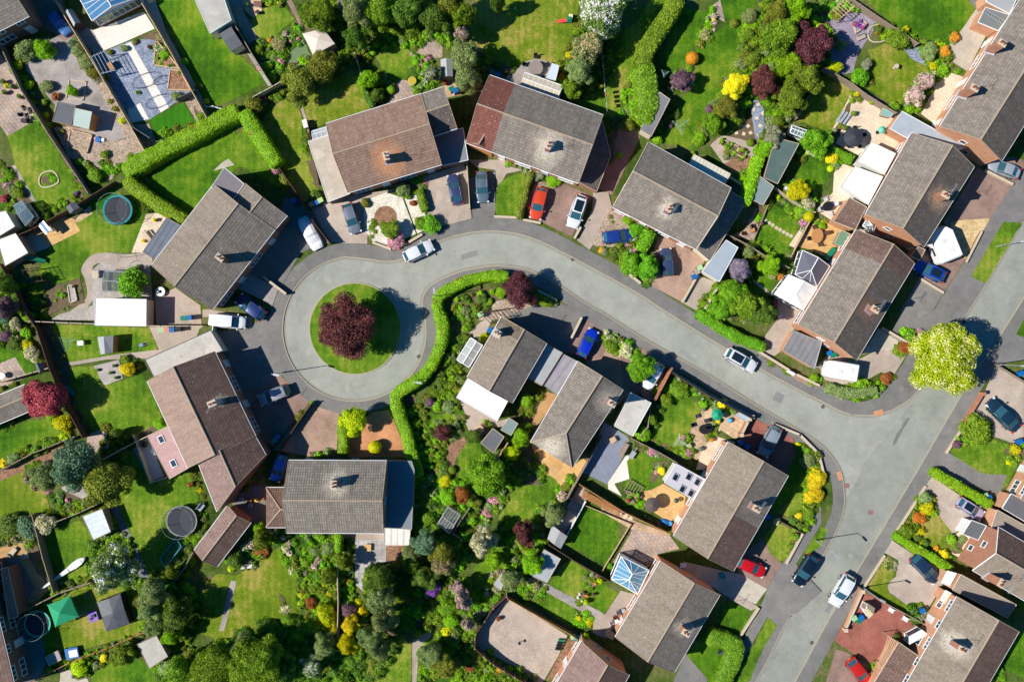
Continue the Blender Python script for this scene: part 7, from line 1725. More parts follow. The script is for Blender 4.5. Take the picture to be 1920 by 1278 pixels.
bed([(400,820),(560,860),(590,980),(540,1030),(430,920)],MIXY,.9);bed([(1080,1000),(1300,900),(1340,920),(1110,1030)],MIXR,.4,fill=.6);bed([(850,940),(1000,1000),(1110,1010),(900,1100),(860,1080)],MIXD,.6);bed([(960,370),(1110,380),(1140,480),(1070,520),(960,400)],MIXG,.6);bed([(330,110),(400,110),(560,460),(560,600),(700,960),(660,980),(540,800),(420,440),(280,200)],MIXD,.3,fill=.2)
T('C2')
bed([(840,1130),(1060,1120),(1070,1170),(880,1180)],MIXG,.5,fill=.6);bed([(860,740),(900,740),(700,960),(680,940)],MIXG,.35,fill=.5);bed([(1630,700),(1704,640),(1704,1278),(1680,1278)],MIXD,.5,fill=.4)
T('C3')
bed([(0,780),(120,740),(200,900),(420,880),(480,900),(400,1010),(330,1090),(300,1278),(200,1278),(120,1278)],MIXG,.9);bed([(350,200),(480,200),(520,240),(420,400),(480,540),(420,700),(500,880),(360,820),(120,750),(240,600),(320,400)],MIXG,.8,fill=.85);bed([(470,40),(600,0),(560,120),(470,180)],MIXG,.9);bed([(480,1000),(620,1000),(620,1150),(590,1060),(490,1060)],MIXG,.8);bed([(620,1150),(740,1150),(760,1278),(600,1278)],MIXG,.9)
bed([(900,760),(1060,640),(1110,620),(1000,900),(940,900)],MIXD,.6,fill=.6);bed([(800,1010),(1000,900),(1000,1040),(900,1200),(780,1180)],MIXG,.9);bed([(860,1200),(980,1080),(1100,1260),(1100,1400),(900,1400)],MIXD,.5,fill=.4);bed([(1560,200),(1704,260),(1704,360),(1580,290)],MIXG,.7);bed([(620,880),(700,930),(640,960)],MIXG,.5)
T('C4')
bed([(-20,170),(60,200),(260,330),(340,400),(260,420),(100,350),(0,360)],MIXR,.8,fill=.9);bed([(520,520),(860,740),(1000,800),(1010,830),(880,800),(760,740),(600,640),(500,560)],MIXF,.6,fill=.9);bed([(430,640),(520,560),(640,640),(640,690),(500,740),(440,860),(380,760)],MIXG,.8);bed([(260,850),(390,820),(400,900),(340,1050),(230,1040),(220,960)],MIXD,.8);bed([(350,1030),(580,1140),(640,1180),(600,1210),(360,1080)],MIXD,.4,fill=.7)
bed([(830,870),(920,860),(860,1010),(790,1060)],MIXF,.5,fill=.8);bed([(600,1000),(690,1000),(680,1180),(600,1160)],MIXF,.5,fill=.8);bed([(1490,1080),(1560,1060),(1660,1160),(1704,1278),(1600,1278)],MIXY,.9,fill=.95);bed([(1220,380),(1440,440),(1690,600),(1680,620),(1420,480)],('olive','green'),.2,fill=.35);bed([(130,1060),(240,1050),(440,1160),(430,1190),(200,1110)],MIXF,.4,fill=.7);bed([(340,620),(480,460),(510,480),(380,720)],MIXG,.4,fill=.6)
T('C5')
bed([(700,180),(870,160),(820,290),(720,240)],MIXF,.6,fill=.9);bed([(690,260),(820,290),(770,360),(700,340)],MIXR,.4);bed([(120,590),(300,600),(560,560),(640,520),(660,550),(560,680),(360,740),(230,700)],MIXG,.7,fill=.95);bed([(0,520),(90,540),(70,600),(0,570)],MIXG,.4);bed([(1220,900),(1440,900),(1460,1010),(1300,1060),(1110,1110),(1180,1000)],MIXG,.8,fill=.7);bed([(1560,1080),(1704,1070),(1704,1180),(1600,1240),(1540,1180)],MIXY,.6,fill=.7)
T('D1')
bed([(200,300),(430,270),(480,480),(300,500),(210,430)],MIXS,.9);bed([(380,520),(500,500),(560,600),(440,660)],MIXF,.5,fill=.8);bed([(0,730),(200,700),(420,680),(440,760),(300,860),(280,920),(100,940),(0,950)],MIXS,1.0);bed([(560,700),(780,640),(900,680),(940,830),(1000,860),(980,940),(740,900),(880,840),(860,680)],MIXG,.8);bed([(700,900),(1060,880),(1100,1200),(1060,1278),(720,1278),(700,1180)],MIXD,.9)
bed([(1520,360),(1560,370),(1640,590),(1590,590)],MIXY,.5);bed([(1560,620),(1704,760),(1500,1000),(1350,1200),(1200,1278),(1100,1278),(1180,1200),(1400,1100),(1500,880),(1600,800)],MIXG,.8,fill=.8);bed([(800,120),(1060,100),(1060,300),(1000,560),(860,480),(800,300)],MIXD,.6,fill=.5,soil=False);bed([(420,640),(620,590),(760,600),(740,650),(480,730)],MIXG,.5)
bed([(200,880),(280,880),(330,1060),(280,1070)],MIXG,.4,fill=.4);bed([(180,900),(300,1080),(420,1278),(400,1278),(280,1120)],MIXG,.3,fill=.3)
T('D2')
bed([(400,660),(510,690),(680,700),(940,720),(1060,740),(1050,880),(960,960),(940,1060),(840,1100),(700,1010),(640,960),(620,820),(560,800),(500,880),(430,1000),(300,1010),(160,940),(220,880),(330,820)],MIXR,.8,fill=.8);bed([(1050,880),(1200,880),(1200,1100),(1200,1278),(1100,1278),(1090,1000)],MIXG,1.0);bed([(950,960),(1080,900),(1080,1180),(1080,1278),(760,1278),(790,1130),(860,1090)],MIXY,1.0);bed([(1120,770),(1210,770),(1200,900),(1110,900)],MIXD,.8);bed([(1300,1000),(1500,960),(1600,950),(1704,800),(1704,1278),(1280,1278)],MIXD,1.4,step=.75,rmin=.4,rmax=.8)
bed([(250,250),(500,260),(500,340),(400,340),(260,420),(240,330)],MIXD,.8,fill=.7)
T('D3')
bed([(60,180),(260,180),(300,60),(340,140),(450,240),(520,300),(600,440),(560,560),(420,560),(440,480),(340,420),(250,560),(320,640),(400,680),(480,640),(480,860),(360,1000),(560,1080),(620,1278),(0,1278),(0,740),(60,700)],MIXG,1.0,step=.68,fill=.9,rmin=.3,rmax=.7);bed([(500,620),(740,620),(860,560),(1050,560),(1120,700),(1080,780),(960,960),(860,1060),(760,980),(840,840),(740,720),(560,860),(480,800)],MIXG,.9,step=.7,rmin=.3,rmax=.6)
bed([(600,340),(820,340),(740,480),(640,600),(560,560),(640,400)],MIXF,.6);bed([(620,0),(860,60),(880,200),(860,300),(700,330),(540,240),(560,80)],MIXG,1.0);bed([(840,0),(1080,20),(1120,120),(900,260),(870,100)],MIXD,.4,fill=.4,soil=False);bed([(1180,340),(1260,260),(1330,180),(1360,200),(1270,400),(1280,480),(1200,560),(1060,560),(1000,500)],MIXR,.8);bed([(1420,960),(1530,960),(1460,1130),(1400,1160),(1360,1150),(1440,1080)],MIXF,.5,fill=.9);bed([(900,1060),(1040,1010),(1110,1080),(1060,1180),(940,1140)],MIXR,.5,fill=.8)
bed([(740,900),(830,960),(640,1278),(560,1278),(600,1130)],MIXR,.5)
T('D4')
bed([(1570,0),(1640,30),(1704,160),(1680,400),(1580,500),(1560,420),(1590,300),(1590,150),(1560,90)],MIXY,.8,fill=.95);bed([(1430,500),(1580,440),(1680,440),(1600,600),(1560,620),(1440,540)],MIXG,.7);bed([(1500,600),(1560,630),(1480,760),(1400,860),(1470,700)],MIXG,.3,fill=.6);bed([(140,300),(250,330),(270,380),(240,420),(140,400)],MIXF,.5);bed([(370,60),(480,60),(450,130),(400,180),(350,250),(340,180)],MIXF,.4,fill=.6);bed([(20,860),(60,880),(20,960),(0,930)],MIXG,.5)
T('D5')
bed([(0,0),(60,130),(95,240),(90,360),(40,400),(0,400)],MIXY,.8,fill=.95);bed([(880,320),(1000,340),(990,480),(880,540),(870,680),(960,760),(1130,810),(1150,850),(1000,800),(680,640),(760,540)],MIXY,.8,fill=.95);bed([(1080,640),(1160,640),(1230,700),(1200,800),(1130,790),(1080,720)],MIXS,.4,fill=.7);bed([(600,840),(690,860),(650,960),(560,930)],MIXS,.3,fill=.4,soil=False)
T('E1')
bed([(480,360),(860,250),(860,330),(520,470)],MIXF,.5,fill=.85);bed([(600,1020),(860,980),(1380,790),(1400,820),(900,1060),(600,1160),(440,1180)],MIXF,.5,fill=.85);bed([(680,1130),(860,1100),(1060,1000),(1280,920),(1330,1050),(1060,1080),(880,1160),(860,1230),(700,1220)],MIXG,.8);bed([(1300,300),(1500,290),(1660,400),(1704,600),(1640,900),(1500,830),(1360,760)],MIXG,1.2,step=.75,rmin=.35,rmax=.7);bed([(1560,860),(1704,900),(1704,1278),(1500,1278),(1480,1150),(1600,1050)],MIXG,.9)
bed([(850,60),(1240,0),(1300,200),(1200,280),(900,320)],MIXD,.8,fill=.6)
T('E2')
bed([(0,280),(130,100),(200,100),(230,180),(150,330),(240,420),(200,560),(0,560)],MIXG,.7);bed([(0,560),(260,440),(380,640),(200,780),(200,960),(0,960)],MIXD,1.0,step=.7);bed([(250,380),(400,250),(420,270),(270,430)],MIXG,.3,fill=.5);bed([(1220,320),(1340,260),(1580,150),(1600,700),(1560,900),(1340,760),(1260,600),(1200,480)],MIXY,1.0,step=.66);bed([(600,900),(880,700),(1340,640),(1600,860),(1704,1000),(1704,1278),(0,1278),(0,1100),(220,960)],MIXD,1.5,step=.85,rmin=.45,rmax=.95)
bed([(1040,430),(1130,560),(1130,650),(1080,640),(1050,520)],MIXR,.3,fill=.7)
T('E3')
bed([(0,280),(110,260),(120,500),(260,520),(180,900),(120,1000),(0,1000)],MIXY,1.0);bed([(0,960),(200,960),(500,1060),(300,1278),(0,1278)],MIXD,1.2,step=.8,rmin=.4,rmax=.8);bed([(120,700),(560,120),(640,120),(1100,200),(1100,500),(880,740),(560,880),(520,1000),(300,1080),(180,900)],MIXD,1.0,step=.75,rmin=.4,rmax=.8,fill=.7)
bed([(960,300),(1200,300),(1320,520),(1340,720),(1270,840),(1270,960),(1420,1080),(1704,1220),(1704,1278),(730,1278),(740,1000),(900,820),(1000,760),(960,560)],MIXG,1.0,step=.68,rmin=.3,rmax=.65);bed([(1340,420),(1460,430),(1560,350),(1500,470),(1340,740)],MIXR,.5)
T('E4')
bed([(500,320),(640,320),(740,390),(660,520),(520,460)],MIXR,.4,fill=.7);bed([(1140,220),(1220,240),(1190,360),(1130,500),(1070,540),(1030,500),(1090,380)],MIXF,.4,fill=.9);bed([(1020,620),(1100,600),(1190,640),(1150,740),(1020,700)],MIXY,.3,fill=.7);bed([(180,980),(620,1240),(640,1278),(0,1278),(40,990)],MIXG,.7,fill=.8);bed([(480,490),(700,600),(1060,810),(1100,860),(940,800),(600,600)],MIXD,.3,fill=.35)
T('E6')
bed([(560,560),(640,500),(740,560),(760,700),(700,760),(620,640)],MIXS,.6);bed([(230,1090),(280,1110),(300,1180),(250,1180)],MIXG,.4);bed([(380,120),(490,120),(500,200),(440,260),(380,240)],MIXS,.3,fill=.3,soil=False);bed([(1380,1180),(1500,1100),(1500,1278),(1380,1278)],MIXG,.5)
# ================================================================ fences and walls
T('F')
fence([(102,0),(170,110),(235,220),(275,290)],'long tan fence between the grey drive garden and the slate garden',1.7,TIMBY)
fence([(262,0),(318,95),(395,235)],'tan fence between the slate garden and the long top lawn',1.7,TIMBY)
fence([(0,85),(40,170),(90,250),(165,362)],'long fence between the slab patio garden and the grey drive',1.7,TIMBG)
fence([(0,455),(60,430),(130,392),(215,340)],'dark board fence behind the buff patio and trampoline',1.6,TIMBD)
fence([(436,40),(470,98),(509,160)],'fence at the right side of the long top lawn',1.7,TIMBG)
fence([(471,184),(512,162),(560,134),(588,118)],'pale fence below the bushy garden',1.6,STONE)
fence([(281,259),(238,232)],'short black slatted screen at the foot of the slate garden',1.6,FELTD)
fence([(330,186),(364,170)],'short grey screen beside the artificial lawn',1.6,FELTD)
fence([(576,226),(590,300),(598,345)],'low dark fence between the lawn strip and the grey garage',1.0,TIMBD)
fence([(524,316),(556,362),(590,420),(618,455)],'dark panel fence beside the covered white car',1.7,TIMBD)
fence([(665,100),(680,150),(698,200)],'pale post fence left of the round lawn',1.5,STONE)
fence([(872,262),(881,390)],'pale capped fence between the two grey drives',1.4,STONE)
fence([(1074,136),(1060,165)],'short fence by the pale blue store',1.5,TIMBG)
fence([(1534,148),(1494,222)],'wire topped fence at the dry upper right lawn',1.4,TIMBG)
fence([(1545,127),(1598,157),(1622,176),(1680,212)],'timber fence above the cream patio',1.7,TIMBG)
fence([(1585,-10),(1640,28),(1722,82)],'fence between the plum slate garden and the flowery lawn',1.6,TIMBG)
fence([(1455,352),(1500,385),(1528,398)],'pale trellis fence beside the golden bush',1.4,STONE,'trellis')
fence([(1365,440),(1400,458),(1445,486),(1480,502)],'weathered fence below the stepping stone lawn',1.5,TIMBG)
fence([(1440,385),(1412,452)],'low timber edge fence of the stepping stone lawn',0.5,TIMBG)
fence([(1520,412),(1490,468),(1480,486)],'low tan fence beside the buff patio',0.9,TIMBY)
fence([(1452,555),(1444,600)],'short dark fence beside the conservatory path',1.4,TIMBD)
fence([(50,602),(180,607),(300,611),(380,611)],'white capped fence below the big white garage',1.6,STONE)
fence([(0,495),(25,540),(50,590),(68,615),(92,690),(125,765),(155,820)],'tall dark fence running down the left side',1.9,TIMBD)
fence([(0,716),(90,690)],'fence above the low tiled garage at the left edge',1.6,STONE)
fence([(0,882),(60,850),(140,818)],'weathered fence along the lower left path',1.6,TIMBG)
fence([(190,862),(230,840),(275,818)],'pale fence between the lawn and the pink extension',1.6,STONE)
fence([(100,980),(150,960),(182,945)],'short fence behind the pale corrugated shed',1.6,TIMBG)
fence([(50,1142),(110,1112),(170,1092)],'fence above the green gazebo',1.5,TIMBG)
fence([(52,1282),(130,1242),(200,1216),(270,1185)],'rustic orange timber fence crossing the bottom left',1.3,TIMB,'rail')
fence([(250,815),(282,905),(312,895)],'white framed screen around the dark deck',1.0,STONE)
fence([(362,1035),(345,1065),(310,1105),(285,1130)],'hedge side fence by the football goal',1.5,TIMBG)
fence([(397,625),(402,600)],'short white screen beside the white van',1.6,WHT)
fence([(585,755),(560,790),(520,850)],'planted timber fence between the two lower drives',1.2,TIMBD)
fence([(632,1060),(634,1130),(632,1200)],'tall pale topped fence right of the golden shrubs',1.7,STONE)
fence([(1258,697),(1330,742),(1409,784)],'brown topped fence on the brick wall by the close',1.9,TIMBD)
fence([(1220,762),(1215,800),(1200,820)],'fence behind the square felt garage',1.6,TIMBG)
fence([(1093,882),(1130,818)],'plank fence left of the grey decking',1.7,TIMBG)
fence([(1058,944),(1093,882)],'lower plank fence by the slab path',1.6,TIMBG)
fence([(1087,908),(1170,960),(1255,1000)],'orange stained fence across the lower gardens',1.8,TIMB)
fence([(1064,932),(1100,948),(1183,982)],'low timber fence at the top of the square lawn',0.5,TIMBY)
fence([(1062,1005),(1098,940)],'white rail fence beside the square lawn',1.0,WHT)
fence([(1028,1020),(1075,1050),(1145,1090)],'brown fence below the square lawn',1.5,TIMBD)
fence([(1183,982),(1130,1068)],'low orange edge fence right of the square lawn',0.5,TIMBY)
fence([(1185,822),(1240,850),(1295,882)],'weathered fence between the small lawn and the deck garden',1.5,TIMBG)
fence([(952,1122),(1010,1155),(1072,1190),(1095,1208)],'brown fence above the gravel yard',1.6,TIMB)
fence([(950,1118),(925,1140),(892,1188),(890,1215),(925,1245),(985,1280),(1015,1300)],'dark curved fence around the gravel yard',1.8,TIMBD,'concrete')
fence([(867,1012),(848,1000),(880,952)],'mossy board fence beside the greenhouse',1.4,TIMBG)
fence([(932,862),(952,830)],'tan fence behind the two small felt sheds',1.5,TIMBY)
fence([(1460,975),(1507,1000)],'low dark divider fence between the front lawns',0.8,TIMBD)
fence([(1610,1100),(1660,1130),(1735,1170)],'low fence above the red paved drive',0.9,TIMBG)
fence([(1868,683),(1925,718)],'low wall fence at the right edge drive',0.9,TIMBG)
fence([(60,965),(80,1045),(100,1110)],'fence on the right of the timber patio',1.6,TIMBG)
fence([(1213,752),(1203,735)],'short end fence of the felt garage',1.4,TIMBG)
wall([(1259,690),(1228,750)],'orange brick wall with pale pier beside the white car',1.5,BRK,cap=BRK)
wall([(1257,694),(1330,738),(1410,781)],'long brick wall carrying the brown topped fence',1.0,BRK,piers=True)
wall([(1405,785),(1390,815)],'short orange brick wall by the red drive',1.4,BRK,piers=True)
wall([(1452,795),(1500,815),(1535,850),(1545,890)],'low curved grey wall at the junction',0.5,STONE)
wall([(1843,738),(1812,788)],'red brick front wall on the main road',0.9,BRK,cap=BRK,piers=True)
wall([(1812,790),(1775,848)],'low stone front wall by the big shrub',0.4,STONE)
wall([(1735,912),(1675,1005)],'thin pink kerb wall along the main road',0.3,STONE)
wall([(1658,1042),(1620,1100)],'low brick kerb wall by the dry verge lawn',0.3,STONE)
wall([(1617,1108),(1585,1180)],'planted orange brick wall at the red drive',0.8,BRKO,piers=True)
wall([(1422,1140),(1388,1192)],'low pale wall at the small front lawn',0.5,STONE)
wall([(1505,1000),(1475,1055)],'low stone wall at the triangular front lawn',0.5,STONE)
wall([(1840,435),(1812,490)],'low dark wall beside the golden gravel',0.5,BRKD)
wall([(1848,320),(1898,345)],'low grey wall below the silver estate car',0.5,STONE)
wall([(1725,522),(1768,548)],'yellow lichened edge wall by the blue car',0.4,STONE)
wall([(1655,615),(1712,648)],'low pale wall beside the corner flower bed',0.6,STONE)
wall([(1425,660),(1490,700),(1535,722)],'mossy concrete wall beside the footway',0.6,STONE)
wall([(535,550),(495,520)],'dark low wall between west drives',0.9,BRKD)
wall([(700,455),(735,468),(765,455),(790,440)],'low brick wall of the white gravel garden',0.45,BRKD)
wall([(928,406),(970,408)],'low stone kerb wall of the small front lawn',0.35,STONE)
wall([(982,412),(1012,418)],'dark low wall below the orange car',0.4,BRKD)
wall([(1088,427),(1078,445)],'yellow brick stub wall beside the white car',0.7,STONE)
wall([(1310,512),(1280,565)],'tan brick wall between the pink drive and the gravel drive',0.6,TIMBY)
wall([(1345,540),(1320,582)],'stone wall beside the ivy border',0.7,STONE)
wall([(1175,510),(1200,530)],'pale boundary wall below the corner shrub',0.6,STONE)
wall([(1090,596),(1072,632)],'pale stone wall beside the blue car',0.9,STONE)
wall([(1010,545),(1043,562)],'sloping grey wall under the purple tree',0.8,STONE)
wall([(1365,330),(1400,352)],'block garden wall by the vegetable frames',0.8,STONE)
T('A1')
raised_bed([(1245,345),(1255,330),(1435,550),(1230,520)],MIXF,'triangular timber bed with plants in the slate garden',smat=BARKC)
raised_bed([(1360,560),(1440,565),(1525,725),(1340,715)],MIXG,'empty timber bed of bark in the slate garden',smat=BARKC,fill=.2)
raised_bed([(565,1040),(735,1080),(695,1220),(535,1165)],MIXG,'square timber bed of gravel on the chippings',smat=BGRAV,fill=0)
raised_bed([(555,640),(690,655),(665,800),(530,790)],MIXG,'square brick edged bed on the grey drive',mat=STONE,smat=BLOCKG,fill=0,h=.15)
pergola([(730,455),(835,410),(920,560),(800,590)],'grey metal pergola frame over the patio chairs',mat=FELTB,n=4)
fence([(1640,850),(1704,850),(1780,870)],'white picket fence by the chippings corner',0.8,WHT,'trellis')
T('A4')
raised_bed([(650,1110),(715,1140),(685,1185),(635,1150)],MIXG,'leftmost of three vegetable frames',smat=SOIL);raised_bed([(725,1140),(790,1175),(760,1225),(695,1190)],MIXG,'middle of three vegetable frames');raised_bed([(795,1180),(855,1215),(825,1262),(768,1230)],MIXG,'rightmost of three vegetable frames')
pergola([(1540,80),(1640,0),(1704,60),(1610,140)],'weathered timber pergola on the plum slate',n=5)
T('C1')
T('D4')
pergola([(175,210),(280,270),(240,330),(130,290)],'timber step frame beside the white paving',mat=TIMBG,n=5,h=0.5)
T('D3')
pergola([(1430,300),(1420,350),(1704,500),(1704,440)],'orange timber walkway frame above the square lawn',mat=TIMB,n=8,h=0.9)
T('C3')
pergola([(600,30),(760,0),(800,60),(680,110)],'dark timber pergola beside the inner house gable',mat=TIMBD,n=5)
T('B5')
T('E6')
pergola([(400,840),(500,900),(380,1160),(300,1120)],'slatted timber pergola beside the tiled garage',mat=TIMBY,n=7,h=2.0)
# ================================================================ vehicles
SIL=C(170,176,184);WH=C(244,246,248);NAVY=C(24,44,96);BL=C(20,80,190);RD=C(214,18,28)
T('F')
car((650,382),(668,437),'hatch',C(120,126,140),'silver grey hatchback on the pink drive by the white gravel garden')
car((495,594),(446,558),'hatch',C(20,50,110),'dark blue hatchback in the shade beside the white van')
car((395,599),(461,605),'van',WH,'white van parked left of the turning circle');car((757,484),(811,458),'hatch',WH,'white hatchback driving past the white gravel garden')
car((859,384),(848,327),'saloon',C(60,70,110),'navy saloon with red rear lights next to the pale capped fence');car((903,321),(906,380),'saloon',C(96,116,130),'slate grey estate car right of the pale capped fence',bars=True)
car((1017,352),(1003,411),'hatch',C(230,76,36),'orange hatchback beside the narrow hedge');car((1092,366),(1072,427),'suv',WH,'white car with dark glass roof on the brown block drive',sunroof=True)
car((1129,446),(1188,440),'hatch',C(30,60,140),'dark blue hatchback on the gravel drive');car((1253,518),(1248,465),'hatch',C(60,76,110),'dark grey blue hatchback on the pink drive')
car((1911,327),(1855,305),'saloon',SIL,'silver saloon in the drive at the right edge');car((1771,521),(1717,495),'hatch',C(10,70,180),'bright blue hatchback with black sunroof beside the white caravan',sunroof=True)
car((1089,668),(1114,618),'hatch',C(14,50,200),'vivid blue hatchback beside the inner stone wall');car((1238,681),(1211,728),'hatch',WH,'white hatchback half hidden under the bright tree')
car((1361,659),(1416,690),'suv',WH,'white car with dark roof driving along the close',sunroof=True);car((1595,1078),(1563,1134),'suv',WH,'white car driving down the main road')
car((1907,805),(1855,751),'saloon',C(30,56,76),'dark teal saloon on the pink drive at the right edge');car((1796,938),(1843,968),'hatch',C(190,176,206),'lilac hatchback below the clipped hedge',roofc=C(200,190,214),sunroof=True)
car((1712,1042),(1758,1089),'hatch',C(34,56,84),'dark blue hatchback on the pale drive in the lower right');car((1382,1050),(1434,1074),'hatch',RD,'bright red coupe beside the tiled house wall')
car((1527,1042),(1494,1095),'hatch',C(16,32,48),'black hatchback on the footway by the main road');car((1593,1236),(1629,1282),'hatch',C(216,40,28),'orange red hatchback at the bottom edge')
car((1457,800),(1429,854),'hatch',C(150,162,172),'silver hatchback on the red drive at the junction');car((542,729),(486,752),'suv',C(160,160,170),'silver car in the shade on the brown drive');car((531,857),(515,898),'hatch',C(20,90,200),'blue car in the shade beside the garage wall')
# car under a cover, caravans, covered things
def draped(p0,p1,wd,h,m,name,label,cat,belt=0.55,under=None):
 a,b=W(p0,h*.7),W(p1,h*.7);c=(a+b)/2;L=(b-a).length;o=empty(name,(c.x,c.y,0.11),math.atan2((b-a).y,(b-a).x));tag(o,label,cat);mb=MB();n=16;rows=[]
 for i in range(n+1):
  t=i/n;x=(t-.5)*L;e=abs(2*t-1);ww=wd/2*(1-.28*e**5);hh=h*(belt+(1-belt)*(1 if .2<t<.62 else max(0,1-abs(t-.41)/.36)**.5 if abs(t-.41)<.36 else 0))*(1-.25*e**9)
  rows.append([Vector((x,s*ww*k,z*hh+.05*mnoise.noise((x*3,s*k*4,z*3)))) for s,k,z in((-1,1.02,.05),(-1,1,.5),(-1,.88,.86),(-1,.5,.99),(1,0,1.02),(1,.5,.99),(1,.88,.86),(1,1,.5),(1,1.02,.05))])
 for A,B in zip(rows,rows[1:]):
  for j in range(8):mb.face([A[j],B[j],B[j+1],A[j+1]],m,smooth=True)
 mb.face(rows[0],m);mb.face(rows[-1][::-1],m);mb.build('cover',o)
 for x in(-.3,.3):
  for s in(1,-1):k=MB();k.bar((x*L,s*wd*.36,.3),(x*L,s*wd*.46,.3),.3,RUB,12);k.build('wheel',o)
 return o
draped((566,407),(596,466),1.85,1.4,WHTC,'covered_car','car under a white fitted cover on the shaded drive','covered car')
draped((93,22),(126,62),1.6,1.3,plain('blue_tarpaulin',C(60,110,170),.5,.2),'covered_car','vehicle under a crumpled blue tarpaulin in the top left passage','covered car')
def caravan(p0,p1,wd,h,label,nose=0.86):
 a,b=W(p0,h),W(p1,h);c=(a+b)/2;L=(b-a).length;o=empty('caravan',(c.x,c.y,.1),math.atan2((b-a).y,(b-a).x));tag(o,label,'caravan');m=MB();rows=[]
 for x,k,z in((-L/2,.9,.9),(-L/2+.2,1,1),(L/2-.9,1,1),(L/2-.25,nose,.97),(L/2,nose*.8,.8)):
  w_=wd/2*k;rows.append([Vector((x,-w_,.45)),Vector((x,-w_,h*z-.15)),Vector((x,-w_+.12,h*z)),Vector((x,w_-.12,h*z)),Vector((x,w_,h*z-.15)),Vector((x,w_,.45))])
 for A,B in zip(rows,rows[1:]):
  for j in range(5):m.face([A[j],B[j],B[j+1],A[j+1]],WHT)
  m.face([A[5],B[5],B[0],A[0]],WHT)
 m.face(rows[0],WHT);m.face(rows[-1][::-1],WHT);m.build('body',o)
 for s in(1,-1):
  k=MB();k.bar((0,s*(wd/2-.2),.33),(0,s*(wd/2-.02),.33),.33,RUB,12);k.build('wheel',o);k=MB();k.box((-.5,s*wd/2,1.5),(1.1,.03,.5),GLSD);k.build('window',o)
 k=MB();k.bar((L/2,0,.5),(L/2+1,0,.5),.05,STL,6);k.build('tow_bar',o)
 for x,y in((.4,.2),(-1,-.3)):k=MB();k.box((x,y,h+.03),(.5,.5,.07),plain('vent_plastic',C(224,224,220),.5));k.build('roof_vent',o)
caravan((1787,487),(1762,426),2.9,2.6,'large white caravan with tapered nose beside the bright blue hatchback',.62);caravan((1611,700),(1551,690),2.2,2.5,'white touring caravan on the corner drive',.95)
# ================================================================ street lamps and street things
lamp((531,698),(511,703),'grey street lamp beside the turning circle drives');lamp((822,556),(814,545),'grey street lamp in the curved hedge at the bend');lamp((1529,1012),(1569,1043),'leaning shadowed street lamp on the grass verge of the main road')
lamp((1868,683),(1916,688),'white street lamp at the right edge drive');lamp((1617,1100),(1655,1126),'street lamp by the planted brick wall');lamp((1868,462),(1925,452),'street lamp on the upper grass verge');lamp((785,712),(776,718),'grey street lamp in the hedge below the turning circle')
T('C4')
s=at((1462,505),'sign_board','white board sign on posts at the junction footway','sign',1.0,-.5);m=MB();m.box((0,0,.9),(1.1,.5,.06),WHT,0,Matrix.Rotation(.9,4,'X'));m.build('board',s)
for x in(-.5,.5):m=MB();m.bar((x,0,0),(x,0,1),.04,WHT,6);m.build('post',s)
T('F')
for p in((1074,486),(785,668),(1543,762),(1480,1154),(1522,1204),(1808,603)):
 q=W(p,0);o=empty('drain_cover',(q.x,q.y,.012));tag(o,'dark iron gully grate by the kerb','drain cover','gully grates along the kerbs');m=MB();m.box((0,0,0),(.45,.4,.02),BLK,.6);m.build('frame',o);m=MB()
 for k in range(5):m.box((-.16+k*.08,0,.012),(.03,.3,.01),TIMBG,.0)
 m.build('grating',o)
for p in((1588,910),(1632,960),(1648,770)):
 q=W(p,0);o=empty('manhole_cover',(q.x,q.y,.012));tag(o,'rusty square manhole cover in the junction','manhole cover','manhole covers in the junction');m=MB();m.box((0,0,0),(.6,.6,.015),plain('rust_iron',C(150,110,100),.8));m.build('lid',o)
 m=MB();m.box((0,.34,0),(.74,.06,.02),STL);m.box((0,-.34,0),(.74,.06,.02),STL);m.build('frame',o)
for pts in([(1637,772),(1654,766),(1658,776),(1640,780)],[(1568,885),(1575,883),(1580,898),(1573,901)]):patch('tactile_paving',BLOCKO,pts)
patch('road_patch',plain('dark_patch',C(120,122,118),.9,.2,2),[(1705,780),(1708,782),(1680,830),(1672,836),(1690,800)],z=.009,wob=.3)
# ================================================================ play things and garden furniture
tramp((221,394),28,plain('teal_pad',C(30,150,160),.6,.05),'teal edged trampoline with safety net on the left lawn',netc=STL)
tramp((341,976),29,plain('grey_pad',C(150,154,158),.6,.05),'grey rimmed trampoline beside the side path',netc=STL,padw=.08)
tramp((71,1168),25,plain('green_pad',C(70,200,170),.6,.05),'turquoise rimmed trampoline in the bottom left garden',netc=STL)
T('E1')
def canopy(pts,h,rise,m,label,name='gazebo',walls=None):
 q=[W(p,h) for p in pts];c=sum(q,Vector((0,0)))/4;o=empty(name,(0,0,0));tag(o,label,'gazebo');mb=MB();t=V3(c,h+rise)
 for k in range(4):
  a,b=q[k],q[(k+1)%4];mid=V3((a+b)/2*.97+c*.03,h+.04)
  for u,v in((V3(a,h),mid),(mid,V3(b,h))):f=[u,v,t];mb.face(f if (v-u).cross(t-u).z>0 else f[::-1],m)
  mb.face([V3(a,h-.25),V3(b,h-.25),V3(b,h),V3(a,h)],m)
 mb.build('canopy',o)
 for p in q:m2=MB();m2.bar(V3(p,.1),V3(p,h),.035,STL,6);m2.build('leg',o)
 if walls:
  m3=MB()
  for k in range(4):a,b=q[k],q[(k+1)%4];m3.face([V3(a,.12),V3(b,.12),V3(b,h-.2),V3(a,h-.2)],walls)
  m3.build('side_curtain',o)
 return o
canopy([(455,540),(670,450),(755,650),(530,750)],2.1,.9,plain('green_canvas',C(40,160,110),.7,.06),'green pop up gazebo in the bottom left garden')
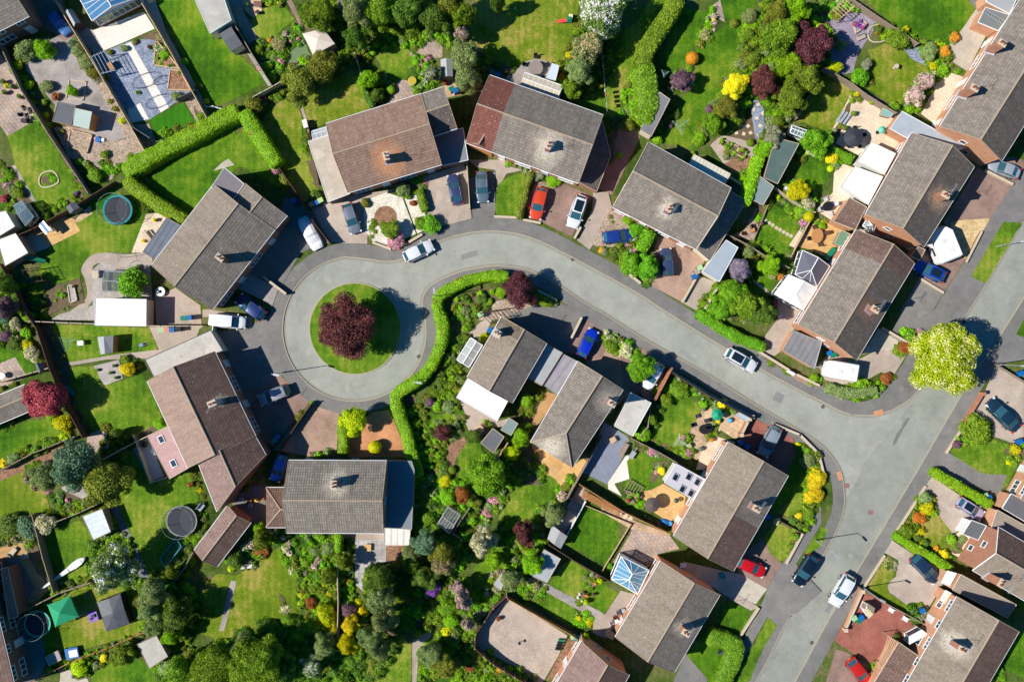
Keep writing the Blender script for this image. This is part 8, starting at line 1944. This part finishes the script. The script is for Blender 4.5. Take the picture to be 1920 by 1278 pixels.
canopy([(930,515),(1150,430),(1240,720),(1020,795)],1.7,.12,plain('black_vinyl',C(62,66,76),.3,.5,2.5,spec=.6),'black vinyl pool shelter on the bottom left lawn',walls=plain('black_vinyl_wall',C(50,52,58),.5))
T('A2')
canopy([(710,270),(880,225),(970,350),(800,450)],2.2,.45,plain('cream_canvas',C(226,212,200),.8,.05),'cream canvas gazebo roof below the bright leafy tree',walls=TIMBG)
T('A3')
chairs((870,545),1.5,5,BLK,'black garden chair around the round table on the brick circle');table((870,545),.95,.95,plain('taupe_top',C(150,136,128),.6),'round table on the brick circle patio')
s=at((1140,165),'toy_slide','small plastic play slide with red chute on the big lawn','slide',.8,3.1);m=MB();m.box((.9,0,.45),(1.3,.45,.05),REDP,0,Matrix.Rotation(.5,4,'Y'));m.build('chute',s);m=MB();m.box((0,0,.8),(.7,.6,.08),GRN);m.box((0,0,1.3),(.5,.5,.3),GRN);m.build('platform',s);m=MB();m.box((-.15,-.5,.4),(.5,.7,.5),plain('cream_plastic',C(240,226,190),.5));m.build('base',s)
s=at((1415,600),'washing_line','clothes line with dark garments hung across the lawn','washing line',2.1,-1.48);m=MB();m.bar((-4.6,0,2.1),(4.6,0,2.1),.012,WHT,4);m.build('line',s)
for x in(-4.6,4.6):m=MB();m.bar((x,0,0),(x,0,2.15),.04,STL,6);m.build('post',s)
for k,(x,wd,hh) in enumerate(((-2.6,.5,.6),(-.9,.9,.8),(.9,.9,.8),(1.9,.35,.8),(2.5,.4,.7),(3.1,.4,.7),(3.7,.45,.5))):m=MB();m.box((x,0,2.08-hh/2),(wd,.05,hh),(REDP,NAVYM:=plain('navy_cloth',C(40,44,80),.9),STL,WHTC)[k%4]);m.build('garment',s)
bin_((570,600),BLU,BLU,'blue lidded wheelie bin behind the red roof');bin_((525,580),GRN,GRN,'green wheelie bin behind the red roof')
bin_((230,725),BLU,BLU,'blue wheelie bin beside the garden shed end');bin_((200,710),GRN,GRN,'green wheelie bin beside the garden shed end');pot((150,665),22,'rust','terracotta pot by the bins at the brown house')
T('A2')
table((1590,655),.5,.5,STONE,'round stone fire bowl table on the crazy paving');o=at((1590,650),'water_bowl','yellow planted bowl on the stone circle','planter',.8);m=MB();m.lathe((0,0,.74),[(.4,0),(.55,.2),(.5,.22)],plain('brass',C(196,176,60),.5));m.build('bowl',o)
pot((275,40),14,'dark','small dark pot on the buff slabs');pot((355,100),17,'plum','plum leaved pot on the round buff paving');table((355,35),.5,.35,BRKD,'small brown table on the buff slabs',round_=False)
s=at((735,990),'storage_box','white twin topped unit beside the narrow path','storage box',.8,-1.3);m=MB();m.box((0,0,.4),(1.1,.55,.8),STONE);m.build('body',s);m=MB();m.box((-.28,0,.84),(.5,.6,.08),WHT);m.box((.28,0,.84),(.5,.6,.08),WHT);m.build('lid',s)
T('A1')
s=at((885,530),'lounge_chair','orange cushioned chair under the metal pergola','chair',.5,-.9);m=MB();m.box((0,0,.42),(1.1,.7,.12),TIMB);m.build('cushion',s);m=MB();m.box((0,.38,.65),(1.1,.1,.45),TIMBD);m.build('backrest',s)
for lb,(cx,cy,a,b) in(('upper dark wire hoop on the slate chippings',(1170,640,2.1,.9)),('right hand dark wire hoop on the slate chippings',(1295,640,1.3,.5)),('lower dark wire hoop on the slate chippings',(1270,810,1.9,.8))):
 s=at((cx,cy),'wire_hoop',lb,'garden hoop',.2,.35)
 for rr in(1,.9):m=MB();P=[Vector((a*rr*math.cos(t*.3927),b*rr*math.sin(t*.3927),.12)) for t in range(17)];[m.bar(u,v,.018,plain('violet_metal',C(60,56,96),.5),5) for u,v in zip(P,P[1:])];m.build('ring',s)
chairs((210,905),.6,4,BLK,'black garden chair on the mixed slab patio');block('dark storage crate on the mixed slab patio',(195,965),(.8,.5,.5),BLK,'storage_box','storage box',-.1)
for k,(px,py,lb) in enumerate(((30,655,'first'),(95,695,'second'),(35,740,'third'),(160,775,'fourth'),(55,690,'fifth'))):pot((px,py),20,('dark','sage','olive','dark','gold')[k],lb+' potted shrub from the top of the slab patio')
s=at((785,1115),'paddling_float','blue and white inflatable float on the chippings','inflatable',.3,-.6);m=MB();m.lathe((0,0,0),[(.3,0),(.4,.15),(.3,.3)],BLU,12,rx=1.3);m.lathe((.5,.3,0),[(.2,0),(.28,.12),(.2,.24)],WHT,12);m.build('tube',s);m=MB();m.lathe((-.4,-.1,.05),[(.12,0),(.2,.1),(.1,.22)],plain('pink_vinyl',C(250,180,190),.4));m.build('cushion',s)
T('B1')
airer((960,770),'spread metal rotary airer on the curved path',.9,.1,STL)
s=at((360,540),'play_pod','white and blue striped swing seat canopy on the buff patio','swing seat',1.6,-.9);m=MB();m.box((0,0,1.6),(1.5,1.0,.06),WHT,0,Matrix.Rotation(.2,4,'X'));m.box((0,0,1.66),(1.5,.35,.04),BLU,0,Matrix.Rotation(.2,4,'X'));m.build('canopy',s);m=MB();m.box((0,.2,.5),(1.3,.5,.1),STONE);m.build('seat',s)
for x in(-.7,.7):m=MB();m.bar((x,-.5,0),(x,0,1.6),.03,STL,5);m.bar((x,.6,0),(x,0,1.6),.03,STL,5);m.build('leg',s)
s=at((265,785),'garden_slide','long green slide from the climbing frame','slide',.9,2.85-3.14);m=MB();m.box((0.2,0,.85),(2.6,.5,.06),GRN,0,Matrix.Rotation(.35,4,'Y'));m.box((.2,.26,.93),(2.6,.05,.16),GRN,0,Matrix.Rotation(.35,4,'Y'));m.box((.2,-.26,.93),(2.6,.05,.16),GRN,0,Matrix.Rotation(.35,4,'Y'));m.build('chute',s);m=MB();m.box((-1.5,0,1.3),(1,1,.08),TIMBG);m.build('platform',s)
for x in(-2,-1):
 for y in(-.45,.45):m=MB();m.bar((x,y,0),(x,y,1.9),.04,TIMBG,5);m.build('post',s)
pergola([(180,880),(290,860),(345,960),(230,980)],'timber swing frame beside the green slide',2.0,TIMBD,3,'swing_frame','swing frame')
for p,lb in(((1235,480),'yellow flower pot on the right patio'),((1150,645),'yellow pot by the white bench')):pot(p,16,'yellow',lb)
bench((1175,610),-.9,'white garden bench beside the dark lean-to',STONE,1.6);s=at((1280,1050),'chrome_planter','round chrome planter by the house corner','planter',.6);m=MB();m.lathe((0,0,0),[(.45,0),(.65,.4),(.6,.45)],STL,16);m.build('bowl',s);m=MB();m.lathe((0,0,.3),[(.5,0),(.2,.15)],WHTC,12);m.build('stones',s)
raised_bed([(540,1000),(590,1000),(615,1120),(560,1140)],MIXG,'long net covered trough in the vegetable plot',STONE,.3,.1,GGRAV);table((760,915),.4,.5,STONE,'square slab table on the path',round_=False)
E_=edging([(470,160),(440,100),(390,90),(330,120),(315,180),(340,215),(400,215),(455,190)],STONE,.16,.15,True,True,'bed_edging');bed([(440,120),(390,105),(335,140),(335,190),(400,200),(445,170)],MIXR,.3,fill=.6)
for p,b,l,lb in(((1465,1262),GRN,GRN,'green bin beside the blue bin near the white garage'),((1510,1258),BLU,BLU,'blue bin near the white garage')):bin_(p,b,l,lb,0)
T('C1')
bin_((1290,165),GRN,plain('mint_lid',C(170,210,160),.5),'mint green lidded bin below the white capped fence',0);bin_((1330,163),BRN,plain('salmon_lid',C(226,140,110),.5),'salmon lidded bin below the white capped fence',0);bin_((1372,163),BLU,BLU,'blue lidded bin below the white capped fence',0);bin_((1425,155),BLK,BLK,'black bin below the white capped fence',0)
airer((540,265),'green rotary airer on the striped lawn',1.2,.3);table((643,268),.4,.3,WHT,'small white table on the striped lawn',round_=False);s=at((1130,285),'lawn_mower','small blue wheeled lawn mower on the striped lawn','lawn mower',.4,.3);m=MB();m.box((0,0,.3),(.5,.4,.3),plain('mower_blue',C(110,150,180),.4));m.build('body',s);m=MB();m.bar((.2,.15,.4),(1,.15,.9),.02,STL,5);m.bar((.2,-.15,.4),(1,-.15,.9),.02,STL,5);m.build('handle',s)
for x in(-.2,.2):
 for y in(-.2,.2):m=MB();m.bar((x,y-.03,.1),(x,y+.03,.1),.1,RUB,8);m.build('wheel',s)
s=at((563,642),'garden_slide','teal plastic slide lying in the fence shade','slide',.3,-.8);m=MB();m.box((0,0,.25),(1.7,.45,.06),TEAL);m.box((0,.24,.32),(1.7,.05,.16),TEAL);m.box((0,-.24,.32),(1.7,.05,.16),TEAL);m.build('chute',s);m=MB();m.bar((-.7,.2,0),(-.7,.2,.3),.03,TEAL,5);m.bar((-.7,-.2,0),(-.7,-.2,.3),.03,TEAL,5);m.build('leg',s)
table((10,530),.5,.4,STL,'metal table on the patchwork slabs at the left edge')
for k,p in enumerate(((910,450),(785,483),(885,505),(930,545))):s=at(p,'stone_planter','small dark tufted planter on the gravel garden','planter',.3,0,'dark tufted planters on the gravel');m=MB();m.lathe((0,0,0),[(.14,0),(.2,.2)],BLK,10);m.build('pot',s);f=bpy.data.objects.new('foliage',proto('small',k));COL.objects.link(f);f.parent=s;f.location=(0,0,.3);f.scale=(.25,.25,.2);setmat(f,LEAF['dark'])
T('D1')
s=at((1362,1005),'football_goal','blue framed football goal lying on the shaded lawn','goal',.8,.92);fm=plain('goal_blue',C(90,180,220),.5);m=MB()
for a,b in(((-1.7,-.7,1.2),(1.7,-.7,1.2)),((-1.7,-.7,1.2),(-1.7,-.7,0)),((1.7,-.7,1.2),(1.7,-.7,0)),((-1.7,.7,.05),(1.7,.7,.05)),((-1.7,-.7,1.2),(-1.7,.7,.05)),((1.7,-.7,1.2),(1.7,.7,.05))):m.bar(a,b,.045,fm,6)
m.build('frame',s);m=MB();m.face([(-1.7,-.7,1.2),(1.7,-.7,1.2),(1.7,.7,.05),(-1.7,.7,.05)],glass('goal_net',C(40,90,90),.9,.25));m.build('net',s)
pot((1520,460),24,'rust','brown leaved pot at the top of the trampoline lawn');s=at((1605,640),'outdoor_chair','grey garden seat beside the trampoline','seat',.5,.9);m=MB();m.box((0,0,.4),(1,.6,.1),FELTB);m.build('seat',s);m=MB();m.box((0,.3,.65),(1,.08,.4),FELTB);m.build('backrest',s)
for lb,p,rz in(('white sun lounger on the timber patio',(100,1000),.9),('pale armchair on the timber patio',(205,1028),.2)):
 s=at(p,'sun_lounger',lb,'lounger',.4,rz);m=MB();m.box((0,0,.35),(1.3 if rz>.5 else .7,.6,.1),STONE);m.build('seat',s);m=MB();m.box((-.5 if rz>.5 else -.3,0,.5),(.1,.6,.35),TIMBG);m.build('backrest',s)
s=at((1150,140),'deck_chair_set','dark covered barbecue on the shaded deck','barbecue',.8);m=MB();m.lathe((0,0,.2),[(.35,0),(.42,.4),(.2,.65)],BLK,12);m.build('cover',s);m=MB();m.box((0,0,.1),(.5,.4,.2),BLK);m.build('base',s)
patch('deck',plain('grey_blue_deck',C(170,176,190),.8,.1),[(1060,150),(1190,80),(1310,400),(1195,435)])
T('E1')
s=at((890,650),'toy_table','purple play table with dark toys beside the pool shelter','play table',.5,.3);m=MB();m.box((0,0,.35),(1.2,1.3,.06),PURP);m.build('table_top',s);m=MB();m.lathe((.1,.1,.38),[(.2,0),(.25,.2)],BLK,10);m.lathe((-.3,-.2,.38),[(.14,0),(.16,.15)],BLK,10);m.build('toy',s)
for x in(-.5,.5):
 for y in(-.5,.5):m=MB();m.bar((x,y,0),(x,y,.35),.03,PURP,4);m.build('leg',s)
s=at((690,1000),'sand_table','blue and white play table by the crossed timber fence','play table',.6,.2);m=MB();m.box((0,0,.5),(1.7,1.4,.12),BLU);m.build('tray',s);m=MB();m.box((.2,-.05,.58),(1.1,.9,.05),WHT);m.build('lid',s)
for x in(-.7,.7):
 for y in(-.6,.6):m=MB();m.bar((x,y,0),(x,y,.5),.04,BLU,4);m.build('leg',s)
s=at((560,270),'feather_flag','long white and red feather flag lying over the lawn','flag',.5,.62);F_=[(-2.6,.1,REDP),(-1.9,.3,WHTC),(-1.1,.3,WHTC),(-.9,.25,REDP),(-.3,.35,WHTC),(.6,.45,plain('pale_blue_cloth',C(200,226,234),.7)),(1.6,.6,WHTC),(2.6,.9,WHTC),(3.6,.8,WHTC),(4.2,.2,WHTC)]
for k,((x0,w0,m0),(x1,w1,m1)) in enumerate(zip(F_,F_[1:])):m=MB();m.face([(x0,-w0/2,.5),(x1,-w1/2,.5+.1*(k%2)),(x1,w1/2,.62),(x0,w0/2,.6)],m1);m.face([(x0,w0/2,.6),(x1,w1/2,.62),(x1,-w1/2,.3),(x0,-w0/2,.3)],m1);m.build('cloth',s)
m=MB();m.bar((-2.8,0,.45),(4.3,.1,.45),.03,STL,6);m.build('pole',s)
T('D2')
bench((350,985),.1,'white garden bench under the dark shrub',WHT,1.5);s=at((690,880),'fountain','small stone fountain in the round planting bed','fountain',.5);m=MB();m.lathe((0,0,0),[(.35,0),(.3,.35),(.4,.4)],STONE,14);m.build('basin',s);m=MB();m.lathe((0,0,.4),[(.12,0),(.08,.3)],STONE,8);m.build('pedestal',s);table((1318,835),.45,.45,SANDP,'square buff table on the grey slab patio',round_=False,h=.4)
for k,(p,cc,lb) in enumerate((((310,455),STL,'silver toy by the dark yard wall'),((375,460),TERR,'orange pot by the dark yard wall'),((430,455),plain('yellow_toy',C(240,200,40),.5),'yellow ride-on toy in the dark yard'),((475,445),TERR,'second orange pot in the dark yard'),((380,500),STL,'metal bucket in the dark yard'))):s=at(p,'plant_tub',lb,'tub',.4);m=MB();m.lathe((0,0,0),[(.2,0),(.28,.3),(.26,.32)],cc,12);m.build('tub',s);m=MB();m.lathe((0,0,.28),[(.2,0),(.08,.08)],SOIL,8);m.build('soil',s)
T('C3')
for k in range(3):pass
table((590,955),.6,.5,TIMBY,'round timber table in the seating circle');bench((625,955),-1.4,'plum coloured bench in the seating circle',plain('plum_bench',C(150,96,100),.7),1.6);bin_((680,165),BLU,BLU,'bright blue lidded barrel by the inner house gable');bin_((600,40),GRN,plain('mint_lid',C(170,210,160),.5),'mint box beside the dark pergola')
T('C2')
bin_((575,1045),TEAL,TEAL,'teal bin at the dark drive corner');bin_((600,1015),BLU,BLU,'blue bin at the dark drive corner');pot((880,745),18,'bright','bright potted bush on the fence end by the footway');pot((700,930),9,'sage','small pale pot halfway along the drive fence')
T('B2')
bin_((783,355),BRN,TIMBG,'grey lidded bin, left of three by the garage');bin_((825,340),BLU,BLU,'blue lidded bin, middle of three by the garage');bin_((855,322),GRN,plain('lime_lid',C(190,220,140),.5),'lime lidded bin, right of three by the garage');bin_((645,325),BLU,BLU,'blue bin in the deep shade behind the fence')
T('B3')
for k,p in enumerate(((705,45),(750,58),(795,75))):pot(p,17,'sage',('left','middle','right')[k]+' stone pot of three below the house front',STONE)
T('B4')
bin_((478,860),GRN,plain('mint_lid',C(170,210,160),.5),'mint lidded bin above the pale box on the pink drive');bin_((455,893),BRN,plain('taupe_lid',C(176,160,154),.7),'taupe lidded bin in the middle of the pink drive edge');bin_((435,930),BLU,BLU,'blue bin on the tan wall of the pink drive')
s=at((1170,225),'gazing_ball','silver mirror ball on a timber stand','garden ball',.8);m=MB();m.lathe((0,0,.45),[(.05,0),(.28,.12),(.36,.36),(.28,.6),(.05,.72)],STL,16);m.build('ball',s);m=MB();m.lathe((0,0,0),[(.3,0),(.2,.45)],TIMB,10);m.build('stand',s)
table((1415,605),.75,.95,TIMB,'oval timber table on the buff patio',rz=-.2);chairs((1415,605),1.15,4,TIMBD,'dark chair around the oval timber table');chairs((855,575),.6,2,TIMB,'orange timber armchair on the gravel patio');chairs((925,520),.5,2,BRN,'brown garden chair beside the lawn steps');block('green storage box on the buff patio edge',(1535,730),(1.0,.6,.6),GRN,'storage_box','storage box',.9);block('second small green storage box on the buff patio edge',(1500,775),(.8,.6,.6),GRN,'storage_box','storage box',.9)
table((1500,370),.75,.6,BLK,'black oval table by the trellis fence',rz=.4);chairs((1500,370),.95,4,plain('pale_cushion',C(220,220,224),.7),'white cushioned chair around the black oval table')
for k,(x,y) in enumerate(((1003,488),(1032,503),(1060,520),(1090,542),(1118,558),(1148,575),(1176,592),(1205,606))):
 q=W((x,y));m=MB();m.lathe((q.x,q.y,.1),[(.24,0),(.24,.035)],STONE,14);o=m.build('stepping_stone');tag(o,'round pale stepping stone crossing the small square lawn','stepping stone','round stepping stones across the lawn')
T('A4')
for k,(x,y) in enumerate(((965,795),(942,835),(905,875),(980,905),(932,945),(958,1005),(950,1080),(815,1008),(862,1008),(770,1062),(828,1070),(882,1062))):
 q=W((x,y));m=MB();m.box((q.x,q.y,.13),(.42,.42,.04),FLAGP,.6+k);o=m.build('paving_square');tag(o,'square pale slab set loose in the slate path bed','paving slab','loose square slabs in the slate path bed')
airer((325,1005),'pale green rotary airer on the long lawn',1.3,.5);airer((195,590),'green clothes post by the tall hedge',.6,.2)
T('A5')
parasol((345,1095),1.25,plain('charcoal_fabric',C(60,62,70),.7,.2),'charcoal parasol open on the cream patio',n=12);chairs((345,1105),1.2,5,BLK,'black chair under the charcoal parasol');parasol((575,1035),.5,plain('mint_fabric',C(110,200,170),.6),'small mint parasol at the terrace corner',2.0)
for p,lb,pl in(((340,910),'potted shrub at the head of the cream patio','green'),((190,1050),'white pot of pale flowers by the steps','white'),((270,1025),'dark potted shrub by the grey steps','dark'),((490,820),'potted plant against the patio fence','bright'),((365,755),'yellow green shrub pot by the lawn','gold')):pot(p,20,pl,lb)
for k in range(3):q=W((235+k*25,930+k*12));m=MB();m.box((q.x,q.y,.15+k*.12),(.28,1.7,.1),FELTB,-.62);o=m.build('step');o['kind']='structure'
raised_bed([(340,190),(415,160),(450,195),(365,265)],('pinkf','violet','magenta'),'stone trough of pink and purple flowers on plum slate',STONE,.3,1,PSLATE);edging([(455,270),(480,220),(540,200),(610,240),(620,290),(580,330),(510,340),(470,320)],STONE,.14,.14,True,True,'circle_edging')
bench((400,300),.4,'low white bench on the plum slate',STONE,1.2);s=at((685,530),'bird_bath','pale stone bird bath on the dry lawn','bird bath',.8);m=MB();m.lathe((0,0,.7),[(.1,0),(.3,.1),(.28,.12)],STONE,14);m.build('bowl',s);m=MB();m.lathe((0,0,0),[(.2,0),(.09,.15),(.09,.7)],STONE,10);m.build('pedestal',s)
s=at((1470,135),'ladder','aluminium ladder lying on the grey flat roof','ladder',3.0,-.55);m=MB();m.bar((-1.6,.22,2.85),(1.6,.22,2.85),.03,STL,4);m.bar((-1.6,-.22,2.85),(1.6,-.22,2.85),.03,STL,4);m.build('side_rail',s)
for k in range(9):m=MB();m.bar((-1.5+k*.375,-.22,2.85),(-1.5+k*.375,.22,2.85),.025,STL,4);m.build('rung',s)
T('C4')
parasol((875,840),.75,plain('green_fabric',C(20,160,120),.6),'green parasol on the small paved patio',2.1);table((775,955),.8,.65,BLK,'black glass topped table beside the green parasol');parasol((775,950),.35,BLK,'closed black parasol in the glass table',2.2,8,False);chairs((730,905),.9,4,plain('charcoal_seat',C(60,60,66),.7),'charcoal garden chair on the slab patio')
s=at((972,883),'beach_ball','blue ball on the corner patio','ball',.3);m=MB();m.lathe((0,0,0),[(.05,0),(.28,.12),(.34,.33),(.28,.54),(.05,.66)],plain('sky_blue',C(50,170,220),.4),14);m.build('panel',s);m=MB();m.lathe((0,0,.64),[(.08,0),(.03,.05)],WHT,8);m.build('valve',s)
leanto('pale corner store with glazed lid on the small patio',[(1010,840),(1110,900),(1140,865),(1050,820)],1.6,1.8,plain('pale_blue_sheet',C(200,216,226),.5,.05),STONE,'garden_store','store');airer((570,1050),'white folded airer on the mown lawn',1.0,1.5,WHT)
block('tan outdoor chair on the grey decking',(40,1040),(.8,.7,.5),TIMBY,'outdoor_chair','chair',.5);block('long dark barbecue on the deck edge',(130,1120),(1.8,.5,.9),TIMBG,'barbecue','barbecue',1.05);s=at((195,1160),'garden_cart','grey metal garden cart on the rough lawn','cart',.6,1.0);m=MB();m.box((0,0,.45),(1.0,.6,.3),STL);m.build('tray',s);m=MB();m.bar((.5,0,.5),(1.1,0,.8),.03,STL,5);m.build('handle',s)
for y in(-.35,.35):m=MB();m.bar((0,y-.04,.2),(0,y+.04,.2),.2,RUB,10);m.build('wheel',s)
for p,lb,pl in(((755,800),'white edged pot by the bright bush','white'),((880,895),'yellow potted flowers by the patio wall','yellow'),((825,1040),'orange flower pot on the patio wall','orange'),((650,1085),'cream flowers in a pot by the steps','cream'),((740,1115),'small blue pot on the lower slabs','blue'),((680,1140),'dark potted bush at the lawn end','dark')):pot(p,18,pl,lb)
for p,lb in(((1060,1065),'blue bin beside the silver hatchback'),((1110,1095),'second blue bin beside the silver hatchback')):bin_(p,BLU,BLU,lb)
T('D4')
parasol((355,410),.95,plain('grey_brown_fabric',C(96,86,80),.8,.1),'dark thatched parasol on the buff patio by the extension',2.2,14);s=at((548,375),'kettle_barbecue','green domed kettle barbecue on the buff patio','barbecue',.9);m=MB();m.lathe((0,0,.5),[(.2,0),(.32,.2),(.28,.38),(.05,.5)],plain('bottle_green',C(40,70,64),.4),14);m.build('bowl',s)
for t in range(3):m=MB();m.bar((.25*math.cos(t*2.1),.25*math.sin(t*2.1),0),(.1*math.cos(t*2.1),.1*math.sin(t*2.1),.55),.02,STL,4);m.build('leg',s)
s=at((465,550),'blue_tarpaulin','crumpled blue tarpaulin heap by the orange fence','tarpaulin',.4,-.5);m=MB();m.lathe((0,0,0),[(.8,0),(.6,.3),(.25,.42)],BLU,9,ry=.5);m.build('cover',s);m=MB();m.lathe((.5,.1,0),[(.4,0),(.3,.35)],plain('light_blue_sheet',C(80,160,220),.5),7);m.build('fold',s)
for k,p in enumerate(((160,375),(200,385),(235,370),(290,500),(330,520),(395,560))):pot(p,17,('red','pink','green','dark','blue','plum')[k],('first','second','third','fourth','fifth','sixth')[k]+' pot in the shaded row beside the orange fence')
raised_bed([(150,300),(260,330),(270,350),(150,320)],('green','bright'),'narrow planted trough at the white paving edge',TIMBG,.5,1)
for k in range(4):q=W((60+k*38,460+k*22));m=MB();m.box((q.x,q.y,.14),(.5,.9,.05),FLAGP,-.55);o=m.build('step');o['kind']='structure'
bin_((915,975),TEAL,TEAL,'teal bin in the shade between the lower houses');table((600,890),.4,.3,WHT,'small white table by the brick gable',round_=False);bin_((1275,505),BLU,BLU,'blue bin in the shadow of the front wall')
T('E4')
s=at((480,900),'weather_vane','small dark ornament on the gravel yard','ornament',.6);m=MB();m.bar((0,0,0),(0,0,.7),.03,BLK,5);m.build('stand',s);m=MB();m.lathe((0,0,.65),[(.05,0),(.2,.1),(.05,.2)],BLK,10);m.build('top',s)
pot((275,672),22,'rust','timber tub by the curved fence in the gravel yard',TIMB)
for k in range(4):block(('first','second','third','fourth')[k]+' dark trough in the row at the gravel yard end',(880-k*10,875+k*28),(.75,.25,.35),(GRN,BLK,BLK,BLK)[k],'trough','trough',-.1)
bin_((1030,855),TEAL,TEAL,'teal bin at the corner of the mauve roofed house');bin_((995,840),GRN,plain('mint_lid',C(170,210,160),.5),'mint bin at the corner of the mauve roofed house');block('timber cold frame against the grey house wall',(1345,820),(1.3,.9,.5),TIMBY,'cold_frame','cold frame',-.5)
for k,(p,cc) in enumerate((((1450,600),'blue metal'),((1420,650),'terracotta'),((1385,700),'white plastic'))):chairs(p,.35,2,(FELTB,TERR,WHT)[k],cc+' garden chair along the brick rear wall')
for k,p in enumerate(((1045,470),(1080,500),(1060,440))):s=at(p,'stone_ornament',('left','right','upper')[k]+' white stone ornament in the flower border','ornament',.5);m=MB();m.lathe((0,0,0),[(.18,0),(.1,.2),(.14,.4),(.05,.55)],WHT,10);m.build('figure',s);m=MB();m.box((0,0,.04),(.4,.4,.08),STONE);m.build('base',s)
for k,p in enumerate(((1095,420),(1125,450),(1190,440),(1210,335))):pot(p,16,('plum','orange','plum','orange')[k],('first plum','first orange','second plum','second orange')[k]+' flowering pot in the square lawn border')
T('E5')
s=at((770,990),'stone_bird_table','dark roofed bird table on the front lawn','bird table',1.3,.5);m=MB();m.box((0,.15,1.35),(.6,.35,.04),BLK,0,Matrix.Rotation(-.6,4,'X'));m.box((0,-.15,1.35),(.6,.35,.04),FELTD,0,Matrix.Rotation(.6,4,'X'));m.build('roof',s);m=MB();m.bar((0,0,0),(0,0,1.1),.05,TIMBD,6);m.build('post',s);m=MB();m.box((0,0,1.1),(.5,.4,.04),TIMB);m.build('tray',s)
T('E6')
for p,c_,lb in(((75,665),plain('mint_lid',C(170,210,160),.5),'mint bin beside the small beige shed'),((120,690),GRN,'green bin beside the small beige shed'),((143,662),BLU,'blue bin beside the small beige shed'),((728,595),BLU,'blue bin behind the fountain shaped plant')):bin_(p,c_,c_,lb)
for k,p in enumerate(((425,588),(560,672))):bench(p,-.55,('upper','lower')[k]+' small white bench along the red drive fence',WHT,.8)
s=at((690,860),'bay_window','white framed bay window against the brick corner house','bay window',2.3,-.5-1.57+1.57);
m=MB();P_=[(-1.3,-.1),(-.9,.75),(.9,.75),(1.3,-.1)]
RT=Matrix.Rotation(.99,4,'Z')
for (a,b) in zip(P_,P_[1:]):A=RT@Vector((a[0],a[1],0));B=RT@Vector((b[0],b[1],0));m.face([A,B,B+Vector((0,0,.8)),A+Vector((0,0,.8))],BRKO);m.bar(A+Vector((0,0,2.2)),B+Vector((0,0,2.2)),.09,WHT,4);m.bar(A+Vector((0,0,.82)),B+Vector((0,0,.82)),.07,WHT,4);m.bar(A,A+Vector((0,0,2.2)),.06,WHT,4);m.bar(B,B+Vector((0,0,2.2)),.06,WHT,4)
m.build('frame',s);m=MB()
for (a,b) in zip(P_,P_[1:]):A=RT@Vector((a[0],a[1],.85));B=RT@Vector((b[0],b[1],.85));m.face([A,B,B+Vector((0,0,1.35)),A+Vector((0,0,1.35))],GLS)
m.build('pane',s);m=MB();Q_=[RT@Vector((a,b,2.25)) for a,b in P_];m.face(Q_,WHT);m.build('roof',s)
T('C5')
bin_((150,348),BLU,BLU,'blue bin beside the terrace gable wall');bin_((185,362),GRN,GRN,'green bin beside the terrace gable wall');bin_((1680,510),BLU,BLU,'blue bin behind the right edge wall');bin_((1670,1055),BLU,BLU,'blue bin by the right edge lawn')
T('D5')
bin_((1425,352),BLU,BLU,'blue bin at the end of the clipped hedge');bin_((1395,335),GRN,plain('mint_lid',C(170,210,160),.5),'mint bin at the end of the clipped hedge')
flat_building('white box porch with grey roof on the gable fronted house',[(1285,530),(1405,575),(1340,690),(1215,640)],2.5,FELTD,WHT,'porch','porch')
flat_building('white flat canopy above the drive of the lower brick house',[(1095,935),(1165,955),(1110,1055),(1045,1030)],2.5,WHT,BRKO,'porch','porch')
flat_building('white bay canopy on the lower brick house front',[(1080,1090),(1170,1140),(1120,1230),(1035,1170)],2.5,plain('pale_roof',C(230,222,210),.6),BRKO,'porch','porch')
